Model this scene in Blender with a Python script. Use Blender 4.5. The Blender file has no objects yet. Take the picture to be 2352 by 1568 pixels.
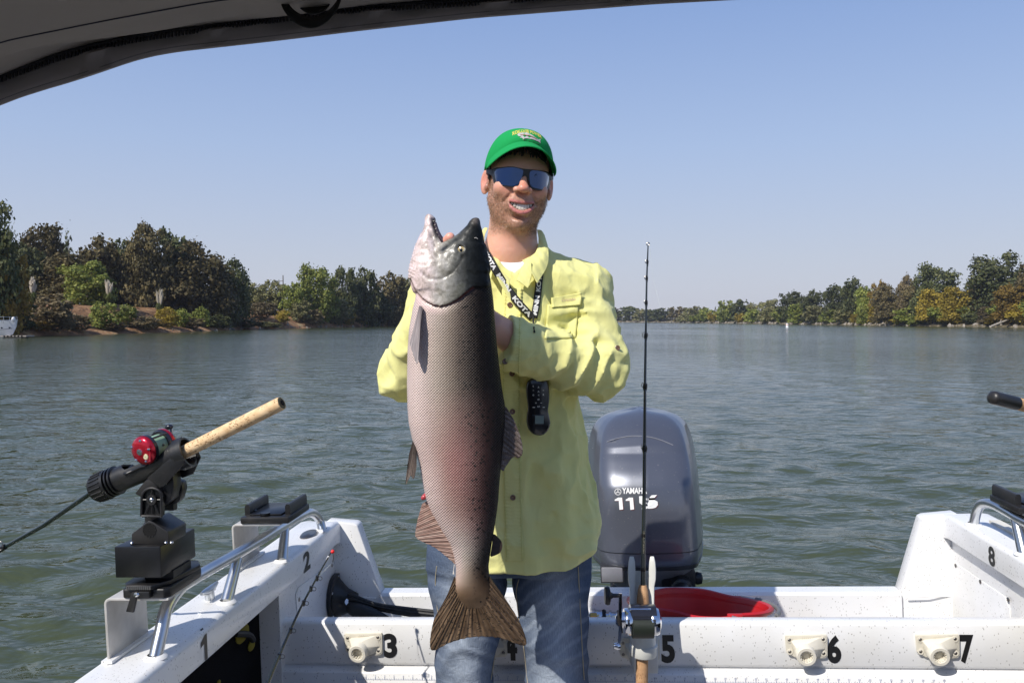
import bpy, bmesh, math, random
import numpy as np
from mathutils import Vector, Matrix, Euler
from mathutils.bvhtree import BVHTree

random.seed(7)
RNG = np.random.default_rng(7)
SC = bpy.context.scene
COL = SC.collection
R = math.radians

# ------------------------------------------------------------------ camera, sky, sun, exposure
F, CX, HY, ZC = 1907.0, 1176.0, 735.0, 2.0          # focal length and horizon in units of a 2352 px wide picture
cam_d = bpy.data.cameras.new('camera')
cam = bpy.data.objects.new('camera', cam_d); COL.objects.link(cam)
cam.location = (0, 0, ZC); cam.rotation_euler = (R(90), 0, 0)
cam_d.sensor_width = 36; cam_d.sensor_fit = 'HORIZONTAL'
cam_d.lens = F / 2352 * 36; cam_d.shift_y = -49 / 2352
cam_d.clip_start = 0.05; cam_d.clip_end = 9000
SC.camera = cam

SUN_FROM = Vector((-.85, -.916, 1.24)).normalized()
SUN_EL = math.asin(SUN_FROM.z); SUN_AZ = math.atan2(SUN_FROM.x, SUN_FROM.y)
world = bpy.data.worlds.new('World'); SC.world = world; world.use_nodes = True
nt = world.node_tree
bg = nt.nodes['Background']
sky = nt.nodes.new('ShaderNodeTexSky'); sky.sky_type = 'NISHITA'; sky.sun_disc = False
sky.sun_elevation = SUN_EL; sky.sun_rotation = SUN_AZ
sky.air_density = 1.0; sky.dust_density = 0.6; sky.ozone_density = 4.5; sky.altitude = 0
# the pale lavender summer haze that lies round the whole horizon
tcw = nt.nodes.new('ShaderNodeTexCoord'); sx = nt.nodes.new('ShaderNodeSeparateXYZ'); nt.links.new(tcw.outputs['Generated'], sx.inputs[0])
hz = nt.nodes.new('ShaderNodeMapRange'); hz.inputs[1].default_value = 0; hz.inputs[2].default_value = .5; hz.inputs[3].default_value = .95; hz.inputs[4].default_value = .62
nt.links.new(sx.outputs[2], hz.inputs[0])
hc = nt.nodes.new('ShaderNodeValToRGB'); nt.links.new(sx.outputs[2], hc.inputs[0]); he = hc.color_ramp.elements
he[0].position = 0; he[0].color = (.575, .585, .66, 1); he[1].position = .95; he[1].color = (.10, .20, .52, 1)
for p_, q_ in ((.07, (.53, .575, .69, 1)), (.20, (.42, .53, .765, 1)), (.38, (.27, .405, .745, 1))):
    e_ = he.new(p_); e_.color = q_
hs_ = nt.nodes.new('ShaderNodeVectorMath'); hs_.operation = 'SCALE'; hs_.inputs[3].default_value = 9.0; nt.links.new(hc.outputs[0], hs_.inputs[0])
hm = nt.nodes.new('ShaderNodeMix'); hm.data_type = 'RGBA'; nt.links.new(hz.outputs[0], hm.inputs[0]); nt.links.new(sky.outputs[0], hm.inputs[6]); nt.links.new(hs_.outputs[0], hm.inputs[7])
nt.links.new(hm.outputs[2], bg.inputs[0]); bg.inputs[1].default_value = 0.115
sun_d = bpy.data.lights.new('sun', 'SUN'); sun_d.energy = 5.0; sun_d.angle = R(.5); sun_d.color = (1, .95, .87)
sun = bpy.data.objects.new('sun', sun_d); COL.objects.link(sun)
sun.rotation_euler = SUN_FROM.to_track_quat('Z', 'Y').to_euler(); sun.location = (0, 0, 30)
SC.view_settings.view_transform = 'Standard'; SC.view_settings.look = 'None'
SC.view_settings.exposure = 0.0; SC.view_settings.gamma = 1.0; SC.view_settings.use_curve_mapping = False
SC.cycles.max_bounces = 6; SC.cycles.transparent_max_bounces = 6

# ------------------------------------------------------------------ frames
def W(x, y, d):
    """point seen at picture position x, y at depth d"""
    return Vector(((x - CX) / F * d, d, ZC - (y - HY) / F * d))
I4 = Matrix.Identity(4)
BOAT = (Matrix.Translation((0, 2.19, ZC - .796)) @ Matrix.Rotation(R(-6), 4, 'Z')
        @ Matrix.Rotation(R(-2.1), 4, 'Y') @ Matrix.Rotation(R(.6), 4, 'X'))
BI = BOAT.inverted()
_o = BI @ Vector((0, 0, ZC))
def _on(ax, x, y, c):
    d = (BI.to_3x3() @ (W(x, y, 1) - Vector((0, 0, ZC))))
    return _o + d * ((c - _o[ax]) / d[ax])
def onU(x, y, c): return _on(0, x, y, c)
def onV(x, y, c): return _on(1, x, y, c)
def onW(x, y, c): return _on(2, x, y, c)

def thing(name, label, cat, base=(0, 0, 0), frame=None, group=None):
    o = bpy.data.objects.new(name, None); COL.objects.link(o)
    fr = frame or I4
    o.matrix_world = fr @ Matrix.Translation(base)
    o['base'] = list(base)
    o['label'] = label; o['category'] = cat
    if group: o['group'] = group
    o.empty_display_size = .05
    return o
def pbase(p):
    while p is not None:
        if 'base' in p: return Vector(p['base'])
        p = p.parent
    return Vector((0, 0, 0))
def link_mesh(name, me, parent=None, label=None):
    o = bpy.data.objects.new(name, me); COL.objects.link(o)
    if parent is not None: o.parent = parent
    if label: o['label'] = label
    return o
def tag(o, label, cat, group=None, kind=None):
    o['label'] = label; o['category'] = cat
    if group: o['group'] = group
    if kind: o['kind'] = kind
    return o
def struct(o):
    o['kind'] = 'structure'; return o
def mesh_np(verts, faces, smooth=True, mat=None, cols=None):
    me = bpy.data.meshes.new('mesh')
    verts = np.asarray(verts, dtype=np.float32)
    if isinstance(faces, np.ndarray):
        n, k = faces.shape
        me.vertices.add(len(verts)); me.vertices.foreach_set('co', verts.ravel())
        me.loops.add(n * k); me.loops.foreach_set('vertex_index', faces.ravel().astype(np.int32))
        me.polygons.add(n); me.polygons.foreach_set('loop_start', np.arange(0, n * k, k, dtype=np.int32))
        me.polygons.foreach_set('loop_total', np.full(n, k, dtype=np.int32))
        me.update(calc_edges=True); me.validate()
    else:
        me.from_pydata([tuple(map(float, v)) for v in verts], [], faces); me.update()
    if smooth: me.polygons.foreach_set('use_smooth', np.ones(len(me.polygons), dtype=bool))
    if mat: me.materials.append(mat)
    if cols is not None:
        a = me.color_attributes.new('tint', 'FLOAT_COLOR', 'POINT')
        c = np.ones((len(verts), 4), dtype=np.float32); c[:, :cols.shape[1]] = cols
        a.data.foreach_set('color', c.ravel())
    return me

class MB:
    """collects shapes; build() links them as ONE mesh object"""
    def __init__(s): s.v = []; s.f = []
    def add(s, vs, fs):
        n = len(s.v); s.v += [Vector(v) for v in vs]; s.f += [tuple(i + n for i in f) for f in fs]; return s
    def box(s, a, b, m=None, bev=0):
        (x0, y0, z0), (x1, y1, z1) = a, b
        x0, x1 = min(x0, x1), max(x0, x1); y0, y1 = min(y0, y1), max(y0, y1); z0, z1 = min(z0, z1), max(z0, z1)
        if bev:
            bm = bmesh.new(); bmesh.ops.create_cube(bm, size=1)
            for v in bm.verts: v.co = Vector((v.co.x * (x1 - x0) + (x0 + x1) / 2, v.co.y * (y1 - y0) + (y0 + y1) / 2, v.co.z * (z1 - z0) + (z0 + z1) / 2))
            bmesh.ops.bevel(bm, geom=bm.edges[:], offset=bev, segments=2, affect='EDGES', profile=.5)
            bm.verts.index_update()
            vs = [v.co.copy() for v in bm.verts]; fs = [[v.index for v in f.verts] for f in bm.faces]; bm.free()
        else:
            vs = [Vector((x, y, z)) for z in (z0, z1) for y in (y0, y1) for x in (x0, x1)]
            fs = [(0, 2, 3, 1), (4, 5, 7, 6), (0, 1, 5, 4), (2, 6, 7, 3), (0, 4, 6, 2), (1, 3, 7, 5)]
        if m is not None: vs = [m @ v for v in vs]
        return s.add(vs, fs)
    def loft(s, rings, cap=True, closed=False):
        k = len(rings[0]); vs = [v for r in rings for v in r]; fs = []
        m = len(rings)
        for i in range(m if closed else m - 1):
            for j in range(k):
                a, b = i * k + j, i * k + (j + 1) % k; c, d = ((i + 1) % m) * k + (j + 1) % k, ((i + 1) % m) * k + j
                fs.append((a, b, c, d))
        if cap and not closed: fs.append(tuple(range(k))[::-1]); fs.append(tuple((m - 1) * k + j for j in range(k)))
        return s.add(vs, fs)
    def tube(s, pts, r, n=12, cap=True, sub=0):
        pts = [Vector(p) for p in pts]
        if sub: 
            rr = r if isinstance(r, (list, tuple)) else [r] * len(pts)
            pts, r = spline(pts, sub, rr)
        rs = r if isinstance(r, (list, tuple)) else [r] * len(pts)
        rings = []; up = None
        for i, p in enumerate(pts):
            t = (pts[min(i + 1, len(pts) - 1)] - pts[max(i - 1, 0)]).normalized()
            if up is None: up = Vector((0, 0, 1)) if abs(t.z) < .9 else Vector((1, 0, 0))
            a = t.cross(up).normalized(); up = a.cross(t).normalized()
            rings.append([p + (a * math.cos(2 * math.pi * j / n) + up * math.sin(2 * math.pi * j / n)) * rs[i] for j in range(n)])
        return s.loft(rings, cap)
    def prism(s, poly, ax, c0, c1, m=None):
        """poly in the plane of the two other axes, extruded along ax from c0 to c1"""
        def mk(p, c):
            q = [p[0], p[1]]; q.insert(ax, c); v = Vector(q); return m @ v if m is not None else v
        return s.loft([[mk(p, c0) for p in poly], [mk(p, c1) for p in poly]])
    def lathe(s, prof, m=None, n=32, cap=False):
        """prof: (radius, height) along local z"""
        rings = []
        for r, z in prof:
            ring = [Vector((r * math.cos(2 * math.pi * j / n), r * math.sin(2 * math.pi * j / n), z)) for j in range(n)]
            rings.append([m @ v for v in ring] if m is not None else ring)
        return s.loft(rings, cap)
    def ball(s, c, r, n=12, m=None):
        rr = r if isinstance(r, (tuple, list, Vector)) else (r, r, r)
        vs = []; k = n
        rings = []
        for i in range(n // 2 + 1):
            a = math.pi * (i + .0) / (n // 2); a = min(max(a, .05), math.pi - .05)
            ring = [Vector((rr[0] * math.sin(a) * math.cos(2 * math.pi * j / k), rr[1] * math.sin(a) * math.sin(2 * math.pi * j / k), rr[2] * math.cos(a))) for j in range(k)]
            rings.append([(m @ v if m is not None else v) + Vector(c) for v in ring])
        return s.loft(rings, True)
    def build(s, name, mat, parent=None, smooth=None, label=None, bevel=0, sharp=40):
        b = pbase(parent)
        me = bpy.data.meshes.new(name); me.from_pydata([tuple(v - b) for v in s.v], [], s.f); me.update()
        bm = bmesh.new(); bm.from_mesh(me); bmesh.ops.recalc_face_normals(bm, faces=bm.faces[:])
        if bevel:
            bmesh.ops.bevel(bm, geom=[e for e in bm.edges if len(e.link_faces) == 2 and e.calc_face_angle(0) > R(30)], offset=bevel, segments=2, affect='EDGES', profile=.5, clamp_overlap=True)
        for f in bm.faces: f.smooth = True
        for e in bm.edges:
            if len(e.link_faces) == 2 and e.calc_face_angle(0) > R(sharp): e.smooth = False
        bm.to_mesh(me); bm.free()
        if mat: me.materials.append(mat)
        return link_mesh(name, me, parent, label)

def spline(pts, sub, rs=None):
    out = []; ro = []; n = len(pts)
    for i in range(n - 1):
        p0, p1, p2, p3 = pts[max(i - 1, 0)], pts[i], pts[i + 1], pts[min(i + 2, n - 1)]
        for k in range(sub):
            t = k / sub
            out.append(.5 * ((2 * p1) + (p2 - p0) * t + (2 * p0 - 5 * p1 + 4 * p2 - p3) * t * t + (3 * p1 - p0 - 3 * p2 + p3) * t ** 3))
            if rs is not None: ro.append(rs[i] * (1 - t) + rs[i + 1] * t)
    out.append(pts[-1])
    if rs is not None: ro.append(rs[-1]); return out, ro
    return out
def interp(x, tab):
    """tab: rows (x, a, b, ...)"""
    t = np.array(tab, dtype=float); return [np.interp(x, t[:, 0], t[:, i]) for i in range(1, t.shape[1])]

# ------------------------------------------------------------------ materials
def nodes_of(m): return m.node_tree.nodes, m.node_tree.links
def M(name, col, rough=.5, metal=0, spec=.5, coat=0, bump=None, vary=None, **kw):
    """principled material; bump = (scale, strength, distance), vary = (scale, second colour, low, high)"""
    m = bpy.data.materials.new(name); m.use_nodes = True
    N, L = nodes_of(m); p = N['Principled BSDF']
    p.inputs['Base Color'].default_value = (*col, 1); p.inputs['Roughness'].default_value = rough
    p.inputs['Metallic'].default_value = metal; p.inputs['Specular IOR Level'].default_value = spec
    p.inputs['Coat Weight'].default_value = coat
    for k, v in kw.items(): p.inputs[k.replace('_', ' ')].default_value = v
    tc = N.new('ShaderNodeTexCoord')
    if vary:
        n = N.new('ShaderNodeTexNoise'); n.inputs['Scale'].default_value = vary[0]; n.inputs['Detail'].default_value = 6
        L.new(tc.outputs['Object'], n.inputs['Vector'])
        cr = N.new('ShaderNodeValToRGB'); cr.color_ramp.elements[0].position = vary[2]; cr.color_ramp.elements[1].position = vary[3]
        cr.color_ramp.elements[0].color = (*vary[1], 1); cr.color_ramp.elements[1].color = (*col, 1)
        L.new(n.outputs['Fac'], cr.inputs[0]); L.new(cr.outputs[0], p.inputs['Base Color'])
    if bump:
        n = N.new('ShaderNodeTexNoise'); n.inputs['Scale'].default_value = bump[0]; n.inputs['Detail'].default_value = 5
        L.new(tc.outputs['Object'], n.inputs['Vector'])
        b = N.new('ShaderNodeBump'); b.inputs['Strength'].default_value = bump[1]; b.inputs['Distance'].default_value = bump[2]
        L.new(n.outputs['Fac'], b.inputs['Height']); L.new(b.outputs[0], p.inputs['Normal'])
    return m
def node(m, typ, **kw):
    n = m.node_tree.nodes.new(typ)
    for k, v in kw.items():
        if k.startswith('i_'): n.inputs[k[2:].replace('_', ' ')].default_value = v
        else: setattr(n, k, v)
    return n
def ramp(m, src, stops, interp_='LINEAR'):
    r = m.node_tree.nodes.new('ShaderNodeValToRGB'); e = r.color_ramp.elements; r.color_ramp.interpolation = interp_
    while len(e) < len(stops): e.new(.5)
    for k, (p, c) in enumerate(stops): e[k].position = p; e[k].color = (*c, 1) if len(c) == 3 else c
    if src is not None: m.node_tree.links.new(src, r.inputs[0])
    return r.outputs[0]
def mix(m, fac, a, b, mode='MIX'):
    n = m.node_tree.nodes.new('ShaderNodeMix'); n.data_type = 'RGBA'; n.blend_type = mode
    L = m.node_tree.links
    for s, v in ((n.inputs[0], fac), (n.inputs[6], a), (n.inputs[7], b)):
        if isinstance(v, bpy.types.NodeSocket): L.new(v, s)
        elif isinstance(v, (int, float)): s.default_value = v
        else: s.default_value = (*v, 1)
    return n.outputs[2]
def mathn(m, op, a, b=None):
    n = m.node_tree.nodes.new('ShaderNodeMath'); n.operation = op
    for i, v in enumerate((a, b)):
        if v is None: continue
        if isinstance(v, bpy.types.NodeSocket): m.node_tree.links.new(v, n.inputs[i])
        else: n.inputs[i].default_value = v
    return n.outputs[0]
def bump_to(m, h, strength, dist, prev=None):
    b = m.node_tree.nodes.new('ShaderNodeBump'); b.inputs['Strength'].default_value = strength; b.inputs['Distance'].default_value = dist
    L = m.node_tree.links; L.new(h, b.inputs['Height'])
    if prev is not None: L.new(prev, b.inputs['Normal'])
    L.new(b.outputs[0], m.node_tree.nodes['Principled BSDF'].inputs['Normal']); return b.outputs[0]
def objco(m, scale=None):
    tc = m.node_tree.nodes.new('ShaderNodeTexCoord'); o = tc.outputs['Object']
    if scale is None: return o
    mp = m.node_tree.nodes.new('ShaderNodeMapping'); mp.inputs['Scale'].default_value = scale
    m.node_tree.links.new(o, mp.inputs[0]); return mp.outputs[0]
def noise(m, scale, detail=4, vec=None, rough=.5, dist=0):
    n = node(m, 'ShaderNodeTexNoise'); n.inputs['Scale'].default_value = scale; n.inputs['Detail'].default_value = detail
    n.inputs['Roughness'].default_value = rough; n.inputs['Distortion'].default_value = dist
    m.node_tree.links.new(vec if vec is not None else objco(m), n.inputs['Vector']); return n.outputs['Fac']
def base(m, sock): m.node_tree.links.new(sock, m.node_tree.nodes['Principled BSDF'].inputs['Base Color'])

# ------------------------------------------------------------------ volumes to meshes
_LAT = RNG.random((32, 32, 32)).astype(np.float32)
def vnoise(P, f, seed=0):
    Q = P * np.asarray(f, dtype=np.float32) + 100.5 + seed * 7.31
    i = np.floor(Q).astype(np.int32); t = (Q - i).astype(np.float32); t = t * t * (3 - 2 * t); i &= 31; j = (i + 1) & 31
    x0, y0, z0 = i.T; x1, y1, z1 = j.T; a, b, c = t.T
    l = _LAT
    return ((l[x0, y0, z0] * (1 - a) + l[x1, y0, z0] * a) * (1 - b) + (l[x0, y1, z0] * (1 - a) + l[x1, y1, z0] * a) * b) * (1 - c) + \
           ((l[x0, y0, z1] * (1 - a) + l[x1, y0, z1] * a) * (1 - b) + (l[x0, y1, z1] * (1 - a) + l[x1, y1, z1] * a) * b) * c
def fbm(P, f, oct=3, seed=0):
    s = 0; a = 1; t = 0
    for k in range(oct): s = s + a * vnoise(P, np.asarray(f) * 2 ** k, seed + k); t += a; a *= .5
    return s / t
def axis(segs):
    out = [segs[0][0]]
    for a, b, h in segs:
        n = max(1, int(round((b - a) / h))); out += list(np.linspace(a, b, n + 1)[1:])
    return np.array(out, dtype=np.float32)
class Field:
    def __init__(s, xs, ys, zs):
        s.ax = [np.asarray(a, dtype=np.float32) for a in (xs, ys, zs)]
        s.D = np.full([len(a) for a in s.ax], .5, dtype=np.float32)
    def block(s, lo, hi):
        sl = []
        for a, l, h in zip(s.ax, lo, hi):
            i0 = max(0, int(np.searchsorted(a, l)) - 1); i1 = min(len(a), int(np.searchsorted(a, h)) + 1); sl.append(slice(i0, max(i1, i0)))
        return tuple(sl)
    def pts(s, sl):
        g = np.meshgrid(*[a[q] for a, q in zip(s.ax, sl)], indexing='ij'); return np.stack(g, -1)
    def put(s, fn, lo, hi, k=.01, op='u', pad=None):
        pad = k * 1.5 + .012 if pad is None else pad
        sl = s.block(np.asarray(lo) - pad, np.asarray(hi) + pad)
        P = s.pts(sl)
        if P.size == 0: return
        d = fn(P).astype(np.float32); D = s.D[sl]
        if op == 'u':
            h = np.clip(.5 + .5 * (D - d) / k, 0, 1); D2 = D * (1 - h) + d * h - k * h * (1 - h)
        elif op == 's':
            h = np.clip(.5 - .5 * (D + d) / k, 0, 1); D2 = D * (1 - h) - d * h + k * h * (1 - h)
        else:
            D2 = np.maximum(D, d)
        s.D[sl] = D2
    def cone(s, a, b, ra, rb, k=.01, op='u', sq=None):
        a = np.asarray(a, dtype=np.float32); b = np.asarray(b, dtype=np.float32); ba = b - a; L2 = float(ba @ ba) + 1e-9
        def fn(P):
            t = np.clip(((P - a) @ ba) / L2, 0, 1); q = P - (a + t[..., None] * ba)
            if sq is not None: q = q * np.asarray(sq, dtype=np.float32)
            return np.sqrt((q * q).sum(-1)) - (ra + (rb - ra) * t)
        r = max(ra, rb) * (1.6 if sq is not None else 1.0)
        s.put(fn, np.minimum(a, b) - r, np.maximum(a, b) + r, k, op); return s
    def ell(s, c, r, k=.01, op='u', rot=None):
        c = np.asarray(c, dtype=np.float32); r = np.asarray(r, dtype=np.float32)
        def fn(P):
            q = P - c
            if rot is not None: q = q @ rot
            k0 = np.sqrt(((q / r) ** 2).sum(-1)); k1 = np.sqrt(((q / (r * r)) ** 2).sum(-1)) + 1e-9
            return k0 * (k0 - 1) / k1
        m = float(r.max()); s.put(fn, c - m, c + m, k, op); return s
    def displace(s, fn, band=.02):
        idx = np.nonzero(np.abs(s.D) < band)
        P = np.stack([a[i] for a, i in zip(s.ax, idx)], -1)
        s.D[idx] = s.D[idx] + fn(P).astype(np.float32)
    def mesh(s):
        D = s.D; S = D < 0
        nx, ny, nz = D.shape
        cnt = np.zeros((nx - 1, ny - 1, nz - 1), dtype=np.int8)
        for dx in (0, 1):
            for dy in (0, 1):
                for dz in (0, 1): cnt += S[dx:nx - 1 + dx, dy:ny - 1 + dy, dz:nz - 1 + dz]
        act = (cnt > 0) & (cnt < 8); I, J, K = np.nonzero(act)
        idm = np.full(act.shape, -1, dtype=np.int64); idm[I, J, K] = np.arange(len(I))
        acc = np.zeros((len(I), 3), dtype=np.float64); n = np.zeros(len(I))
        cor = [(a, b, c) for a in (0, 1) for b in (0, 1) for c in (0, 1)]
        pos = {}; val = {}
        for q in cor:
            pos[q] = np.stack([s.ax[0][I + q[0]], s.ax[1][J + q[1]], s.ax[2][K + q[2]]], -1); val[q] = D[I + q[0], J + q[1], K + q[2]]
        for q in cor:
            for d in range(3):
                if q[d] == 0:
                    e = list(q); e[d] = 1; e = tuple(e)
                    a, b = val[q], val[e]; m = (a < 0) != (b < 0)
                    t = np.where(m, a / np.where(a - b == 0, 1e-9, a - b), 0)
                    acc += np.where(m[:, None], pos[q] + (pos[e] - pos[q]) * t[:, None], 0); n += m
        V = acc / np.maximum(n, 1)[:, None]
        quads = []
        for d in range(3):
            sa = [slice(None)] * 3; sb = [slice(None)] * 3; sa[d] = slice(0, -1); sb[d] = slice(1, None)
            A = S[tuple(sa)]; B = S[tuple(sb)]; ch = A != B
            i, j, k = np.nonzero(ch); ijk = np.stack([i, j, k], -1)
            o = [a for a in range(3) if a != d]
            ok = np.ones(len(i), bool)
            for a in o: ok &= (ijk[:, a] > 0) & (ijk[:, a] < D.shape[a] - 1)
            ijk = ijk[ok]; sg = A[tuple(ijk.T)]
            def cell(da, db):
                q = ijk.copy(); q[:, o[0]] += da; q[:, o[1]] += db; return idm[tuple(q.T)]
            c = [cell(-1, -1), cell(0, -1), cell(0, 0), cell(-1, 0)]
            q = np.stack(c, -1); flip = sg if d != 1 else ~sg
            q[~flip] = q[~flip][:, ::-1]; quads.append(q)
        Q = np.concatenate(quads); Q = Q[(Q >= 0).all(1)]
        return V, Q
def relax(V, Q, it=1, lam=.5):
    for _ in range(it):
        acc = np.zeros_like(V); n = np.zeros(len(V))
        for a in range(4):
            b = (a + 1) % 4
            np.add.at(acc, Q[:, a], V[Q[:, b]]); np.add.at(acc, Q[:, b], V[Q[:, a]]); np.add.at(n, Q[:, a], 1); np.add.at(n, Q[:, b], 1)
        V = V * (1 - lam) + lam * acc / np.maximum(n, 1)[:, None]
    return V
def vmesh(name, V, Q, mat, parent, cols=None, label=None):
    me = mesh_np(V - np.array(pbase(parent)), Q, True, mat, cols); return link_mesh(name, me, parent, label)
def bvh_of(V, Q): return BVHTree.FromPolygons([tuple(v) for v in V], [tuple(q) for q in Q.tolist()])

# ------------------------------------------------------------------ lettering as flat geometry
def text_vf(s, bold=.0, ext=.0, shear=0, size=1, spacing=1.0):
    cu = bpy.data.curves.new('t', 'FONT'); cu.body = s; cu.size = size; cu.offset = bold; cu.extrude = ext; cu.shear = shear
    cu.space_character = spacing; cu.resolution_u = 4
    o = bpy.data.objects.new('t', cu); COL.objects.link(o)
    dg = bpy.context.evaluated_depsgraph_get(); dg.update()
    me = bpy.data.meshes.new_from_object(o.evaluated_get(dg))
    v = [x.co.copy() for x in me.vertices]; f = [tuple(p.vertices) for p in me.polygons]
    bpy.data.objects.remove(o); bpy.data.curves.remove(cu); bpy.data.meshes.remove(me)
    return v, f
def text_norm(s, **kw):
    """lettering scaled into the unit square: x, y in 0..1"""
    v, f = text_vf(s, **kw)
    xs = [p.x for p in v]; ys = [p.y for p in v]; x0, x1, y0, y1 = min(xs), max(xs), min(ys), max(ys)
    return [Vector(((p.x - x0) / (x1 - x0), (p.y - y0) / (y1 - y0), p.z)) for p in v], f
def decal(name, s, fn, mat, parent, th=.0006, label=None, **kw):
    """lettering laid on a surface: fn(x, y, lift) gives the point"""
    v, f = text_norm(s, **kw); n = len(v)
    mb = MB(); mb.add([fn(p.x, p.y, th) for p in v] , f)
    b = pbase(parent)
    me = bpy.data.meshes.new(name); me.from_pydata([tuple(Vector(q) - b) for q in mb.v], [], mb.f); me.update(); me.materials.append(mat)
    return link_mesh(name, me, parent, label)
# ------------------------------------------------------------------ river water
def make_water():
    # rings round the boat, finer near it; real wave height, finer ripples in the material
    rs = [3.2]
    while rs[-1] < 90: rs.append(rs[-1] * 1.0085 + .004)
    while rs[-1] < 5200: rs.append(rs[-1] * 1.12)
    rs = np.array(rs); near = np.radians(np.arange(-50, 50.01, .22)); far = np.radians(np.linspace(50, 310, 90)[1:-1])
    th = np.concatenate([near, far]); T, RR = np.meshgrid(th, rs)
    X = RR * np.sin(T); Y = RR * np.cos(T); Z = np.zeros_like(X)
    rng = np.random.default_rng(3)
    n = 90; wl = .17 * (9 ** (np.arange(n) / n)); amp = .0041 * (wl / .5) ** .75
    ang = rng.normal(R(15), .6, n); ph = rng.random(n) * 6.28
    wx = X + .35 * np.sin(Y * .7 + 1) + .2 * np.sin(X * 1.1 + 2); wy = Y + .3 * np.sin(X * .9) + .25 * np.sin(Y * .5 + X * .3)
    for l, a, g, p in zip(wl, amp, ang, ph):
        fade = np.clip((l / (RR * .0085 + RR * .0038) - 2.2) / 2.5, 0, 1)
        gust = .75 + .5 * np.sin(X * .11 + Y * .07 + p)
        Z += a * fade * gust * np.sin((wx * math.sin(g) + wy * math.cos(g)) * 2 * math.pi / l + p) * .62
    Z *= np.clip((400 - RR) / 300, 0, 1)
    nr, nt_ = X.shape
    V = np.stack([X, Y, Z], -1).reshape(-1, 3)
    i, j = np.meshgrid(np.arange(nr - 1), np.arange(nt_), indexing='ij'); j2 = (j + 1) % nt_
    Q = np.stack([i * nt_ + j, (i) * nt_ + j2, (i + 1) * nt_ + j2, (i + 1) * nt_ + j], -1).reshape(-1, 4)[:, ::-1]
    c = len(V); V = np.concatenate([V, [[0, 0, 0]]])
    m = M('river_water', (.052, .064, .032), rough=.035, spec=.5, IOR=1.333)
    N, L = nodes_of(m)
    geo = node(m, 'ShaderNodeNewGeometry'); mp = node(m, 'ShaderNodeMapping'); mp.inputs['Rotation'].default_value = (0, 0, R(20)); mp.inputs['Scale'].default_value = (.55, 1.0, 1)
    L.new(geo.outputs['Position'], mp.inputs[0]); vec = mp.outputs[0]
    n1 = noise(m, 4.2, 3, vec, .5, .4); n2 = noise(m, .9, 4, vec, .55, .3); n3 = noise(m, 11, 2, vec, .5)
    gust = noise(m, .035, 2, geo.outputs['Position'])
    b1 = node(m, 'ShaderNodeBump'); b1.inputs['Strength'].default_value = 1; b1.inputs['Distance'].default_value = .05; L.new(n1, b1.inputs['Height'])
    b2 = node(m, 'ShaderNodeBump'); b2.inputs['Strength'].default_value = 1; b2.inputs['Distance'].default_value = .13; L.new(n2, b2.inputs['Height']); L.new(b1.outputs[0], b2.inputs['Normal'])
    b3 = node(m, 'ShaderNodeBump'); b3.inputs['Strength'].default_value = .6; b3.inputs['Distance'].default_value = .010; L.new(n3, b3.inputs['Height']); L.new(b2.outputs[0], b3.inputs['Normal'])
    L.new(b3.outputs[0], N['Principled BSDF'].inputs['Normal'])
    rr = node(m, 'ShaderNodeMapRange'); rr.inputs[1].default_value = .3; rr.inputs[2].default_value = .7; rr.inputs[3].default_value = .04; rr.inputs[4].default_value = .14
    L.new(gust, rr.inputs[0]); L.new(rr.outputs[0], N['Principled BSDF'].inputs['Roughness'])
    f = [tuple(q) for q in Q.tolist()] + [(k, (k + 1) % nt_, c) for k in range(nt_)]
    me = mesh_np(V, f, True, m)
    struct(link_mesh('river', me))
make_water()

# ------------------------------------------------------------------ river banks
def poly_at(P, t):
    i = min(int(t), len(P) - 2); u = t - i; return P[i] * (1 - u) + P[i + 1] * u
LEFT = [(-70, -300), (-66, -40), (-63, 60), (-60, 100), (-59.5, 115), (-56, 136), (-56.5, 172), (-52, 212), (-35, 272), (-28, 340), (-45, 450), (-120, 600), (-400, 700), (-900, 760)]
RIGHT = [(-900, 900), (-400, 850), (-150, 800), (0, 775), (60, 772), (102, 763), (127, 636), (131, 477), (132, 347), (134, 272), (139, 224), (141, 150), (143, 40), (150, -300)]
def refine(P, step):
    out = []
    for a, b in zip(P[:-1], P[1:]):
        a = np.array(a, float); b = np.array(b, float); n = max(1, int(np.linalg.norm(b - a) / step))
        out += [a + (b - a) * k / n for k in range(n)]
    out.append(np.array(P[-1], float)); return np.array(out)
BANKS = []
def ground_z(x, y):
    zs = [h[0].z for h in (b.ray_cast(Vector((x, y, 60)), Vector((0, 0, -1))) for b in BANKS) if h[0] is not None]
    return max(zs) if zs else -1
def place(cx, yb, dmax=900, dmin=60):
    """first ground met at picture position cx whose foot shows at yb or above"""
    k = (cx - CX) / F; d = dmin; step = 1.0
    while d < dmax:
        z = ground_z(k * d, d)
        if z > .12 and HY - (z - ZC) / d * F <= yb: return d, z
        d += step
    return None
def shore(cx, dmin=60):
    k = (cx - CX) / F; d = dmin
    while d < 900:
        if ground_z(k * d, d) > .05: return d
        d += 1.0
    return 800
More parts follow.
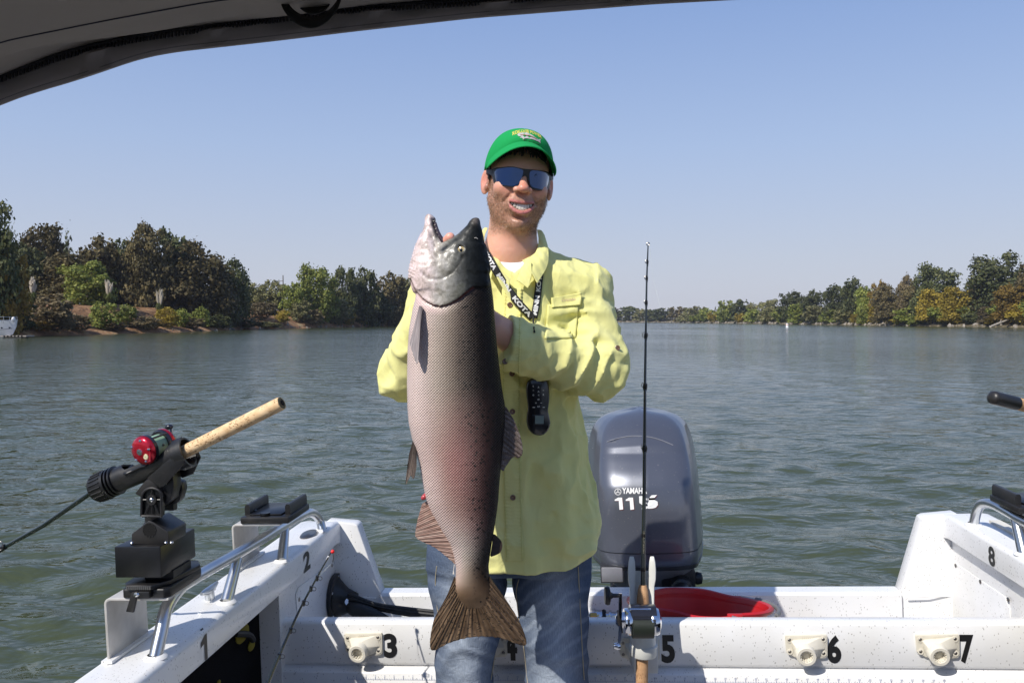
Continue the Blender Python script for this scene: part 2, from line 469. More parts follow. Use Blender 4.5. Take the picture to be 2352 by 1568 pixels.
def bank(name, P, offs, side, mat, rough):
    P = refine(P, 3.0); n = len(P)
    T = np.gradient(P, axis=0); T /= np.linalg.norm(T, axis=1)[:, None]
    for _ in range(6): T[1:-1] = (T[:-2] + T[1:-1] + T[2:]) / 3
    T /= np.linalg.norm(T, axis=1)[:, None]
    Nn = np.stack([-T[:, 1], T[:, 0]], -1) * side
    rows = []
    for o, h in offs:
        q = np.stack([P[:, 0] + Nn[:, 0] * o, P[:, 1] + Nn[:, 1] * o, np.full(n, h)], -1)
        w = (vnoise(q.astype(np.float32), (.13, .13, .1), int(abs(o))) - .5)
        q[:, 0] += Nn[:, 0] * w * min(abs(o) + 1, 5) ; q[:, 1] += Nn[:, 1] * w * min(abs(o) + 1, 5)
        q[:, 2] += (vnoise(q.astype(np.float32), (.3, .3, .1), 5) - .5) * rough * min(1, max(0, h) + .15)
        rows.append(q)
    V = np.concatenate(rows); m = len(offs)
    Q = np.array([[r * n + k, r * n + k + 1, (r + 1) * n + k + 1, (r + 1) * n + k] for r in range(m - 1) for k in range(n - 1)])
    if side < 0: Q = Q[:, ::-1]
    struct(link_mesh(name, mesh_np(V, Q, True, mat))); BANKS.append(BVHTree.FromPolygons([tuple(v) for v in V], [tuple(q) for q in Q.tolist()]))
mg = M('bank_ground', (.20, .15, .085), rough=.95, spec=.1)
c = ramp(mg, noise(mg, .35, 8, None, .65), [(.30, (.085, .065, .035)), (.42, (.17, .095, .052)), (.54, (.30, .17, .09)), (.68, (.42, .31, .17))])
base(mg, c); bump_to(mg, noise(mg, 2.5, 8), 1, .25)
bank('left_riverbank', LEFT, [(-4, -.8), (0, .05), (.5, .35), (2, .9), (4.5, 1.9), (7, 3.1), (10, 4.0), (14, 4.6), (22, 4.8), (50, 4.8), (300, 6), (900, 6)], 1, mg, 1.0)
mg2 = M('low_bank_ground', (.16, .13, .08), rough=.95, spec=.1)
base(mg2, ramp(mg2, noise(mg2, .5, 8, None, .65), [(.3, (.05, .045, .028)), (.5, (.12, .10, .06)), (.68, (.30, .25, .18))])); bump_to(mg2, noise(mg2, 2.5, 8), 1, .2)
bank('right_riverbank', RIGHT, [(-4, -.8), (0, .05), (.6, .45), (2, .8), (5, 1.3), (10, 1.8), (20, 2.2), (60, 2.5), (400, 4), (900, 5)], 1, mg2, .6)
# broken rocks along both shores: nobody could count them
def rocks(name, P, side, n, s0, s1, col, i0, i1, seed):
    rng = random.Random(seed); P = refine(P, 1.0); mb = MB()
    ico = bmesh.new(); bmesh.ops.create_icosphere(ico, subdivisions=1, radius=1)
    iv = [v.co.copy() for v in ico.verts]; fi = [tuple(v.index for v in f.verts) for f in ico.faces]; ico.free()
    vs = []; fs = []
    for _ in range(n):
        k = rng.uniform(i0, i1) * (len(P) - 1); p = poly_at(P, k); t = poly_at(P, min(k + 1, len(P) - 1)) - poly_at(P, max(k - 1, 0)); t = t / (np.linalg.norm(t) + 1e-9)
        nn = np.array([-t[1], t[0]]) * side; o = rng.uniform(-.5, 2.2); s = rng.uniform(s0, s1)
        c = Vector((p[0] + nn[0] * o, p[1] + nn[1] * o, rng.uniform(-.1, .25) + max(0, o) * .25))
        e = Euler((rng.random() * 6, rng.random() * 6, rng.random() * 6)).to_matrix(); sc = Vector((s * rng.uniform(.8, 1.8), s, s * rng.uniform(.4, .8)))
        b = len(vs); vs += [e @ Vector((v.x * sc.x, v.y * sc.y, v.z * sc.z)) * rng.uniform(.85, 1.1) + c for v in iv]; fs += [tuple(a + b for a in f) for f in fi]
    m = M(name + '_stone', col, rough=.9, bump=(3, .6, .1), vary=(1.2, tuple(x * .4 for x in col), .35, .6))
    o = link_mesh(name, mesh_np(vs, fs, False, m)); tag(o, 'pale broken stones and mud lumps at the foot of the ' + ('left' if side > 0 and seed == 1 else 'right') + ' bank', 'stones', kind='stuff')
rocks('shore_stones', LEFT, 1, 420, .12, .45, (.26, .24, .20), .25, .62, 1)
rocks('shore_stones', RIGHT, 1, 700, .2, .8, (.34, .30, .25), .42, .86, 2)

# ------------------------------------------------------------------ trees
def leaf_mat(name, cols, tr=.25, rough=.65, hue=.5):
    m = bpy.data.materials.new(name); m.use_nodes = True; N, L = nodes_of(m); p = N['Principled BSDF']
    g = node(m, 'ShaderNodeNewGeometry'); oi = node(m, 'ShaderNodeObjectInfo')
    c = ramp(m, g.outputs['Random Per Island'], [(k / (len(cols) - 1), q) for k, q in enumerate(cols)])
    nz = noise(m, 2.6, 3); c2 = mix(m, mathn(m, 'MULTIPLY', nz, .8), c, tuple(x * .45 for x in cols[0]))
    hs = node(m, 'ShaderNodeHueSaturation'); L.new(c2, hs.inputs['Color'])
    v = node(m, 'ShaderNodeMapRange'); v.inputs[3].default_value = .75; v.inputs[4].default_value = 1.25; L.new(oi.outputs['Random'], v.inputs[0]); L.new(v.outputs[0], hs.inputs['Value'])
    base(m, hs.outputs[0]); p.inputs['Roughness'].default_value = rough; p.inputs['Specular IOR Level'].default_value = .25
    t = node(m, 'ShaderNodeBsdfTranslucent'); L.new(hs.outputs[0], t.inputs['Color']); ms = node(m, 'ShaderNodeMixShader'); ms.inputs[0].default_value = tr
    L.new(p.outputs[0], ms.inputs[1]); L.new(t.outputs[0], ms.inputs[2]); L.new(ms.outputs[0], N['Material Output'].inputs['Surface'])
    return m
LM = {
 'oak': leaf_mat('oak_leaves', [(0.100, 0.088, 0.039), (0.170, 0.138, 0.057), (0.262, 0.196, 0.086)]),
 'dark': leaf_mat('evergreen_leaves', [(0.070, 0.088, 0.035), (0.130, 0.147, 0.051), (0.212, 0.207, 0.086)]),
 'green': leaf_mat('willow_leaves', [(0.166, 0.217, 0.044), (0.305, 0.344, 0.071), (0.471, 0.458, 0.108)]),
 'grey': leaf_mat('greygreen_leaves', [(0.173, 0.181, 0.070), (0.288, 0.277, 0.113), (0.433, 0.371, 0.175)]),
 'yellow': leaf_mat('yellow_leaves', [(0.299, 0.224, 0.030), (0.508, 0.373, 0.052), (0.389, 0.313, 0.060)], .3),
 'orange': leaf_mat('orange_leaves', [(0.209, 0.150, 0.030), (0.389, 0.255, 0.052), (0.299, 0.179, 0.044)], .3),
  'brown': leaf_mat('brown_leaves', [(.15, .115, .055), (.24, .185, .095), (.31, .25, .14)]),
 'plume': leaf_mat('plume_leaves', [(.66, .57, .44), (.78, .70, .56), (.84, .76, .64)]),
 'reed': leaf_mat('reed_leaves', [(.10, .13, .03), (.15, .18, .05), (.20, .20, .07)]),
}
bark = M('bark', (.11, .085, .06), rough=.9, bump=(20, .8, .03), vary=(6, (.05, .04, .03), .35, .6))
def crown_mesh(seed, lobes, leaves, size, kind='round'):
    """leaf sized faces spread through lobes of a unit crown: x, y in -1..1, z in 0..1"""
    rng = np.random.default_rng(seed); P = []; 
    L = []
    if kind == 'cone':
        for k in range(lobes):
            h = .05 + .93 * (k + .5) / lobes; r = (1 - h) * .95 + .04
            for q in range(max(1, int(6 * (1 - h)) + 1)):
                a = rng.random() * 6.28; L.append((math.cos(a) * r * .55, math.sin(a) * r * .55, h, r * .45, .05))
    else:
        for k in range(lobes):
            a = rng.random() * 6.28; h = rng.beta(1.25, 1.25) * .88 + .04 if kind == 'round' else rng.random() * .8 + .1
            prof = math.sqrt(max(0, 1 - ((h - .42) / .60) ** 2)); rr = prof * (.35 + .55 * math.sqrt(rng.random()))
            s = rng.uniform(.20, .38) * (1.2 - .45 * h)
            L.append((math.cos(a) * rr, math.sin(a) * rr, h, s, s * rng.uniform(.42, .62)))
    w = np.array([l[3] ** 2 for l in L]); w /= w.sum(); pick = rng.choice(len(L), leaves, p=w); La = np.array(L)
    d = rng.normal(size=(leaves, 3)); d /= np.linalg.norm(d, axis=1)[:, None]; d[:, 2] = np.where(d[:, 2] < -.35, -d[:, 2] * .6, d[:, 2])
    rad = rng.random(leaves) ** .33 * (1 + .16 * rng.normal(size=leaves))
    l = La[pick]; C = l[:, :3] + d * rad[:, None] * np.stack([l[:, 3], l[:, 3], l[:, 4]], -1)
    if kind != 'cone':
        nc = int(leaves * .34); e = rng.normal(size=(nc, 3)); e /= np.linalg.norm(e, axis=1)[:, None]; e *= (rng.random(nc) ** .4)[:, None]
        C[:nc] = e * np.array([.84, .84, .47]) + np.array([0, 0, .46])
    nrm = d + rng.normal(size=(leaves, 3)) * .55; nrm /= np.linalg.norm(nrm, axis=1)[:, None]
    t = np.cross(nrm, rng.normal(size=(leaves, 3))); t /= np.linalg.norm(t, axis=1)[:, None]; b = np.cross(nrm, t)
    s = size * rng.uniform(.6, 1.5, leaves)[:, None]; zs = np.array([1, 1, .55])
    zs = np.array([1, 1, .40]); V = np.stack([C - t * s * .8 * zs, C + b * s * .6 * zs, C + t * s * .8 * zs, C - b * s * .6 * zs], 1)
    V[:, :, 2] = np.maximum(V[:, :, 2], 0.0)
    Q = np.arange(leaves * 4).reshape(-1, 4)
    return mesh_np(V.reshape(-1, 3), Q, False), La
CROWN = {}
for nm, kind, var, lobes, leaves, size in (('big', 'round', 4, 46, 10500, .056), ('mid', 'round', 4, 30, 5200, .076), ('bush', 'loose', 4, 22, 2400, .10), ('cone', 'cone', 1, 16, 3000, .06), ('far', 'round', 3, 18, 1100, .15)):
    CROWN[nm] = [crown_mesh(100 + i * 13 + len(nm), lobes, leaves, size, kind) for i in range(var)]
def trunk_mesh(seed, rng):
    mb = MB(); mb.tube([(0, 0, -.3), (.01, 0, .2), (.03, .02, .5), (0, .03, .85)], [.075, .055, .038, .012], 7, sub=2)
    for k in range(6):
        a = rng.random() * 6.28; h = rng.uniform(.18, .6)
        mb.tube([(0, 0, h - .1), (math.cos(a) * .2, math.sin(a) * .2, h + .05), (math.cos(a) * .55, math.sin(a) * .55, h + rng.uniform(.1, .3))], [.03, .02, .006], 5, sub=2)
    me = bpy.data.meshes.new('trunk'); me.from_pydata([tuple(v) for v in mb.v], [], mb.f); me.update(); me.materials.append(bark); return me
TR = [trunk_mesh(i, random.Random(i)) for i in range(4)]
_cm = {}
def crown_of(cl, k, kind):
    key = (cl, k % len(CROWN[cl]), kind)
    if key not in _cm:
        me = CROWN[cl][key[1]][0].copy(); me.materials.clear(); me.materials.append(LM[kind]); _cm[key] = me
    return _cm[key]
trng = random.Random(11)
def tree(name, cx, yb, yt, hw, kind, depth, cl, label, cat='tree', group=None, ground=None, gap=.0, lean=0):
    """cx, top yt, half width in picture units; depth gives the real place and size"""
    p = W(cx, yb, depth); g = p.z if ground is None else ground
    top = W(cx, yt, depth).z; h = top - g; r = hw / F * depth
    o = thing(name, label, cat, (p.x, depth, g), None, group); del o['base']
    o.rotation_euler = (0, 0, 0)
    a = trng.random() * 6.28
    c = link_mesh('crown' if cat == 'tree' else 'foliage', crown_of(cl, trng.randrange(9), kind), o)
    c.rotation_euler = (trng.uniform(-.04, .04), trng.uniform(-.04, .04), a); low = .10 if cat == 'tree' else .03
    c.location = (0, 0, -low * h); c.scale = (r * 1.2, r * 1.2, h * (1.03 + low))
    if cat == 'tree':
        t = link_mesh('trunk', TR[trng.randrange(4)], o); t.rotation_euler = (0, 0, a); s = h * .8; t.scale = (min(s, r * 1.6), min(s, r * 1.6), h * .82)
    else:
        t = link_mesh('stem', TR[trng.randrange(4)], o); t.scale = (r * .5, r * .5, h * .6)
    return o
# cx, base, top, half width, kind, depth, class, label    (left bank)
LT = [
 ('oak_tree', -25, 760, 452, 52, 'dark', 100, 'big', 'tallest dark tree cut off by the left edge of the photo'),
 ('oak_tree', 98, 720, 503, 52, 'oak', 128, 'big', 'dark oak with a ragged top left of the pointed conifer'),
 ('conifer_tree', 158, 715, 488, 24, 'dark', 126, 'cone', 'pointed dark conifer rising above the left oaks', ),
 ('oak_tree', 62, 720, 560, 38, 'dark', 120, 'mid', 'low dark tree between the photo edge and the ragged oak'),
 ('oak_tree', 218, 715, 546, 44, 'oak', 135, 'mid', 'dark oak just right of the pointed conifer'),
 ('oak_tree', 278, 715, 540, 42, 'dark', 140, 'mid', 'second dark oak right of the pointed conifer'),
 ('oak_tree', 338, 712, 519, 46, 'oak', 138, 'big', 'tall brownish oak in the middle of the left grove'),
 ('oak_tree', 407, 712, 531, 42, 'dark', 145, 'mid', 'tall dark oak behind the big round oak'),
 ('oak_tree', 150, 722, 590, 60, 'oak', 122, 'big', 'broad shaded oak low in front of the conifer'),
 ('oak_tree', 300, 716, 590, 60, 'oak', 132, 'big', 'broad shaded oak above the sunlit dry bank'),
 ('oak_tree', 450, 728, 557, 74, 'oak', 132, 'big', 'biggest round brown green oak above the slope'),
 ('oak_tree', 522, 745, 598, 42, 'dark', 140, 'big', 'dark oak hanging down to the water at the end of the left grove'),
 ('oak_tree', 478, 742, 640, 45, 'oak', 136, 'mid', 'lower bough of dark oak spilling over the bank'),
 ('orange_tree', 10, 768, 575, 46, 'orange', 98, 'mid', 'olive and orange tree at the left edge behind the moored boat'),
 ('light_green_tree', 200, 712, 602, 50, 'green', 114, 'mid', 'light green tree standing in front of the shaded oaks'),
 ('grey_green_tree', 575, 722, 648, 28, 'grey', 205, 'mid', 'small grey green tree in the gap right of the oaks'),
 ('grey_green_tree', 628, 722, 646, 32, 'grey', 215, 'mid', 'thin grey green tree beside the utility pole'),
 ('grey_green_tree', 675, 722, 652, 26, 'green', 210, 'mid', 'low green tree just right of the utility pole'),
 ('light_green_tree', 728, 740, 613, 42, 'green', 205, 'big', 'bright green rounded tree in the second left grove'),
 ('dark_tree', 788, 740, 615, 28, 'dark', 215, 'mid', 'dark tree right of the bright green rounded tree'),
 ('grey_green_tree', 838, 745, 609, 34, 'dark', 222, 'mid', 'tall grey green tree in the second left grove'),
 ('dark_tree', 893, 747, 620, 40, 'oak', 235, 'mid', 'olive oak next to the fish in the second left grove'),
 ('dark_tree', 948, 747, 628, 40, 'grey', 245, 'mid', 'olive tree partly hidden by the yellow sleeve'),
 ('green_tree', 770, 745, 680, 30, 'grey', 200, 'mid', 'lower grey green tree at the water in the second left grove'),
 ('green_tree', 860, 748, 672, 36, 'dark', 215, 'mid', 'dark low tree hanging over the water near the fish'),
]
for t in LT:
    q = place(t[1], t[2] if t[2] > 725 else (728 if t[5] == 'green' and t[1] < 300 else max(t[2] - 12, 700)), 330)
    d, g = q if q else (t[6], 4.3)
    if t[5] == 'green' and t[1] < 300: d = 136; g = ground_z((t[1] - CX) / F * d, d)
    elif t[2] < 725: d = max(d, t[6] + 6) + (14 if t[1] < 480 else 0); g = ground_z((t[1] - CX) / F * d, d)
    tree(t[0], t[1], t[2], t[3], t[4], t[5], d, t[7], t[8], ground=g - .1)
LB = [
 ('shrub', 40, 768, 690, 40, 'dark', 97, 'dark leafy shrub beside the moored boat'),
 ('shrub', 118, 764, 672, 52, 'brown', 103, 'wide brown twiggy shrub right of the moored boat'),
 ('shrub', 238, 758, 690, 34, 'green', 110, 'rounded green shrub on the slope below the light green tree'),
 ('shrub', 292, 756, 695, 22, 'green', 113, 'narrow green shrub on the dry slope, second from the left'),
 ('shrub', 175, 764, 722, 40, 'brown', 104, 'low brown bush at the water below the light green tree'),
 ('shrub', 330, 760, 722, 30, 'brown', 119, 'small dry brown bush at the water under the bare bank'),
 ('shrub', 382, 757, 703, 27, 'yellow', 124, 'yellow green shrub below the biggest round oak'),
 ('shrub', 350, 757, 728, 24, 'orange', 121, 'low olive yellow bush at the foot of the bare bank'),
 ('shrub', 418, 755, 705, 20, 'green', 127, 'small bright green shrub under the biggest round oak'),
 ('shrub', 462, 754, 704, 20, 'green', 131, 'green shrub at the water left of the hanging dark oak'),
 ('shrub', 440, 757, 728, 28, 'brown', 128, 'reddish brown low bush under the green shrubs'),
 ('shrub', 500, 757, 722, 34, 'dark', 137, 'dark bush at the water below the hanging oak'),
 ('shrub', 560, 757, 730, 44, 'dark', 150, 'long dark low thicket trailing along the water'),
 ('shrub', 610, 754, 738, 38, 'grey', 170, 'low grey green growth at the water in the gap'),
 ('shrub', 646, 745, 712, 18, 'yellow', 185, 'small yellow bush in the gap between the groves'),
 ('shrub', 718, 750, 712, 28, 'brown', 190, 'bare brown twiggy bush below the bright green tree'),
 ('shrub', 600, 735, 690, 34, 'brown', 195, 'thin brown scrub behind the gap between the groves'),
 ('shrub', 690, 742, 690, 26, 'grey', 198, 'grey scrub left of the bright green tree'),
 ('shrub', 802, 750, 712, 17, 'yellow', 205, 'small yellow bush at the water in the second grove'),
 ('shrub', 255, 762, 738, 40, 'brown', 110, 'dry brown bush at the waterline in the middle of the left bank'),
 ('shrub', 90, 766, 735, 36, 'orange', 101, 'olive low bush at the water beside the dock'),
 ('shrub', 835, 750, 735, 8, 'yellow', 206, 'tiny yellow green bush at the water by the second grove'),
]
for n, cx, yb, yt, hw, kind, d, lab in LB:
    q = place(cx, yb - 3, 330)
    d, g = q if q else (d, .5)
    tree(n, cx, yb, yt, hw * .88, kind, d, 'bush', lab, cat='shrub', ground=g - .1)
# pampas grass: a clump of blades and pale plumes
def pampas(cx, yb, yt, hw, d, lab):
    d = shore(cx) + 13; g = ground_z((cx - CX) / F * d, d)
    p = W(cx, yb, d); p.z = g - .1; h = W(cx, yt, d).z - p.z; r = hw / F * d
    o = thing('pampas_grass', lab, 'pampas grass', (p.x, d, p.z), None, 'pampas grass clumps in front of the left oaks'); rng = random.Random(int(cx)); del o['base']
    bl = MB(); pl = MB()
    for k in range(150):
        a = rng.random() * 6.28; l = h * rng.uniform(.4, .62); q = r * rng.uniform(.5, 1.1); w = .05
        pts = [Vector((0, 0, 0)), Vector((math.cos(a) * q * .5, math.sin(a) * q * .5, l * .9)), Vector((math.cos(a) * q, math.sin(a) * q, l * .7))]
        s = Vector((-math.sin(a), math.cos(a), 0)) * w
        bl.add([pts[0] - s, pts[0] + s, pts[1] + s, pts[1] - s, pts[2]], [(0, 1, 2, 3), (3, 2, 4)])
    for k in range(26):
        a = rng.random() * 6.28; q = r * rng.uniform(.0, .75); z0 = h * rng.uniform(.42, .6); z1 = h * rng.uniform(.8, 1.05)
        b = Vector((math.cos(a) * q * .4, math.sin(a) * q * .4, z0)); t = Vector((math.cos(a) * q, math.sin(a) * q, z1))
        pl.tube([b, b.lerp(t, .35), b.lerp(t, .7), t], [.04, .16, .13, .02], 6)
    bl.build('blades', LM['reed'], o); pl.build('plumes', LM['plume'], o)
pampas(75, 673, 638, 13, 104, 'leftmost pale pampas clump under the dark left oaks')
pampas(250, 676, 644, 15, 116, 'middle pale pampas clump beside the light green tree')
pampas(366, 686, 664, 12, 122, 'rightmost pale pampas clump left of the biggest round oak')
# utility pole
up = thing('utility_pole', 'thin grey utility pole standing in the gap between the groves', 'utility pole', tuple(W(651, 700, 260)))
b0 = W(651, 700, 260); t0 = W(650, 632, 260)
MB().tube([b0, t0], [.2, .14], 8).build('pole', bark, up)
MB().box(t0 + Vector((-2.6, -.08, -1.9)), t0 + Vector((.1, .08, -1.75))).build('lamp_arm', bark, up)
MB().box(t0 + Vector((-3.2, -.15, -1.95)), t0 + Vector((-2.5, .15, -1.72))).build('lamp_head', M('lamp_grey', (.5, .5, .5)), up)

# right bank and far end of the reach
def dep(x): return float(np.interp(x, [1400, 1430, 1560, 1700, 1900, 2100, 2352, 2450], [770, 763, 636, 477, 347, 280, 226, 215]))
RT = [
 (1412, 707, 20, 'oak', 'far hazy tree touching the yellow sleeve'), (1444, 705, 22, 'dark', 'far hazy tree just left of the upright rod'),
 (1476, 708, 20, 'grey', 'far hazy tree behind the upright rod'), (1500, 711, 18, 'dark', 'small far tree just right of the upright rod'),
 (1527, 708, 22, 'dark', 'far rounded tree before the bank turns brighter'), (1556, 705, 20, 'oak', 'far brownish tree at the bend of the river'),
 (1582, 707, 18, 'grey', 'pale far tree with bare twigs at the bend'), (1602, 704, 20, 'grey', 'far olive tree with a thin top past the bend'),
 (1626, 707, 17, 'green', 'far light green tree left of the tiny conifer'), (1668, 691, 22, 'green', 'green tree right of the tiny far conifer'),
 (1700, 689, 20, 'dark', 'dark rounded tree with green ones either side, far right bank'), (1730, 693, 14, 'grey', 'narrow pointed grey green tree on the far right bank'),
 (1768, 689, 24, 'grey', 'olive tree left of the pair of dark domes'), (1815, 670, 28, 'dark', 'left one of two joined dark domes on the right bank'),
 (1866, 668, 22, 'dark', 'right one of two joined dark domes on the right bank'), (1922, 656, 30, 'dark', 'dark tree left of the tall dark pair on the right bank'),
 (1962, 641, 28, 'dark', 'tall dark tree in the middle of the right bank'), (1992, 655, 24, 'green', 'green tree hugging the tall dark one'),
 (2018, 648, 22, 'orange', 'olive yellow tree behind the middle of the right bank'), (2048, 656, 36, 'oak', 'brownish dark oak before the yellow trees'),
 (2090, 633, 22, 'brown', 'thin brownish tree behind the windswept dark tree'), (2150, 612, 46, 'dark', 'windswept dark tree above the yellow foliage'),
 (2282, 591, 62, 'dark', 'largest dark tree near the right edge of the photo'), (2372, 598, 34, 'oak', 'dark tree cut off by the right edge of the photo'),
 (2250, 655, 40, 'oak', 'dark lower part of grove left of the largest dark tree'), (2110, 655, 30, 'oak', 'shaded oak under the windswept tree'),
]
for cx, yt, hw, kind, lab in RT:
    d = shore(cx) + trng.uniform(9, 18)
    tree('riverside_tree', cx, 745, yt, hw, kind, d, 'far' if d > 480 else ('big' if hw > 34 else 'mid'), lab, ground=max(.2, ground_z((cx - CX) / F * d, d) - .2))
o = tree('conifer_tree', 1643, 745, 695, 7, 'dark', 560, 'cone', 'tiny far conifer with a pointed top on the right bank', ground=1.2)
RB = [
 (1640, 716, 14, 'yellow', 'tiny yellow bush under the tiny far conifer'), (1598, 722, 16, 'green', 'low green bush at the bend of the river'),
 (1568, 724, 15, 'grey', 'low pale bush at the bend'), (1612, 722, 14, 'green', 'low light green bush just past the bend'),
 (1663, 712, 16, 'green', 'green bush below the green tree, far right bank'), (1700, 720, 13, 'yellow', 'small yellow bush under the dark rounded tree'),
 (1728, 708, 17, 'green', 'green bush left of the white buoy'), (1768, 706, 20, 'grey', 'olive bush above the white buoy'),
 (1796, 703, 22, 'green', 'light green bush right above the buoy'), (1835, 699, 24, 'green', 'light green bush below the two dark domes'),
 (1874, 698, 24, 'grey', 'olive bush right of the two dark domes'), (1905, 712, 22, 'green', 'low green bush left of the tall dark pair'),
 (1940, 708, 20, 'grey', 'grey green bush under the tall dark tree'), (1970, 720, 17, 'yellow', 'yellow bush at the water under the tall dark tree'),
 (1988, 700, 18, 'green', 'bright green bush in the middle of the right bank'), (2008, 698, 14, 'yellow', 'upright yellow bush beside the brownish oak'),
 (2052, 700, 28, 'oak', 'dark bush under the brownish oak'), (2088, 703, 28, 'green', 'yellow green bush left of the yellow trees'),
 (2070, 726, 20, 'yellow', 'small yellow bush low at the water left of the yellow trees'),
 (2142, 667, 36, 'yellow', 'left one of the two bright yellow trees'), (2196, 662, 34, 'yellow', 'right one of the two bright yellow trees, touched with orange'),
 (2172, 700, 34, 'green', 'yellow green bush below the two yellow trees'), (2185, 722, 26, 'yellow', 'yellow bush at the water below the two yellow trees'),
 (2218, 705, 20, 'green', 'green bush right of the two yellow trees'), (2238, 715, 22, 'dark', 'dark bush at the water near the right edge'),
 (2268, 706, 20, 'brown', 'bare brown bush with a pale fallen trunk'), (2305, 690, 30, 'green', 'large green bush near the right edge'),
 (2326, 655, 34, 'orange', 'olive orange tree in front of the largest dark tree'), (2345, 694, 28, 'yellow', 'yellow green bush at the right edge'),
 (2390, 680, 34, 'green', 'green bush just cut off by the right edge'), (2110, 722, 22, 'green', 'low green bush under the left yellow tree'),
 (2290, 732, 24, 'yellow', 'low yellow bush at the water near the right edge'),
]
for cx, yt, hw, kind, lab in RB:
    d = shore(cx) + trng.uniform(2.5, 6)
    tree('bush', cx, 745, yt, hw, kind, d, 'mid' if hw > 30 else ('bush' if d < 450 else 'far'), lab, cat='shrub', ground=max(.1, ground_z((cx - CX) / F * d, d) - .2))
# fallen pale trunk at the water
ft = thing('fallen_trunk', 'pale fallen tree trunk leaning into the water at the right', 'fallen trunk', tuple(W(2290, 744, 228)))
MB().tube([W(2275, 750, 224), W(2290, 744, 227), W(2316, 734, 231)], [.25, .3, .2], 7, sub=3).build('trunk', M('dead_wood', (.4, .35, .28), rough=.9), ft)
MB().tube([W(2296, 742, 228), W(2300, 733, 228)], [.12, .06], 6).build('branch', M('dead_branch', (.38, .33, .27), rough=.9), ft)

# ------------------------------------------------------------------ moored boat, dock, buoy
mb_ = M('moored_white', (.75, .76, .78), rough=.3, coat=.4); navy = M('moored_trim', (.03, .04, .07), rough=.4); glassd = M('moored_glass', (.02, .03, .04), rough=.05)
D = 94
def Y_(x, y, o=0): return W(x, y, D + o)
bt = thing('moored_cabin_boat', 'white moored cabin boat with its bow rail at the left edge', 'boat', tuple(Y_(0, 778)))
def hullring(t):
    # t 0 at the stern (off frame) to 1 at the bow
    x = Y_(-120 + 162 * t, 0).x; half = 1.5 * (1 - max(0, (t - .45) / .55) ** 2.2); zt = Y_(0, 742 - 8 * t).z; zb = .0 if t < .8 else (t - .8) * 2.6
    return [Vector((x, D - half, zt)), Vector((x - .1, D - half * .8, (zt + zb) / 2)), Vector((x - .5 * t, D - half * .35, zb - .1)), Vector((x - .5 * t, D + half * .35, zb - .1)), Vector((x - .1, D + half * .8, (zt + zb) / 2)), Vector((x, D + half, zt))]
mb = MB(); mb.loft([hullring(t) for t in np.linspace(0, .985, 14)]); mb.build('hull', mb_, bt, sharp=50)
mb = MB(); mb.loft([[Y_(-120, 741), Y_(-30, 741), Y_(-16, 736), Y_(-14, 729), Y_(-120, 727)], [q + Vector((0, .0, 0)) + Vector((0, 1.9, 0)) for q in [Y_(-120, 741), Y_(-30, 741), Y_(-16, 736), Y_(-14, 729), Y_(-120, 727)]]])
for i in range(len(mb.v)): mb.v[i] = mb.v[i] + Vector((0, -.95, 0))
mb.build('cabin', mb_, bt)
mb = MB(); mb.tube([Y_(-60, 759, -1.35), Y_(0, 757, -1.2), Y_(28, 754, -.75)], .035, 6).build('hull_stripe', navy, bt)
for px, py in ((4, 753), (22, 752)):
    MB().ball(Y_(px, py, -1.28 + (px - 4) * .022), (.14, .06, .09), 10).build('porthole', glassd, bt)
mr = M('moored_rail', (.6, .62, .65), rough=.25, metal=1)
for y in (728, 736):
    MB().tube([Y_(-30, y, -.9), Y_(10, y, -.9), Y_(30, y, -.4), Y_(39, y - 1, .1)], .022, 6).build('rail_bar', mr, bt)
for x, o in ((-10, -.9), (8, -.9), (22, -.65), (34, -.2), (39, .1)):
    MB().tube([Y_(x, 742, o), Y_(x, 727, o)], .02, 6).build('rail_post', mr, bt)
MB().ball(Y_(0, 739, -.6), (.35, .3, .2), 10).build('blue_cover', M('blue_canvas', (.05, .16, .42), rough=.8), bt)
MB().ball(Y_(31, 733, -.2), (.22, .2, .3), 10).build('anchor_locker', mb_, bt)
dk = thing('floating_dock', 'low grey floating dock in front of the moored boat', 'dock', tuple(Y_(40, 775)))
for k in range(7):
    MB().box(Y_(12 + k * 8, 770.5, -1.5), Y_(19.4 + k * 8, 772.5, .1)).build('plank', M('dock_wood', (.30, .27, .24), rough=.9) if k == 0 else bpy.data.materials['dock_wood'], dk)
MB().box(Y_(12, 772.8, -1.4), Y_(66, 776, 0)).build('float', M('dock_float', (.12, .11, .10), rough=.8), dk)
by = thing('river_buoy', 'small white river marker buoy with orange band', 'buoy', tuple(W(1808, 752, 225)))
q = W(1808, 753, 225); q.z = 0
MB().lathe([(.001, 1.15), (.34, 1.1), (.34, .1), (.4, .05), (.4, -.2), (.001, -.2)], Matrix.Translation(q), 16).build('float', M('buoy_white', (.8, .8, .8)), by)
MB().lathe([(.35, .82), (.35, .70)], Matrix.Translation(q), 16).build('band', M('buoy_orange', (.8, .2, .03)), by)

# ------------------------------------------------------------------ summer haze
hzm = bpy.data.materials.new('haze_air'); hzm.use_nodes = True; N, L = nodes_of(hzm); N.remove(N['Principled BSDF'])
pv_ = N.new('ShaderNodeVolumePrincipled'); pv_.inputs['Color'].default_value = (.80, .86, 1.0, 1); pv_.inputs['Density'].default_value = .00014; pv_.inputs['Anisotropy'].default_value = .2
L.new(pv_.outputs[0], N['Material Output'].inputs['Volume'])
hb_ = MB(); hb_.box((-1000, -330, -2.2), (700, 980, 26)); hzo = hb_.build('haze', hzm); hzo['kind'] = 'stuff'; hzo['label'] = 'pale summer haze over the river'; hzo['category'] = 'haze'
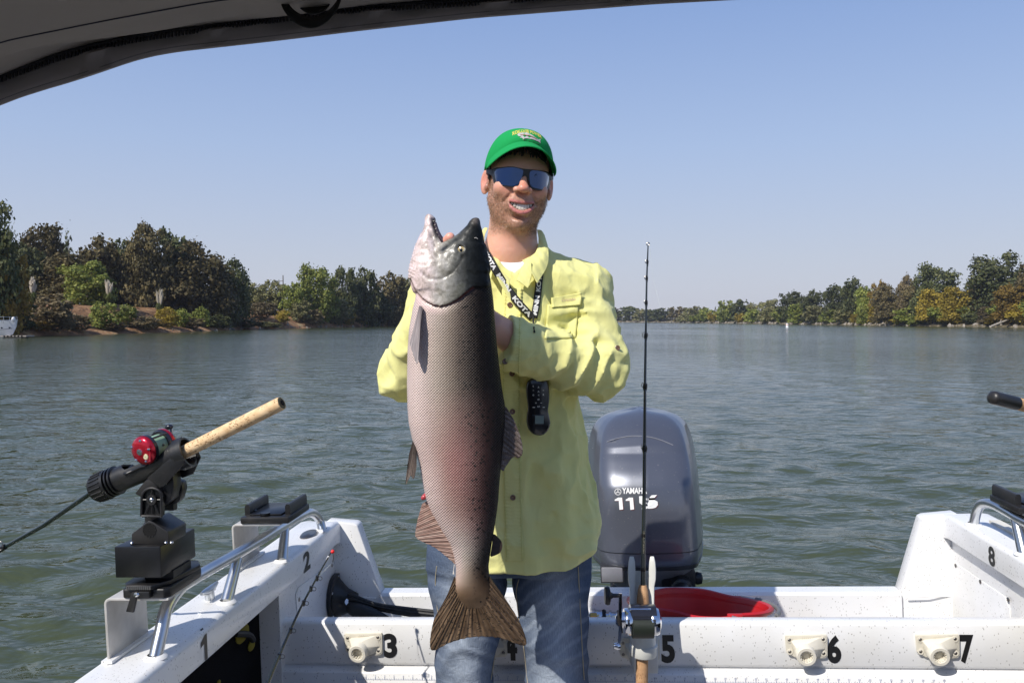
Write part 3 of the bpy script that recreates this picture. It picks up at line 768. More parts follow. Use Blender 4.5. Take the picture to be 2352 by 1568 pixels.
# ------------------------------------------------------------------ the boat we stand in
def speckled(name, col=(.80, .80, .80)):
    m = M(name, col, rough=.32, coat=.25)
    v = node(m, 'ShaderNodeTexVoronoi'); v.inputs['Scale'].default_value = 150; v.inputs['Randomness'].default_value = 1
    m.node_tree.links.new(objco(m, (1, 1, .55)), v.inputs['Vector'])
    n = noise(m, 30, 2)
    th = mathn(m, 'LESS_THAN', v.outputs['Distance'], mathn(m, 'MULTIPLY', mathn(m, 'GREATER_THAN', n, .46), .19))
    v2 = node(m, 'ShaderNodeTexVoronoi'); v2.inputs['Scale'].default_value = 46; m.node_tree.links.new(objco(m), v2.inputs['Vector'])
    t2 = mathn(m, 'LESS_THAN', v2.outputs['Distance'], .075)
    grime = ramp(m, noise(m, 5, 6), [(.35, (.93, .92, .89)), (.6, (1, 1, 1))])
    c = mix(m, th, col, (.46, .45, .44)); c = mix(m, t2, c, (.42, .40, .38)); c = mix(m, 1.0, c, grime, 'MULTIPLY'); base(m, c)
    bump_to(m, noise(m, 160, 3), .25, .001)
    return m
WHITE = speckled('speckled_white_paint')
ALU = M('rail_aluminium', (.62, .64, .66), rough=.28, metal=1, bump=(60, .3, .0006), vary=(9, (.45, .47, .50), .3, .6))
PLATE = M('bracket_aluminium', (.62, .60, .57), rough=.5, metal=.35, bump=(90, .4, .0006), vary=(22, (.46, .44, .41), .3, .65))
BLK = M('black_plastic', (.009, .009, .010), rough=.40, bump=(140, .35, .0006), vary=(12, (.024, .022, .021), .32, .55))
BLK2 = M('black_paint', (.005, .005, .006), rough=.32, bump=(70, .4, .0008), vary=(38, (.10, .095, .085), .22, .30))
INK = M('black_vinyl', (.012, .012, .013), rough=.45)
STEEL = M('steel', (.65, .65, .66), rough=.2, metal=1)
DARKST = M('dark_steel', (.28, .26, .24), rough=.35, metal=1)
CREAM = M('cream_plastic', (.72, .68, .58), rough=.42, bump=(60, .2, .0006), vary=(10, (.62, .57, .46), .3, .6))
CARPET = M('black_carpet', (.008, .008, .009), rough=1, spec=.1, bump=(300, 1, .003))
FLOOR = M('deck_paint', (.30, .30, .31), rough=.7, bump=(80, .5, .001))

boat = thing('fishing_boat', 'white speckled aluminium fishing boat whose stern fills the bottom of the photo', 'boat', (0, 0, 0), BOAT)
UL, UR = -.605, 1.265                                   # inner faces of the two gunwales
def mirror(u): return .66 - u
# bulkhead: lip, face, cove, ruler shelf; swept along u
prof = [(.045, -.60), (.045, -.004), (.038, .0), (.010, .0005), (.003, -.002), (0, -.008), (0, -.107), (.003, -.113), (.010, -.117), (.012, -.121), (.009, -.1245), (-.005, -.127), (-.012, -.1295), (-.0145, -.1325), (-.016, -.60)]
mb = MB(); mb.loft([[Vector((u, v, w)) for v, w in prof] for u in (-.655, -.3, .1, .5, .9, 1.36)]); mb.build('bulkhead', WHITE, boat, sharp=50)
# slanted left end of the bulkhead, up to the gunwale
a, b, c_, d = Vector((-.706, -.012, .020)), Vector((-.640, -.004, .002)), Vector((-.640, -.02, -.62)), Vector((-.640, -.03, -.62))
mb = MB(); mb.prism([(-.708, .095), (-.628, .095), (-.628, -.62), (-.650, -.62)], 1, -.0175, .046)
mb.build('corner_post', WHITE, boat)
mb = MB(); mb.prism([(1.30, .09), (1.36, .09), (1.36, -.005), (1.30, -.005)], 1, .003, .046); mb.build('corner_post', WHITE, boat)
# gunwales: rounded box section swept fore and aft
def gunwale(s):
    uo = -.722; cs = [(-.607, .158), (-.612, .163), (-.62, .165), (-.708, .165), (-.716, .168), (-.724, .166), (-.728, .150), (-.728, .02), (-.715, .02), (-.715, .10), (-.63, .094), (-.612, .092), (-.606, .096), (-.605, .104), (-.605, .152)]
    if s > 0: cs = [(mirror(u), w) for u, w in cs]
    mb = MB(); vs_ = [-3.5, -1.9, -1.4, -1.0, -.6, -.2, .1, .3, .42, .470, .485]
    rings = []
    for v in vs_:
        k = 1 if v < .45 else 0
        rings.append([Vector((u, v, w + (.0 if v < .42 else -.012 * (v - .42) / .065))) for u, w in cs])
    mb.loft(rings); mb.build('gunwale', WHITE, boat, sharp=35)
gunwale(-1); gunwale(1)
# inner sides of the motor well, stern corners
for s in (-1, 1):
    fu = (lambda u: u) if s < 0 else mirror
    poly = [(.0, .10), (.47, .085), (.47, -.60), (.0, -.60)]
    MB().prism(poly, 0, fu(-.63), fu(-.642)).build('well_side', WHITE, boat)
    # stern upright: slanted wing of the transom
    poly = [(-.652, .160), (-.560, .152), (-.548, .146), (-.478, -.074), (-.470, -.60), (-.652, -.60)]
    MB().prism([(fu(u), w) for u, w in poly], 1, .452, .505).build('stern_wing', WHITE, boat, bevel=.004)
    # hull side outside
    MB().loft([[Vector((fu(u), v, w)) for u, w in ((-.722, .10), (-.735, -.5), (-.715, -.5), (-.705, .09))] for v in (-3.5, -1.9, -1, 0, .5)]).build('hull_side', WHITE, boat)
# outer transom
MB().prism([(.44, -.60), (.44, -.081), (.448, -.073), (.500, -.0735), (.506, -.080), (.506, -.60)], 0, -.476, mirror(-.476)).build('transom', WHITE, boat)
MB().box((-.63, .045, -.34), (mirror(-.63), .44, -.325)).build('well_floor', WHITE, boat)
MB().box((-.70, -3.6, -.62), (mirror(-.70), .0, -.60)).build('deck', FLOOR, boat)
# dark side pocket under the left gunwale, with carpet, and the same on the right
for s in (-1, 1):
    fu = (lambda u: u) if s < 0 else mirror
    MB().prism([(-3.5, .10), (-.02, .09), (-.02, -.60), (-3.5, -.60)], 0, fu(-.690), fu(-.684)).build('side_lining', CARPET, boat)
# unseen wheelhouse wall and windows, added behind us to darken the lens reflections
MB().box((-.70, -3.6, -.60), (mirror(-.70), -3.55, 1.15)).build('added_wheelhouse_wall', M('added_wall_lining', (.16, .16, .17), rough=.7), boat)
MB().box((-.45, -3.549, .45), (.10, -3.545, 1.0)).build('added_window', M('added_window_glass', (.02, .02, .025), rough=.05), boat)
MB().box((.25, -3.549, .45), (1.1, -3.545, 1.0)).build('added_window', bpy.data.materials['added_window_glass'], boat)
# hatch panels with screws on the well sides
def hatch(s, pts, scr):
    fu = (lambda u: u) if s < 0 else mirror
    mb = MB(); mb.prism(pts, 0, fu(-.630), fu(-.6265)); mb.build('hatch_panel', WHITE, boat, bevel=.0012)
    for v, w in scr:
        MB().ball((fu(-.626), v, w), (.003, .0065, .0065), 8).build('screw', DARKST, boat)
hatch(-1, [(.105, .040), (.128, .052), (.452, .030), (.462, .018), (.425, -.27), (.135, -.27)], [(.125, .018), (.42, .026), (.30, .038), (.40, -.16), (.15, -.20)])
q = [onU(x, y, 1.29) for x, y in ((2175, 1280), (2325, 1370), (2316, 1432), (2180, 1432))]
hatch(1, [(.475, .02), (.12, .024), (.096, .0), (.09, -.27), (.47, -.27)], [(onU(x, y, 1.29).y, onU(x, y, 1.29).z) for x, y in ((2198, 1298), (2255, 1335), (2319, 1376), (2176, 1421))])
# weld bead lines on the transom corners
MB().tube([(-.62, .452, -.088), (-.55, .438, -.084), (-.49, .439, -.087)], .0022, 6).build('weld_seam', WHITE, boat)
MB().tube([(mirror(-.62), .452, -.088), (mirror(-.55), .438, -.084), (mirror(-.49), .439, -.087)], .0022, 6).build('weld_seam', WHITE, boat)
# cable boot and cables
boot = link_mesh('cable_boot', None, boat) if False else None
mb = MB(); oval = [(.432 + .082 * math.cos(a) * (1), -.083 + .078 * math.sin(a) - .25 * .082 * math.cos(a) * .3) for a in np.linspace(0, 2 * math.pi, 33)[:-1]]
mb.prism(oval, 0, -.626, -.612)
rings = []
for k, (du, s) in enumerate(((0, .80), (.012, .66), (.03, .50), (.06, .42))):
    rings.append([Vector((-.612 + du, .432 + (v - .432) * s, -.083 + (w + .083) * s - du * .3)) for v, w in oval])
mb.loft(rings); bt_ = mb.build('cable_boot', BLK, boat, sharp=50, bevel=.001)
for a in np.linspace(.4, 5.9, 6):
    MB().ball((-.611, .432 + .073 * math.cos(a), -.083 + .069 * math.sin(a)), (.003, .0045, .0045), 8).build('screw', STEEL, boat)
c0 = Vector((-.565, .425, -.095))
e1 = onV(985, 1420, .36); e2 = onV(1010, 1426, .36)
CB = M('black_rubber_cable', (.012, .012, .012), rough=.55)
MB().tube([c0, onV(815, 1397, .36), onV(845, 1408, .34), onV(875, 1420, .33), onV(915, 1442, .33)], [.021, .024, .022, .018, .013], 12, sub=5).build('steering_sleeve', CB, boat)
for k, (dy, r_) in enumerate(((0, .008), (9, .0065), (-7, .006))):
    MB().tube([c0 + Vector((0, 0, .01)), onV(805, 1372 + dy, .37), onV(860, 1390 + dy * .6, .36), onV(930, 1402 + dy * .8, .35), onV(1040, 1415 + dy, .35), onV(1200, 1428 + dy, .38), onV(1380, 1420, .48)], r_, 8, sub=5).build('cable', CB, boat)
MB().tube([c0 + Vector((-.01, 0, -.005)), onV(800, 1381, .37)], .011, 12).build('hose_clip', STEEL, boat)
# numbers of the rod positions
def face_num(t, u0, u1, w0, w1, bold=.045):
    decal('number', t, lambda x, y, l: (u0 + (u1 - u0) * x, -.0006 - l, w1 + (w0 - w1) * y), INK, boat, bold=bold)
face_num('3', -.348, -.312, -.030, -.096); face_num('4', -.027, .011, -.033, -.101); face_num('5', .386, .421, -.032, -.105)
face_num('6', .801, .836, -.031, -.103); face_num('7', 1.122, 1.155, -.029, -.101)
def side_num(t, u, v0, v1, w0, w1, sg):
    def fn(x, y, l):
        w = w1 + (w0 - w1) * y; v = v0 + (v1 - v0) * x
        if w > .153: return Vector((u - sg * min(.012, (w - .153)) , v, .1575 + min((w - .153) * .65, .0072) + l))
        return Vector((u + sg * l, v, w))
    v, f = text_norm(t, bold=.035)
    mb = MB(); mb.add([fn(p.x, p.y, .0011) for p in v], f)
    bm = bmesh.new(); vs = [bm.verts.new(p) for p in mb.v]
    for q_ in mb.f:
        try: bm.faces.new([vs[i] for i in q_])
        except ValueError: pass
    me = bpy.data.meshes.new('number'); bm.to_mesh(me); bm.free(); me.materials.append(INK); link_mesh('number', me, boat)
side_num('2', UL, .112, .166, .152, .096, 1); side_num('8', UR, .153, .116, .152, .100, -1)
mb = MB(); q = [(.55, 0), (1, 0), (1, 1), (.65, 1), (.0, .80), (.0, .62), (.55, .68)]
mb.add([Vector((UL + .001, -.500 + .028 * x, .098 + (.152 - .098) * y)) for x, y in q], [tuple(range(7))])
mb.add([Vector((UL - .0005, -.4815, .1525)), Vector((UL - .0005, -.472, .1525)), Vector((UL - .007, -.474, .1645)), Vector((UL - .007, -.486, .1645))], [(0, 1, 2, 3)]); mb.build('number', INK, boat)
# printed measuring scale on the shelf under the groove
RUL = M('ruler_print', (.28, .32, .48), rough=.6)
mb = MB(); u0 = -.396 - .0254 * 2
def shelf(u, w, l=.0006): 
    return Vector((u, -.0152 - (-.1325 - w) * .0033 - l, w))
for k in range(0, 61):
    u = u0 + k * .0254; L_ = .007
    mb.add([shelf(u - .0006, -.1400), shelf(u + .0006, -.1400), shelf(u + .0006, -.1400 - L_), shelf(u - .0006, -.1400 - L_)], [(0, 1, 2, 3)])
    for j in (1, 2, 3):
        x = u + j * .0254 / 4
        mb.add([shelf(x - .0003, -.1435), shelf(x + .0003, -.1435), shelf(x + .0003, -.1470), shelf(x - .0003, -.1470)], [(0, 1, 2, 3)])
mb.add([shelf(u0, -.1470), shelf(u0 + 60 * .0254, -.1470), shelf(u0 + 60 * .0254, -.1476), shelf(u0, -.1476)], [(0, 1, 2, 3)])
for k in range(1, 61):
    v, f = text_vf(str(k), size=.0062); xs = [p.x for p in v]; w_ = max(xs)
    mb.add([shelf(u0 + k * .0254 + p.x - w_ / 2, -.1395 + p.y) for p in v], f)
mb.build('measuring_scale', RUL, boat)
# small chrome cleat and scupper on the gunwale top
cl = onW(482, 1375, .166)
mb = MB(); mb.tube([cl + Vector((0, 0, -.002)), cl + Vector((0, 0, .022))], .011, 12)
mb.tube([cl + Vector((-.0, -.04, .026)), cl + Vector((0, -.015, .022)), cl + Vector((0, .015, .022)), cl + Vector((0, .04, .026))], [.004, .009, .009, .004], 10); mb.build('cleat', ALU, boat)
sc_ = onW(710, 1227, .166)
mb = MB(); mb.lathe([(.001, .006), (.020, .006), (.024, .001), (.024, -.002)], Matrix.Translation(sc_) @ Matrix.Diagonal((1, 2.0, 1, 1)), 20); mb.build('drain_cap', DARKST, boat)
# grab rails: bent tube and posts, each rail welded to the boat
def rail(s, pts, posts, foots):
    pts = [Vector(p) for p in pts]; mb = MB(); mb.tube(pts, .0132, 16, sub=6); rl = mb.build('grab_rail', ALU, boat)
    for a, b in posts:
        p = MB().tube([a, b], [.0145, .012], 14).build('rail_post', ALU, rl)
    for f in foots:
        MB().lathe([(.024, -.001), (.021, .003), (.0150, .006)], Matrix.Translation(f), 14).build('weld', WHITE, rl)
U = -.637
def rp(x, y, u=U): return onU(x, y, u)
b0 = onW(357, 1508, .165); b1 = onW(740, 1217, .165)
top = [(-.615, .245), (-.50, .262)]
P = [b0, Vector((b0.x, -.604, .205)), Vector((-.635, -.575, .243)), Vector((U, -.520, .262))]
def top_at(x, y): return onU(x, y, U)
for x, y in ((440, 1331), (560, 1262), (640, 1214), (690, 1185)): P.append(top_at(x, y))
P += [Vector((-.633, top_at(712, 1176).y - .004, top_at(712, 1176).z)), Vector((-.630, top_at(730, 1186).y - .01, top_at(730, 1186).z - .004)), b1]
rail(-1, P, [(onW(520, 1382, .165), top_at(546, 1283)), (onW(648, 1287, .165), top_at(655, 1212))], [b0, b1, onW(520, 1382, .165), onW(648, 1287, .165)])
rail_r = [onW(2236, 1204, .165)]
UR_ = rail_r[0].x
rail_r += [onU(2245, 1170, UR_), onU(2258, 1156, UR_), onU(2282, 1158, UR_), onU(2320, 1178, UR_), onU(2360, 1200, UR_)]
e = rail_r[-1]; rail_r += [Vector((UR_, -.35, e.z + .01)), Vector((UR_, -.56, e.z + .005)), Vector((UR_, -.60, .21)), Vector((UR_, -.615, .165))]
rail(1, rail_r, [(onW(2352, 1272, .165), onU(2332, 1188, UR_)), (Vector((UR_, -.3, .165)), Vector((UR_, -.3, e.z)))], [rail_r[0], onW(2352, 1272, .165), rail_r[-1]])
# pale hatch lid lying on the right gunwale shoulder
q = [onW(x, y, .185) for x, y in ((2262, 1182), (2292, 1188), (2352, 1228), (2352, 1262), (2330, 1255), (2268, 1196))]
MB().box((1.345, -.35, .160), (1.375, .33, .172)).build('gunwale_strip', CREAM, boat)

# ------------------------------------------------------------------ rod mount brackets
def bracket(v0, label, s=-1, dv=.135):
    fu = (lambda u: u) if s < 0 else mirror
    t = thing('mount_bracket', label, 'bracket', (fu(-.72), v0, .165), BOAT, 'bent aluminium brackets on the gunwales')
    # plate profile in the u,w plane, bent, extruded along v
    pr = [(-.716, .166)]; 
    for a in np.linspace(180, 90, 6): pr.append((-.706 + .012 * math.cos(R(a)), .278 + .012 * math.sin(R(a))))
    pr += [(-.586, .290)]
    inn = [(-.586, .285)]
    for a in np.linspace(90, 180, 6): inn.append((-.706 + .007 * math.cos(R(a)), .278 + .007 * math.sin(R(a))))
    inn += [(-.711, .166)]
    MB().prism([(fu(u), w) for u, w in pr + inn], 1, v0, v0 + dv).build('plate', PLATE, t, bevel=.0008)
    MB().box((fu(-.722), v0 - .01, .1665), (fu(-.700), v0 + dv + .01, .172)).build('weld', WHITE, t)
    return t
bracket(-.655, 'nearer aluminium bracket on the left gunwale, under the black rod rig', dv=.14)
bracket(-.092, 'farther aluminium bracket on the left gunwale, carrying the empty black cradle', dv=.155)
# swivel base: lower plate shared by the rig and the empty cradles
def cradle(name, label, v0, s=-1, full=True):
    fu = (lambda u: u) if s < 0 else mirror
    t = thing(name, label, 'mount cradle', (fu(-.64), v0 + .07, .291), BOAT, 'black mount cradles')
    MB().box((fu(-.692), v0 - .005, .2908), (fu(-.560), v0 + .15, .309), bev=.004).build('base_plate', BLK, t)
    MB().box((fu(-.672), v0 + .01, .309), (fu(-.585), v0 + .14, .314), bev=.002).build('top_pad', BLK2, t)
    for u in (-.682, -.572):
        MB().prism([(u - .007, .309), (u + .007, .309), (u + .007, .330), (u + .004, .336), (u - .004, .336), (u - .007, .330)] if s < 0 else [(mirror(u) - .007, .309), (mirror(u) + .007, .309), (mirror(u) + .007, .330), (mirror(u) + .004, .336), (mirror(u) - .004, .336), (mirror(u) - .007, .330)], 1, v0 + .02, v0 + .145).build('side_jaw', BLK, t)
    MB().lathe([(.001, .004), (.013, .004), (.013, -.002)], Matrix.Translation((fu(-.63), v0 + .012, .3125)), 14).build('lock_button', BLK2, t)
    for du in (-.045, .04):
        MB().ball((fu(-.628 + du), v0 + .05, .3145), (.004, .004, .002), 8).build('screw', DARKST, t)
    return t
cradle('mount_cradle', 'empty black cradle on the farther left bracket', -.092)
ck = cradle('mount_cradle', 'black cradle at the right photo edge beside the right grab rail', 0.0, s=1)
ck.matrix_world = BOAT @ Matrix.Translation(Vector(ck['base']) + Vector((.050, 0, -.022)))
tr_ = thing('mount_bracket', 'aluminium bracket under the black cradle at the right edge', 'bracket', (1.38, .1, .165), BOAT, 'bent aluminium brackets on the gunwales')
v_ = 0.0
pr = [(mirror(u), w) for u, w in ((-.716, .166), (-.716, .290), (-.586, .290), (-.586, .285), (-.711, .285), (-.711, .166))]
MB().prism(pr, 1, v_, v_ + .15).build('plate', PLATE, tr_)
tr_.matrix_world = BOAT @ Matrix.Translation(Vector(tr_['base']) + Vector((.050, 0, -.022)))

# ------------------------------------------------------------------ flush rod mounts on the bulkhead
def rod_mount(u, w, label, nozz=True):
    t = thing('rod_mount', label, 'rod mount', (u, 0, w), BOAT, 'cream rod mounts screwed to the bulkhead')
    out = [(-.051, .029), (.050, .031), (.052, .026), (.051, -.022), (.046, -.028), (.004, -.031), (-.030, -.026), (-.050, -.014), (-.052, .024)]
    MB().prism([(u + a, w + b) for a, b in out], 1, -.0008, -.0085).build('base_plate', CREAM, t, bevel=.0012)
    nz = Vector((u - .006, 0, w - .008))
    # raised wedge joining plate and socket
    r1 = [Vector((u + a, -.008, w + b)) for a, b in ((-.040, .018), (.038, .026), (.046, -.004), (.030, -.024), (-.010, -.024), (-.036, -.006))]
    ax = Vector((-.05, -1, -.10)).normalized()
    M3 = Matrix.Translation(nz + ax * .012) @ ax.to_track_quat('Z', 'Y').to_matrix().to_4x4()
    r2 = [M3 @ Vector((.024 * math.cos(a), .024 * math.sin(a), .012)) for a in (2.6, 1.6, .5, -.5, -1.5, -2.5)]
    ce = sum(r2, Vector()) / 6
    r2 = sorted(r2, key=lambda q: -math.atan2(q.z - ce.z, q.x - ce.x)); ce1 = sum(r1, Vector()) / 6; r1 = sorted(r1, key=lambda q: -math.atan2(q.z - ce1.z, q.x - ce1.x))
    MB().loft([r1, r2]).build('wedge', CREAM, t, bevel=.0015)
    if nozz:
        MB().lathe([(.0245, -.01), (.0245, .026), (.0225, .030), (.0160, .030), (.0150, .026), (.0150, .004), (.001, .004)], M3, 32).build('socket', CREAM, t)
        mb = MB()
        for k in range(12):
            a = k * math.pi / 6; m_ = M3 @ Matrix.Rotation(a, 4, 'Z'); mb.box((.0125, -.0016, .004), (.0156, .0016, .028), m=m_)
        mb.build('spline_teeth', CREAM, t)
    for a, b in ((-.042, .018), (.041, .020), (-.042, -.012), (.041, -.016)):
        MB().lathe([(.0075, .0), (.0075, .0015), (.0045, .0018), (.004, -.001)], Matrix.Translation((u + a, -.0085, w + b)) @ Matrix.Rotation(R(90), 4, 'X'), 12).build('screw_rim', CREAM, t)
        MB().ball((u + a, -.009, w + b), (.0042, .0018, .0042), 8).build('screw', DARKST, t)
    decal('maker_script', 'SCOTTY', lambda x, y, l: (u + .020 + .030 * x, -.0086 - l, w + .002 + .0065 * y + .004 * x), M('moulded_script', (.60, .56, .47), rough=.5) if 'moulded_script' not in bpy.data.materials else bpy.data.materials['moulded_script'], t, shear=.3, bold=.01)
    mb = MB()
    for k in range(6): mb.box((u - .012 + k * .005, -.0084, w + .017), (u - .0095 + k * .005, -.0098, w + .026))
    mb.build('ribs', CREAM, t)
    return t
rod_mount(-.402, -.058, 'leftmost cream rod mount, nearest the cable boot')
rod_mount(-.066, -.060, 'cream rod mount mostly hidden behind the blue jeans')
rod_mount(.750, -.059, 'empty cream rod mount right of the red bucket')
rod_mount(1.068, -.057, 'rightmost cream rod mount, nearest the right grab rail')
rod_mount(.330, -.068, 'cream mount plate behind the upright rod holder', nozz=False)
# ------------------------------------------------------------------ outboard motor
COWL = M('cowling_paint', (.12, .13, .155), rough=.34, metal=.5, coat=.6, Coat_Roughness=.08)
base(COWL, mix(COWL, mathn(COWL, 'GREATER_THAN', noise(COWL, 140, 2), .70), ramp(COWL, noise(COWL, 4, 4), [(.3, (.105, .113, .14)), (.7, (.13, .14, .17))]), (.19, .19, .20)))
bump_to(COWL, noise(COWL, 700, 1), .12, .0006)
TRIM = M('motor_trim', (.03, .03, .034), rough=.3, coat=.4)
LOWC = M('motor_lower_paint', (.32, .32, .34), rough=.38, metal=.3, coat=.4, vary=(5, (.24, .24, .26), .3, .7))
WV = M('white_vinyl', (.80, .80, .80), rough=.4); RV = M('dark_red_vinyl', (.10, .01, .012), rough=.4)
mu, mv = .392, .93
motor = thing('outboard_motor', 'grey outboard motor with white 115 lettering hanging on the stern', 'outboard motor', (mu, .6, -.15), BOAT)
PLAN = []
for a in np.linspace(0, 2 * math.pi, 73)[:-1]:
    # t: -1 front (towards us) .. 1 rear
    t = -math.cos(a); s = math.sin(a)
    wd = np.interp(t, [-1, -.96, -.88, -.6, -.1, .4, .8, .97, 1], [.0, .58, .755, .88, 1.0, .93, .66, .30, 0])
    PLAN.append((math.copysign(wd, s) if abs(s) > 1e-6 else 0, t))
# w, half width, front v, rear v, tilt of plan
ROWS = [(-.125, .150, .620, 1.08), (-.090, .166, .600, 1.12), (-.065, .188, .578, 1.17), (-.045, .200, .562, 1.20), (-.015, .208, .553, 1.24), (.02, .2100, .552, 1.26), (.10, .2075, .558, 1.27),
        (.17, .204, .566, 1.27), (.225, .201, .580, 1.265), (.262, .198, .602, 1.255), (.30, .194, .636, 1.24), (.335, .188, .672, 1.21), (.365, .180, .705, 1.18), (.392, .168, .742, 1.14), (.414, .146, .785, 1.09), (.430, .112, .83, 1.03), (.440, .06, .88, .97), (.4425, .012, .92, .94)]
def mring(w, hw, v0, v1, off=0):
    c = (v0 + v1) / 2; h = (v1 - v0) / 2; out = []
    for x, t in PLAN:
        X = x * (hw + off); 
        # slight crown of the roof: the middle stands higher than the shoulders
        out.append(Vector((mu + X - .02 * 0 + .0, c + t * (h + off), w + (.012 * (1 - abs(x)) if w > .33 else 0))))
    return out
def rows_at(ws, off=0):
    R_ = np.array(ROWS); return [mring(w, *[float(np.interp(w, R_[:, 0], R_[:, i])) for i in (1, 2, 3)], off) for w in ws]
def fine(a, b, n):
    R_ = [r[0] for r in ROWS if a < r[0] < b]; ws = sorted(set([a, b] + R_ + list(np.linspace(a, b, n)))); return ws
def smooth_rows(ws):
    # smooth in w by Catmull-Rom through the table
    R_ = ROWS; out = []
    for w in ws:
        i = max(0, min(len(R_) - 2, next((k for k in range(len(R_) - 1) if R_[k + 1][0] >= w), len(R_) - 2)))
        t = (w - R_[i][0]) / (R_[i + 1][0] - R_[i][0]); p0, p1, p2, p3 = (np.array(R_[max(0, i - 1)]), np.array(R_[i]), np.array(R_[i + 1]), np.array(R_[min(len(R_) - 1, i + 2)]))
        q = .5 * (2 * p1 + (p2 - p0) * t + (2 * p0 - 5 * p1 + 4 * p2 - p3) * t * t + (3 * p1 - p0 - 3 * p2 + p3) * t ** 3)
        out.append(q[1:])
    return out
def cowl(a, b, n, off=0):
    ws = np.linspace(a, b, n); return [mring(w, max(.004, q[0]), q[1], q[2], off) for w, q in zip(ws, smooth_rows(ws))]
rg = cowl(.018, .4425, 60)
mb = MB(); mb.loft(rg); cw = mb.build('cowling', COWL, motor, sharp=60)
cow_bvh = BVHTree.FromPolygons([tuple(v) for v in mb.v], mb.f)
MB().loft(cowl(.0135, .0195, 3, -.0035)).build('seam', TRIM, motor)
MB().loft(cowl(-.030, .0145, 10)).build('lower_cowling', COWL, motor, sharp=60)
MB().loft(cowl(-.042, -.029, 4, .0035)).build('rubber_band', TRIM, motor, sharp=60)
MB().loft(cowl(-.122, -.041, 8, -.004)).build('bottom_cowling', LOWC, motor, sharp=60)
def on_cowl(u, w, lift=0):
    h = cow_bvh.ray_cast(Vector((u, .2, w)), Vector((0, 1, 0)))
    if h[0] is None: return Vector((u, .56, w))
    return h[0] + h[1] * lift * (1 if h[1].y < 0 else -1)
def px_cowl(x, y, lift):
    d = (onV(x, y, .56) - _o).normalized(); h = cow_bvh.ray_cast(_o, d)
    if h[0] is None: return onV(x, y, .60)
    return h[0] + h[1] * lift * (1 if h[1].dot(d) < 0 else -1)
# lid seam line arched over the front
pts = [px_cowl(x, y, .0005) for x, y in ((1361, 1029), (1395, 1014), (1430, 1004), (1458, 1001), (1490, 1003), (1520, 1011), (1546, 1022))]
MB().tube(pts, .0014, 6, sub=4).build('lid_seam', M('seam_light', (.35, .35, .37), rough=.4, metal=.5), motor)
decal('maker_lettering', 'YAMAHA', lambda x, y, l: px_cowl(1429 + 57 * x, 1133.5 - 14 * y, .0016), WV, motor, bold=.03)
for mat_, dx, dy, lf in ((RV, 1.6, 1.4, .0010), (WV, 0, 0, .0018)):
    # wide italic block digits drawn as polygons, unit box each
    def blk(name, polys):
        mb = MB()
        for P in polys:
            bm = bmesh.new(); vs = [bm.verts.new((x, y, 0)) for x, y in P]; bm.faces.new(vs)
            bmesh.ops.triangulate(bm, faces=bm.faces[:]); bm.verts.index_update()
            mb.add([px_cowl(v.co.x + dx, v.co.y + dy, lf) for v in bm.verts], [[v.index for v in f.verts] for f in bm.faces]); bm.free()
        mb.build(name, mat_, motor, sharp=180)
    one = lambda x: [(x, 1147), (x + 8, 1142), (x + 17, 1142), (x + 19.5, 1169), (x + 11, 1170), (x + 9.4, 1149.5), (x + .6, 1149.5)]
    blk('numeral_one', [one(1412)]); blk('numeral_one', [one(1437)])
    blk('numeral_five', [[(1468, 1139), (1509, 1136), (1503, 1142.5), (1477, 1144), (1477.5, 1148), (1503, 1147.5), (1510, 1151), (1511, 1159), (1506, 1165), (1498, 1167), (1473, 1168), (1479, 1162), (1497, 1161), (1501, 1158), (1500.5, 1154.5), (1497, 1153.2), (1468.5, 1154)]])
mb = MB(); rw = []
for a in np.linspace(0, 2 * math.pi, 33)[:-1]:
    rw.append([px_cowl(1419.5 + r_ * math.cos(a), 1129 + r_ * math.sin(a), .0016) for r_ in (7.6, 6.4)])
mb.add([p for q in rw for p in q], [(2 * i, 2 * i + 1, (2 * i + 3) % 64, (2 * i + 2) % 64) for i in range(32)])
for k in range(3):
    a = -math.pi / 2 + k * 2 * math.pi / 3
    for off_ in (-.9, 0, .9):
        d = (math.cos(a), math.sin(a)); nrm = (-d[1], d[0]); q = []
        for r_, s_ in ((.3, -.28), (.3, .28), (5.9 if off_ == 0 else 4.6, .3), (5.9 if off_ == 0 else 4.6, -.3)):
            q.append(px_cowl(1419.5 + d[0] * r_ + nrm[0] * (s_ + off_ * (1 if r_ > 1 else .3)), 1129 + d[1] * r_ + nrm[1] * (s_ + off_ * (1 if r_ > 1 else .3)), .0017))
        mb.add(q, [(0, 1, 2, 3)])
mb.build('emblem', WV, motor, sharp=180)
# latch cover, cable gland and knob, bracket below
q0, q1 = onV(1381, 1301, .57), onV(1431, 1335, .57)
MB().box((q0.x, .563, q1.z), (q1.x, .60, q0.z), bev=.003).build('latch_cover', LOWC, motor)
MB().box((q0.x - .003, .566, q1.z - .003), (q1.x + .003, .60, q0.z + .003)).build('latch_gap', TRIM, motor)
g = onV(1563, 1345, .60)
MB().lathe([(.001, .06), (.020, .06), (.024, .05), (.026, .03), (.034, .025), (.036, .0), (.04, -.02)], Matrix.Translation(g + Vector((0, -.01, 0))) @ Matrix.Rotation(R(90), 4, 'X'), 20).build('cable_gland', BLK, motor)
MB().box(g + Vector((-.06, -.0, -.04)), g + Vector((.05, .12, .055)), bev=.008).build('gland_block', BLK, motor)
g2 = onV(1598, 1327, .64)
MB().lathe([(.008, 0), (.010, .03), (.018, .036), (.021, .05), (.018, .064), (.006, .068), (.001, .068)], Matrix.Translation(g2 + Vector((-.045, .0, 0))) @ Matrix.Rotation(R(90), 4, 'Y'), 16).build('flush_knob', BLK, motor)
MB().box((mu - .13, .64, -.42), (mu + .12, 1.0, -.120), bev=.01).build('midsection', BLK2, motor)
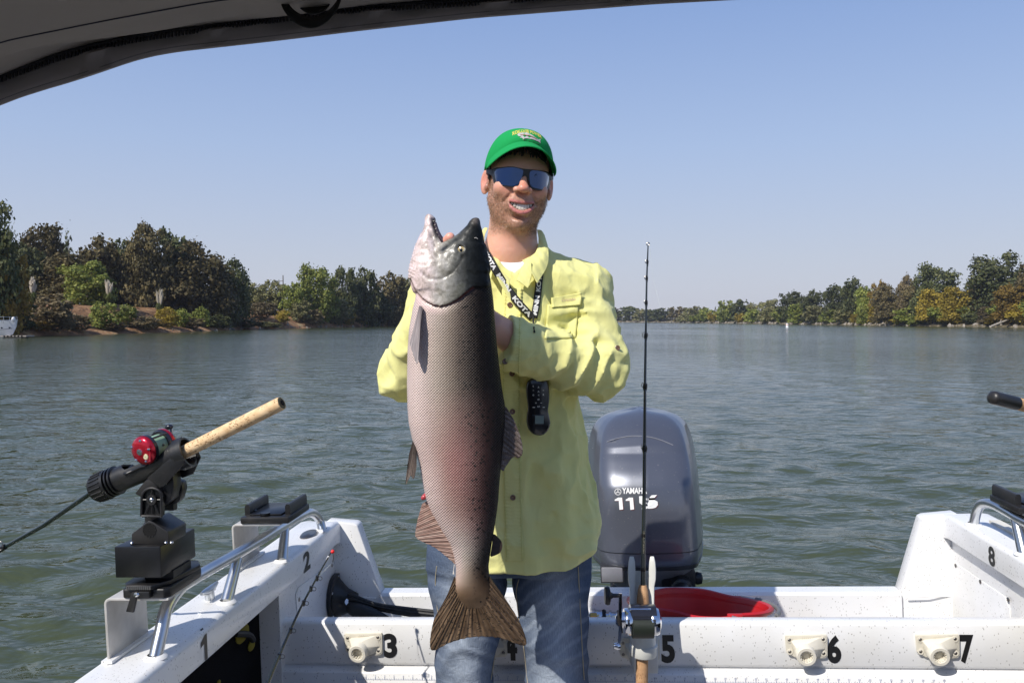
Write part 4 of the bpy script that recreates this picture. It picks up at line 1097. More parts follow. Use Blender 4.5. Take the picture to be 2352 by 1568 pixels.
MB().box((mu - .07, .508, -.36), (mu + .07, .62, -.13), bev=.006).build('clamp_bracket', LOWC, motor)
MB().prism([(.75, -.40), (1.05, -.40), (1.02, -1.15), (1.0, -1.35), (.80, -1.35), (.80, -1.1)], 0, mu - .04, mu + .04).build('leg', LOWC, motor, bevel=.008)
s0, s1 = onV(1357, 1418, .44), onV(1432, 1418, .44)
mb = MB(); mb.tube([s0 + Vector((-.12, 0, .0)), s1 + Vector((.25, 0, 0))], .019, 16); mb.build('tilt_tube', STEEL, motor)
for x, r_, w_ in ((1375, .026, .012), (1402, .024, .004), (1420, .023, .006), (1361, .030, .010)):
    c = onV(x, 1418, .44); MB().lathe([(.001, -w_), (r_, -w_), (r_, w_), (.001, w_)], Matrix.Translation(c) @ Matrix.Rotation(R(90), 4, 'Y'), 8 if x == 1361 else 20).build('collar_nut', STEEL, motor, bevel=.001)
MB().tube([onV(1440, 1426, .42), onV(1440, 1440, .40)], .012, 10).build('bolt', STEEL, motor)
MB().lathe([(.001, 0), (.013, 0), (.013, .02), (.001, .02)], Matrix.Translation(onV(1356, 1416, .40)) @ Matrix.Rotation(R(90), 4, 'Y'), 6).build('brass_nut', M('brass', (.7, .38, .10), rough=.3, metal=1), motor)
# black hoses under the cowling
MB().tube([onV(1330, 1375, .50), onV(1370, 1382, .50), onV(1420, 1386, .50), onV(1470, 1384, .52)], .022, 10, sub=4).build('hose', CB, motor)
MB().tube([onV(1385, 1380, .47), onV(1387, 1405, .44), onV(1385, 1430, .40)], .008, 8, sub=4).build('hose', CB, motor)

# ------------------------------------------------------------------ red bucket in the motor well
RED = M('red_plastic', (.50, .012, .016), rough=.38, bump=(12, .15, .002), vary=(9, (.38, .010, .014), .3, .6))
bc = onW(1606, 1391, -.035) + Vector((0, 0, .010))
bu = thing('red_bucket', 'red plastic bucket standing in the motor well behind the number 5', 'bucket', bc, BOAT)
BM_ = Matrix.Translation(bc) @ Matrix.Rotation(R(-10), 4, 'X') @ Matrix.Rotation(R(3), 4, 'Y')
RB = .196
prof_o = [(RB - .045, -.27), (RB - .012, -.035), (RB - .010, -.012), (RB + .006, -.010), (RB + .008, -.002), (RB + .002, .003), (RB - .006, .0), (RB - .014, -.03), (RB - .05, -.262), (.001, -.262)]
def brings():
    rings = []
    for r_, z in prof_o:
        ring = []
        for j in range(72):
            a = 2 * math.pi * j / 72
            # pouring lip and two ear notches in the rim
            up = 0
            if z > -.02:
                up = .012 * math.exp(-((a - math.pi / 2 - .12) / .52) ** 4) + .006 * math.exp(-((a - 4.9) / .5) ** 4) * 0
                up -= .010 * math.exp(-((a - 4.75) / .35) ** 4)
            ring.append(BM_ @ Vector((r_ * math.cos(a), .86 * r_ * math.sin(a), z + up)))
        rings.append(ring)
    return rings
mb = MB(); mb.loft(brings(), cap=True); mb.build('body', RED, bu, sharp=50)
def rim(a, r_=RB + .010, z=-.004): return BM_ @ Vector((r_ * math.cos(a), .86 * r_ * math.sin(a), z))
MB().box(rim(-1.2) - Vector((.02, .004, .014)), rim(-1.2) + Vector((.02, .008, .006)), bev=.003).build('handle_ear', RED, bu)
MB().box(rim(.95) - Vector((.02, .008, .014)), rim(.95) + Vector((.02, .004, .006)), bev=.003).build('handle_ear', RED, bu)
WIRE = M('bucket_wire', (.42, .40, .38), rough=.35, metal=.8)
hp = [rim(-1.25, RB + .012, -.004)] + [BM_ @ Vector(((RB + .020) * math.cos(a), .86 * (RB + .022) * math.sin(a), -.006 + .006 * math.sin(a * 2))) for a in np.linspace(-1.1, .75, 14)] + [rim(.85, RB + .012, .002)]
MB().tube(hp, .0032, 8).build('wire_handle', WIRE, bu)
gp = [BM_ @ Vector(((RB + .021) * math.cos(a), .86 * (RB + .023) * math.sin(a), -.006 + .006 * math.sin(a * 2))) for a in np.linspace(-.45, .62, 10)]
MB().tube(gp, .0068, 10).build('grip_sleeve', M('grip_grey', (.16, .16, .16), rough=.5), bu)

# ------------------------------------------------------------------ cork
def cork(name, lo, hi, sc=(1, 1, 1)):
    m = M(name, hi, rough=.75)
    n1 = noise(m, 420, 3, objco(m, (1.0, .42, 1.0) if sc == 'u' else ((1, 1, .35) if sc == 'w' else sc))); n2 = noise(m, 34, 3)
    pit = mathn(m, 'MULTIPLY', mathn(m, 'LESS_THAN', n1, .405), mathn(m, 'GREATER_THAN', n2, .47))
    c = ramp(m, noise(m, 60, 4), [(.3, lo), (.65, hi)]); base(m, mix(m, pit, c, (.26, .13, .055)))
    bump_to(m, n1, .4, .0008); return m
CORK = cork('cork_handle', (.62, .40, .20), (.80, .58, .34), (.5, 1, .8)); CORK2 = cork('cork_darker', (.36, .19, .09), (.52, .31, .16), 'w')
BLANK = M('rod_blank', (.012, .016, .016), rough=.22, coat=.6)
LINE = M('fishing_line', (.55, .6, .6), rough=.3)

# ------------------------------------------------------------------ upright rod with its reel, in a white holder
dh = 2.03
def H(x, y, d=dh): return W(x, y, d)
hold = thing('rod_holder', 'white cradle shaped rod holder on the mount left of the number 5', 'rod holder', H(1476, 1440))
HW = M('holder_plastic', (.66, .66, .62), rough=.42, bump=(60, .2, .0006), vary=(14, (.55, .55, .50), .3, .6))
for s in (-1, 1):
    mb = MB(); rings = []
    for y, x0, x1, dd in ((1277, 19, 27, .060), (1290, 16, 30, .056), (1308, 15, 31.5, .052), (1330, 15.5, 31, .048), (1345, 15.5, 28, .045), (1400, 15.5, 27, .035), (1440, 16, 28, .02), (1460, 16, 28, .01)):
        y_ = y; c = 1474.5
        rings.append([H(c + s * x0, y_, dh + dd - .012), H(c + s * x1, y_, dh + dd - .016), H(c + s * (x1 + 1), y_, dh + dd + .01), H(c + s * (x0 + 2), y_, dh + dd + .014)])
    mb.loft(rings); mb.build('cradle_arm', HW, hold, bevel=.001)
mb = MB(); rings = []
for y, hwid, dd in ((1310, 20, .072), (1345, 20, .066), (1400, 20, .055), (1445, 20, .04)):
    rings.append([H(1474.5 - hwid, y, dh + dd), H(1474.5 + hwid, y, dh + dd), H(1474.5 + hwid, y, dh + dd + .01), H(1474.5 - hwid, y, dh + dd + .01)])
mb.loft(rings); mb.build('trough', HW, hold)
def vring(x, y, r_, d, n=24): return [H(x, y, d) + Vector((r_ * math.cos(a), r_ * math.sin(a), 0)) for a in np.linspace(0, 2 * math.pi, n + 1)[:-1]]
MB().loft([vring(1477, 1452, .030, dh + .006), vring(1477, 1478, .031, dh + .006), vring(1478, 1479, .0335, dh + .006), vring(1478, 1501, .0325, dh + .004), vring(1478, 1504, .030, dh + .004)]).build('socket_tube', HW, hold, sharp=50)
MB().box(H(1455, 1458, dh + .05), H(1499, 1515, dh + .135), bev=.004).build('mount_stem', HW, hold)
rodt = thing('fishing_rod', 'black fishing rod standing upright in the white holder', 'fishing rod', H(1476, 1500))
ax_pts = [(1474, 1690, 2.02), (1474, 1568, 2.02), (1475, 1500, 2.03), (1476.5, 1400, 2.045), (1477, 1300, 2.06), (1479.5, 1150, 2.085), (1480.5, 1030, 2.11), (1481.5, 880, 2.14), (1484, 720, 2.18), (1485.5, 640, 2.20), (1488.5, 565, 2.22)]
def rodp(y):
    A = np.array(ax_pts); o = np.argsort(A[:, 1]); x, d = np.interp(y, A[o, 1], A[o, 0]), np.interp(y, A[o, 1], A[o, 2]); return W(x, y, d)
MB().tube([rodp(1690), rodp(1600), rodp(1497)], .0148, 20).build('butt_grip', CORK2, rodt)
MB().tube([rodp(1508), rodp(1497)], .0155, 20).build('butt_ring', CORK, rodt)
MB().tube([rodp(1408), rodp(1396), rodp(1380), rodp(1355), rodp(1343)], [.0130, .0150, .0155, .0128, .009], 20).build('fore_grip', CORK2, rodt, sharp=60)
MB().tube([rodp(1500), rodp(1420), rodp(1398)], .012, 16).build('reel_seat', BLK, rodt)
ys = [1345, 1310, 1230, 1150, 1030, 960, 880, 800, 720, 640, 600, 565]
MB().tube([rodp(y) for y in ys], [.0062, .0058, .0052, .0048, .0044, .004, .0036, .0032, .0028, .0024, .0021, .0017], 12).build('blank', BLANK, rodt)
for y, r_ in ((1309, .0066), (1231, .006), (1030, .0072), (888, .0062), (772, .0048), (696, .0042), (640, .0036), (603, .0032)):
    p = rodp(y); MB().tube([p + Vector((0, 0, .008)), p, p - Vector((0, 0, .010))], [r_ * .75, r_, r_ * .7], 10).build('guide_wrap', BLK2, rodt)
    if y < 1200:
        rr = .0075 if y > 700 else .0045
        MB().tube([p + Vector((rr * math.cos(a), .010, rr * math.sin(a) + .003)) for a in np.linspace(0, 6.283, 17)], .0009, 6).build('guide_ring', DARKST, rodt)
p = rodp(563); MB().tube([p + Vector((.004 * math.cos(a), .0, .004 * math.sin(a) + .003)) for a in np.linspace(0, 6.283, 15)], .0012, 6).build('tip_ring', DARKST, rodt)
decal('blank_lettering', 'HEARTLAND', lambda x, y, l: rodp(1218 + 50 * (1 - x)) + Vector((-.0018 + .0032 * y * 1.0 - .0, -.0056, 0)), M('faded_lettering', (.22, .20, .14), rough=.5), rodt)
MB().tube([rodp(572) + Vector((.006, 0, 0)), W(1500, 640, 2.2), W(1517, 705, 2.16)], .0003, 4).build('line', LINE, rodt)
# reel
reel = thing('fishing_reel', 'silver and black reel on the upright rod', 'fishing reel', H(1470, 1428, 1.99))
RC = 1.995
def rpx(x, y, d=RC): return W(x, y, d)
axis_m = lambda x, y: Matrix.Translation(rpx(x, y)) @ Matrix.Rotation(R(90), 4, 'Y')
CHR = M('reel_chrome', (.72, .73, .76), rough=.12, metal=1); SP = M('spool_black', (.015, .015, .02), rough=.25, coat=.5); SPL = M('spool_line', (.012, .017, .010), rough=.5, bump=(300, .6, .0008))
MB().lathe([(.001, -.004), (.030, -.004), (.0325, .0), (.0325, .012), (.030, .015), (.001, .015)], axis_m(1437, 1427), 40).build('side_plate', CHR, reel, sharp=40)
MB().lathe([(.001, .0), (.031, .0), (.0335, .003), (.0335, .016), (.031, .022), (.020, .027), (.001, .029)], axis_m(1491, 1427), 40).build('side_plate', CHR, reel, sharp=40)
MB().lathe([(.001, .0), (.0325, .0), (.0325, .028), (.0325, .060), (.001, .060)], Matrix.Translation(Vector((0, .004, .004))) @ axis_m(1448, 1424), 40).build('frame_shroud', SP, reel)
MB().lathe([(.001, .0), (.027, .0), (.027, .050), (.001, .050)], Matrix.Translation(Vector((0, -.011, -.004))) @ axis_m(1450, 1430), 32).build('spool', SPL, reel)
for x, y in ((1447, 1456), (1447, 1399)):
    MB().tube([rpx(x, y, RC - .012), rpx(x + 48, y, RC - .012)], .0032, 10).build('cross_bar', CHR, reel)
MB().lathe([(.001, -.016), (.010, -.016), (.0185, -.008), (.0195, .0), (.0195, .008), (.001, .008)], axis_m(1429, 1423), 10).build('star_drag', CHR, reel, bevel=.0008)
mb = MB(); mb.tube([rpx(1425, 1362, RC - .02), rpx(1424.5, 1400, RC - .024), rpx(1425, 1440, RC - .024), rpx(1423, 1478, RC - .02)], [.0038, .0042, .0042, .0038], 8); mb.build('crank_arm', CHR, reel)
MB().tube([rpx(1421, 1400, RC - .02), rpx(1422, 1425, RC - .026), rpx(1429, 1452, RC - .02)], [.003, .0055, .002], 8).build('drag_lever', BLK, reel)
KN = Matrix.Translation(rpx(1424, 1367, RC - .022)) @ Matrix.Rotation(R(-90), 4, 'Y')
MB().lathe([(.0045, .0), (.0050, .016), (.0085, .022), (.0205, .025), (.022, .030), (.0195, .036), (.001, .037)], KN, 28).build('crank_knob', BLK, reel, sharp=50)
MB().lathe([(.001, -.004), (.007, -.004), (.0095, .002), (.007, .012), (.001, .013)], Matrix.Translation(rpx(1421, 1483, RC - .02)) @ Matrix.Rotation(R(-90), 4, 'Y'), 12).build('counterweight', CHR, reel)
MB().lathe([(.001, 0), (.009, 0), (.009, .003), (.001, .003)], axis_m(1506, 1427), 20).build('cap', CHR, reel)

# ------------------------------------------------------------------ black rod rig on the nearer left bracket
DR = 1.66
rig = thing('rod_rig', 'black swivel rod holder rig clamped on the nearer left bracket', 'rod holder', (-.63, -.59, .291), BOAT)
# lower swivel plates
v0 = -.655
f0 = [(-.674, v0 - .004), (-.592, v0 - .004), (-.584, v0 + .008), (-.584, v0 + .13), (-.59, v0 + .14), (-.670, v0 + .14), (-.678, v0 + .13), (-.678, v0)]
MB().prism(f0, 2, .2908, .309).build('base_plate', BLK, rig, bevel=.003)
f1 = [(-.664, v0 - .012), (-.612, v0 - .012), (-.592, v0 + .02), (-.580, v0 + .12), (-.60, v0 + .15), (-.655, v0 + .15), (-.678, v0 + .10), (-.676, v0 + .006)]
MB().prism(f1, 2, .3095, .3185).build('swivel_plate', BLK, rig, bevel=.0015)
mb = MB()
for k in range(12):
    for j in range(3): mb.box((-.663 + k * .0042, v0 - .0132, .3105 + j * .0024), (-.663 + k * .0042 + .0028, v0 - .0118, .3105 + j * .0024 + .0012))
mb.build('grip_ribs', M('worn_plastic', (.12, .12, .12), rough=.5), rig)
MB().prism([(.3185, -.61 - .03), (.333, -.61 - .03), (.333, -.61 + .05), (.3185, -.61 + .05)][:0] or [(-.65, v0 + .03), (-.59, v0 + .03), (-.59, v0 + .1), (-.65, v0 + .1)], 2, .3185, .3335).build('swivel_neck', BLK2, rig)
MB().prism([(-.650, .307), (-.637, .309), (-.648, .268), (-.663, .270)], 1, v0 - .018, v0 - .011).build('lock_lever', BLK, rig, bevel=.0015)
MB().box((-.648, v0 - .016, .294), (-.615, v0 - .002, .308), bev=.002).build('lever_boss', BLK, rig)
MB().ball((-.640, v0 - .018, .303), (.006, .004, .005), 8).build('screw', STEEL, rig)
# box: front face between x 262..370
A0 = onV(262, 1255, v0 - .01); A1 = onV(371, 1326, v0 - .01); dpt = onU(448, 1225, A1.x)
MB().box((A0.x, v0 - .01, A1.z), (A1.x, min(dpt.y, v0 + .16), A0.z), bev=.0025).build('riser_box', BLK2, rig)
bt0 = A0.z
# triangular mount, flat disc with the socket hole's shade in its colour
tx = lambda x, y: (lambda q: (q.x, q.z))(onV(x, y, v0 + .005))
tri = [tx(302, 1249), tx(302, 1226), tx(308, 1221), tx(338, 1198), tx(344, 1196), tx(350, 1198), tx(385, 1220), tx(387, 1226), tx(386, 1250)]
MB().prism(tri, 1, v0 + .005, v0 + .075).build('side_mount', BLK, rig, bevel=.0015)
c = onV(343, 1217, v0 + .0042)
MB().lathe([(.001, .0), (.0135, .0)], Matrix.Translation(c) @ Matrix.Rotation(R(90), 4, 'X'), 24).build('socket_hole_shade', M('hole_shade', (.003, .003, .003), rough=1), rig)
mb = MB()
for k in range(12):
    m_ = Matrix.Translation(c) @ Matrix.Rotation(R(90), 4, 'X') @ Matrix.Rotation(k * math.pi / 6, 4, 'Z'); mb.box((.0118, -.0014, -.0003), (.0142, .0014, .0006), m=m_)
mb.build('socket_teeth', BLK, rig)
for x, y in ((306, 1247), (384, 1248), (396, 1232)):
    q = onV(x, y, v0 + .01); MB().ball((q.x, v0 + .006, bt0 + .003), (.004, .004, .003), 8).build('screw', STEEL, rig)
n0 = onV(352, 1205, v0 + .04)
MB().lathe([(.019, -.03), (.019, .004), (.015, .008), (.015, .03), (.001, .03)], Matrix.Translation(n0), 24).build('post', BLK, rig)
# fork with ribs and pivot screw
fx = lambda x, y: (lambda q: (q.x, q.z))(onV(x, y, v0 + .0))
fork = [fx(325, 1184), fx(326, 1140)] + [fx(349 - 23 * math.cos(a), 1141 - 21 * math.sin(a)) for a in np.linspace(.1, 3.04, 12)] + [fx(371, 1140), fx(371, 1185)]
MB().prism(fork, 1, v0 + .004, v0 + .012).build('fork', BLK2, rig)
rim_ = [Vector((u, v0 - .0, w)) for u, w in fork]
MB().tube(rim_ + [rim_[0]], .0028, 8, cap=False).build('fork_rim', BLK, rig)
pv = onV(349, 1147, v0 - .0)
MB().lathe([(.010, -.002), (.010, .003), (.0055, .003), (.0055, .0)], Matrix.Translation(pv) @ Matrix.Rotation(R(90), 4, 'X'), 20).build('pivot_ring', BLK, rig)
MB().ball(pv + Vector((0, -.002, 0)), (.005, .003, .005), 10).build('pivot_screw', STEEL, rig)
for x, y in ((326, 1147), (371, 1147), (349, 1122), (333, 1180), (349, 1180), (365, 1180)):
    q = onV(x, y, v0); d = (q - pv).normalized(); MB().tube([pv + d * .010, q], .0013, 6).build('rib', BLK, rig)
MB().prism(fork, 1, v0 + .045, v0 + .060).build('fork', BLK, rig)
# body of the holder hanging over the fork
yoke = [fx(300, 1137), fx(326, 1150), fx(335, 1165), fx(392, 1190)[:0] or fx(352, 1178), fx(385, 1150), fx(392, 1120), fx(388, 1085), fx(330, 1100)]
MB().prism(yoke, 1, v0 + .012, v0 + .044).build('yoke', BLK, rig, bevel=.003)
pl_ = [fx(362, 1120), fx(372, 1112), fx(389, 1118), fx(392, 1135), fx(385, 1160), fx(372, 1172), fx(362, 1168)]
MB().prism(pl_, 1, v0 + .046, v0 + .068).build('ratchet_disc', BLK, rig, bevel=.003)
# tube along the rod direction
vc = v0 + .028
A = onV(222, 1122, vc); Bp = onV(434, 1033, vc); dr = (Bp - A).normalized(); up = Vector((-dr.z, 0, dr.x)); sd = Vector((0, 1, 0))
def T(t, a, r_): return A + dr * t + up * (r_ * math.sin(a)) - sd * (r_ * math.cos(a))   # a=0 faces us
Lr = (Bp - A).length
def ringt(t, r_, n=28): return [T(t, a, r_) for a in np.linspace(0, 2 * math.pi, n + 1)[:-1]]
MB().loft([ringt(-.004, .024), ringt(0, .027), ringt(.028, .0285), ringt(.032, .0285)]).build('end_ring', BLK, rig, sharp=50)
for k in range(20):
    a = k * math.pi / 10; MB().tube([T(.002, a, .0275), T(.026, a, .0288)], .0016, 5).build('grip_rib', BLK, rig)
for t in (.036, .044):
    MB().loft([ringt(t, .026), ringt(t + .001, .029), ringt(t + .004, .029), ringt(t + .005, .026)]).build('o_ring', BLK2, rig, sharp=50)
# trough with open top: shell that opens for the reel and closes again
mb = MB(); n = 28; rings_o = []; rings_i = []
ts = np.linspace(.034, Lr - .004, 26)
for t in ts:
    f = t / Lr; op = 0 if f < .30 else .5 - .5 * math.cos(min(1, (f - .30) / .10) * math.pi)     # how far the top is open
    if f > .80: op *= 1 - .82 * min(1, (f - .80) / .12)
    a0 = math.pi / 2 + op * 1.05; a1 = 2.5 * math.pi - op * 1.05
    r_ = .0245 + .006 * max(0, f - .45) / .55
    aa = np.linspace(a0, a1, n); rings_o.append([T(t, a, r_) - up * (.004 * max(0, f - .4)) for a in aa]); rings_i.append([T(t, a, r_ - .0035) - up * (.004 * max(0, f - .4)) for a in aa[::-1]])
mb.loft([o + i for o, i in zip(rings_o, rings_i)]); mb.build('holder_tube', BLK, rig, sharp=50)
e0 = [T(t, a, .0315) for t in (Lr - .02, Lr) for a in (0,)]
mb = MB(); mb.loft([[T(t, a, .032) - up * .002 for a in np.linspace(-1.9, 1.35, 16)] + [T(t, a, .0285) - up * .002 for a in np.linspace(1.35, -1.9, 16)] for t in (Lr - .020, Lr - .004, Lr)])
mb.build('mouth_ring', BLK, rig, sharp=50)
wing = lambda v: [T(Lr - .055, 0, 0) + up * -.028 + sd * v, T(Lr - .05, 0, 0) - up * .045 + sd * v, T(Lr - .025, 0, 0) - up * .046 + sd * v, T(Lr + .002, 0, 0) - up * .022 + sd * v, T(Lr + .002, 0, 0) + up * .012 + sd * v, T(Lr - .02, 0, 0) + up * .006 + sd * v]
MB().loft([wing(.026), wing(.030)]).build('side_wing', BLK, rig, bevel=.001)
wing2 = lambda v: [T(Lr - .085, 0, 0) - up * .020 + sd * v, T(Lr - .066, 0, 0) - up * .046 + sd * v, T(Lr - .056, 0, 0) - up * .046 + sd * v, T(Lr - .002, 0, 0) - up * .020 + sd * v, T(Lr - .002, 0, 0) + up * .006 + sd * v]
MB().loft([wing2(-.029), wing2(-.025)]).build('side_wing', BLK, rig, bevel=.001)
rimp = [T(t, math.pi / 2 + .9, .026) for t in (Lr * .36,)] + [T(Lr * f, .15 + .25 * abs(f - .5), .0275) for f in (.40, .48, .56, .64)] + [T(Lr * .74, 1.0, .029), T(Lr * .82, 1.25, .030)]
MB().tube(rimp, .0025, 8, sub=4).build('cutout_rim', BLK2, rig)
# rod lying in it
r2 = thing('fishing_rod', 'fishing rod with a long pale cork handle lying in the left black rig', 'fishing rod', (Bp.x, Bp.y, Bp.z), BOAT)
C0 = onV(404, 1047, vc); C1 = onV(648, 925, vc - .03); cd = (C1 - C0).normalized()
MB().tube([C0 - cd * .04, C0, C0.lerp(C1, .5), C1 - cd * .006, C1 - cd * .001], [.0125, .0128, .0130, .0132, .0125], 28).build('cork_handle', CORK, r2, sharp=50)
mq = Matrix.Translation(C1 - cd * .001) @ cd.to_track_quat('Z', 'Y').to_matrix().to_4x4()
MB().lathe([(.001, -.004), (.0060, -.004), (.0066, .0006), (.0095, .0012), (.0118, .0)], mq, 24).build('butt_cap', M('cork_end', (.10, .09, .05), rough=.7), r2)
MB().lathe([(.001, .0015), (.0058, .0015)], mq, 20).build('butt_hole_shade', bpy.data.materials['hole_shade'], r2)  # black disc over the cap recess, its shade put into the colour
MB().tube([C0, T(Lr * .6, 0, 0), T(Lr * .3, 0, 0), T(.02, 0, 0)], [.011, .010, .008, .006], 16).build('seat', BLK, r2)
t_end = onV(-260, 1385, vc + .12)
q1 = T(.0, 0, 0); MB().tube([q1, onV(100, 1206, vc + .03), onV(0, 1262, vc + .05), t_end], [.0052, .0048, .0040, .0018], 14).build('blank', M('green_blank', (.006, .013, .012), rough=.18, coat=.8), r2)
gq = onV(4, 1256, vc + .045)
MB().tube([gq + Vector((.006 * math.cos(a), -.004, .009 * math.sin(a) + .004)) for a in np.linspace(0, 6.283, 20)], .0012, 6).build('guide_ring', DARKST, r2)
MB().tube([onV(12, 1255, vc + .045), onV(-14, 1270, vc + .05)], .0058, 12).build('guide_wrap', BLK2, r2)
# red reel
r3 = thing('fishing_reel', 'red reel with green line sitting in the left black rig', 'fishing reel', onV(345, 1035, vc), BOAT)
REDM = M('anodised_red', (.55, .01, .03), rough=.22, metal=.65, coat=.5)
rc0 = onV(328, 1035, vc - .035); rax = Vector((.93, .34, .10)).normalized()
RM = Matrix.Translation(rc0) @ rax.to_track_quat('Z', 'Y').to_matrix().to_4x4() @ Matrix.Rotation(0, 4, 'Z')
rax2 = (onV(388, 1012, vc + .03) - rc0).normalized()
RM = Matrix.Translation(rc0) @ rax2.to_track_quat('Z', 'Y').to_matrix().to_4x4()
SY = Matrix.Diagonal((1, 1, 1, 1))
MB().lathe([(.001, -.008), (.012, -.0075), (.023, -.005), (.0275, .0), (.0285, .004), (.0275, .008), (.001, .008)], RM, 40).build('side_plate', REDM, r3, sharp=50)
MB().lathe([(.0290, .004), (.0290, .011), (.001, .011)], RM, 40).build('plate_band', SP, r3)
gl = M('green_line', (.26, .40, .28), rough=.45, bump=(300, .6, .0006))
MB().lathe([(.001, .010), (.021, .010), (.0205, .045), (.001, .045)], RM, 32).build('spool_line', gl, r3)
MB().lathe([(.001, .044), (.026, .044), (.028, .049), (.0285, .056), (.022, .064), (.012, .067), (.001, .068)], RM, 36).build('side_plate', SP, r3, sharp=40)
MB().lathe([(.0287, .0495), (.0292, .053), (.0287, .0565)], RM, 36).build('red_band', REDM, r3)
MB().lathe([(.001, .066), (.018, .066), (.018, .071), (.001, .071)], RM, 9).build('star_drag', DARKST, r3, bevel=.001)
for a in (0.5, 2.2, 3.9, 5.4):
    q = RM @ Vector((.026 * math.cos(a), .026 * math.sin(a), .01)); q2 = RM @ Vector((.026 * math.cos(a), .026 * math.sin(a), .048)); MB().tube([q, q2], .0022, 8).build('cross_bar', SP, r3)
for a in (.4, 1.7, 2.9, 4.2, 5.4):
    MB().ball(RM @ Vector((.0215 * math.cos(a), .0215 * math.sin(a), -.0055)), .0028, 8).build('screw', STEEL, r3)
MB().lathe([(.001, -.010), (.006, -.0095), (.0065, -.007)], RM, 20).build('centre_cap', CHR, r3)
MB().lathe([(.001, -.0078), (.006, -.0074), (.0062, -.006)], RM @ Matrix.Translation((-.012, -.009, 0)), 8).build('sticker', M('gold_sticker', (.65, .60, .38), rough=.5, bump=(300, 1, .001)), r3)
cr = RM @ Vector((0, 0, .075)); MB().tube([cr + Vector((0, 0, .022)), cr, cr - Vector((0, 0, .02))], .004, 8).build('crank_arm', CHR, r3)
MB().ball(cr + Vector((-.004, .0, .026)), (.009, .007, .006), 10).build('crank_knob', SP, r3)

# ------------------------------------------------------------------ thin rod leaning inside the boat, lower left
r4 = thing('fishing_rod', 'thin dark rod tip with a red bead leaning inside the boat, lower left', 'fishing rod', W(700, 1420, 1.9))
A4 = [W(590, 1640, 1.62), W(615, 1568, 1.70), W(640, 1508, 1.76), W(665, 1450, 1.83), W(690, 1396, 1.88), W(720, 1340, 1.94), W(745, 1295, 1.99), W(760, 1268, 2.02)]
MB().tube(A4, [.0042, .0040, .0036, .0032, .0028, .0023, .0019, .0014], 10, sub=2).build('blank', BLANK, r4)
MB().tube([W(750.5, 1286, 2.005), W(755, 1277, 2.01)], .0026, 10).build('white_band', WV, r4)
for x, y, d in ((728, 1327, 1.957), (714, 1351, 1.93), (697, 1384, 1.895), (667, 1447, 1.835), (641, 1506, 1.765)):
    p = W(x, y, d); MB().tube([p + Vector((-.001, 0, -.006)), p + Vector((.0015, 0, .006))], .0042, 8).build('guide_wrap', BLK2, r4)
    MB().tube([p + Vector((.008 + .0045 * math.cos(a), -.002, .0045 * math.sin(a))) for a in np.linspace(0, 6.283, 13)], .0009, 5).build('guide_ring', DARKST, r4)
MB().ball(W(764, 1266, 2.02), .0048, 10).build('bead', M('red_bead', (.85, .02, .02), rough=.25), r4)
MB().tube([W(765, 1270, 2.02), W(766, 1281, 2.02), W(764, 1290, 2.02)], .0012, 5).build('swivel', DARKST, r4)
MB().tube([W(764, 1290, 2.02), W(745, 1310, 2.0), W(729, 1326, 1.957)], .0004, 4).build('line', LINE, r4)

# ------------------------------------------------------------------ rod butt reaching in from the right
r5 = thing('fishing_rod', 'black capped rod butt with cork, reaching in at the right photo edge', 'fishing rod', W(2340, 925, 1.55))
a5, b5, c5 = W(2283, 913, 1.52), W(2334, 926, 1.54), W(2560, 985, 1.62)
MB().tube([a5 - (b5 - a5) * .12, a5 - (b5 - a5) * .06, a5, b5], [.006, .0118, .0126, .0128], 24).build('butt_cap', BLK, r5, sharp=60)
MB().tube([b5, c5], .0118, 24).build('cork_handle', cork('cork_striped', (.50, .27, .12), (.74, .50, .27), (1, .3, .3)), r5)
# ------------------------------------------------------------------ yellow and black life vest stuffed into the dark side pocket
YL = M('yellow_nylon', (.20, .16, .008), rough=.8, bump=(40, .6, .003))
jk = thing('life_vest', 'yellow and black life vest stuffed into the dark side pocket', 'life vest', (-.665, -.12, -.06), BOAT)
MB().ball((-.680, -.135, .020), (.006, .040, .022), 14).build('panel', YL, jk)
MB().tube([(-.668, -.20, .045), (-.662, -.14, .02), (-.668, -.10, -.01)], .008, 8, sub=4).build('strap', CB, jk)
MB().ball((-.682, -.27, -.045), (.004, .009, .006), 10).build('buckle', YL, jk)
MB().ball((-.680, -.085, -.03), (.006, .020, .014), 12).build('side_flap', YL, jk)
# ------------------------------------------------------------------ canvas canopy over our heads
CANV = M('canopy_canvas', (.36, .32, .29), rough=.9, spec=.15)
wv = node(CANV, 'ShaderNodeTexWave'); wv.inputs['Scale'].default_value = 3; wv.inputs['Distortion'].default_value = 6; CANV.node_tree.links.new(objco(CANV), wv.inputs['Vector'])
b_ = bump_to(CANV, noise(CANV, 4, 4, objco(CANV, (1, 1, 3))), .7, .02); bump_to(CANV, noise(CANV, 900, 2), .2, .0005, b_)
CANV2 = M('canopy_flap', (.28, .25, .25), rough=.85, spec=.2, bump=(9, .6, .01))
WEB = M('black_webbing', (.012, .012, .013), rough=.7, bump=(600, .8, .0006))
can = thing('canopy', 'dark grey canvas canopy with a zipped edge across the top left of the photo', 'canopy', (0, 0, ZC + .4))
YE = .65
EDGE = [(-420, 520), (-200, 345), (-90, 282), (0, 243), (26, 231), (49, 226), (73, 215), (118, 203), (194, 180), (250, 161), (319, 137), (399, 121), (555, 104), (660, 92), (817, 73), (1085, 43), (1497, 11), (1701, 0), (2000, -12), (2350, -22), (2700, -26), (3100, -10), (3200, 10)]
ZIP = [(-420, 440), (-200, 272), (-90, 212), (0, 174), (149, 118), (302, 83), (444, 62), (555, 45), (653, 35), (817, 14), (1085, -2), (1497, -32), (1701, -44), (2000, -58), (2350, -68), (2700, -72), (3100, -56), (3200, -40)]
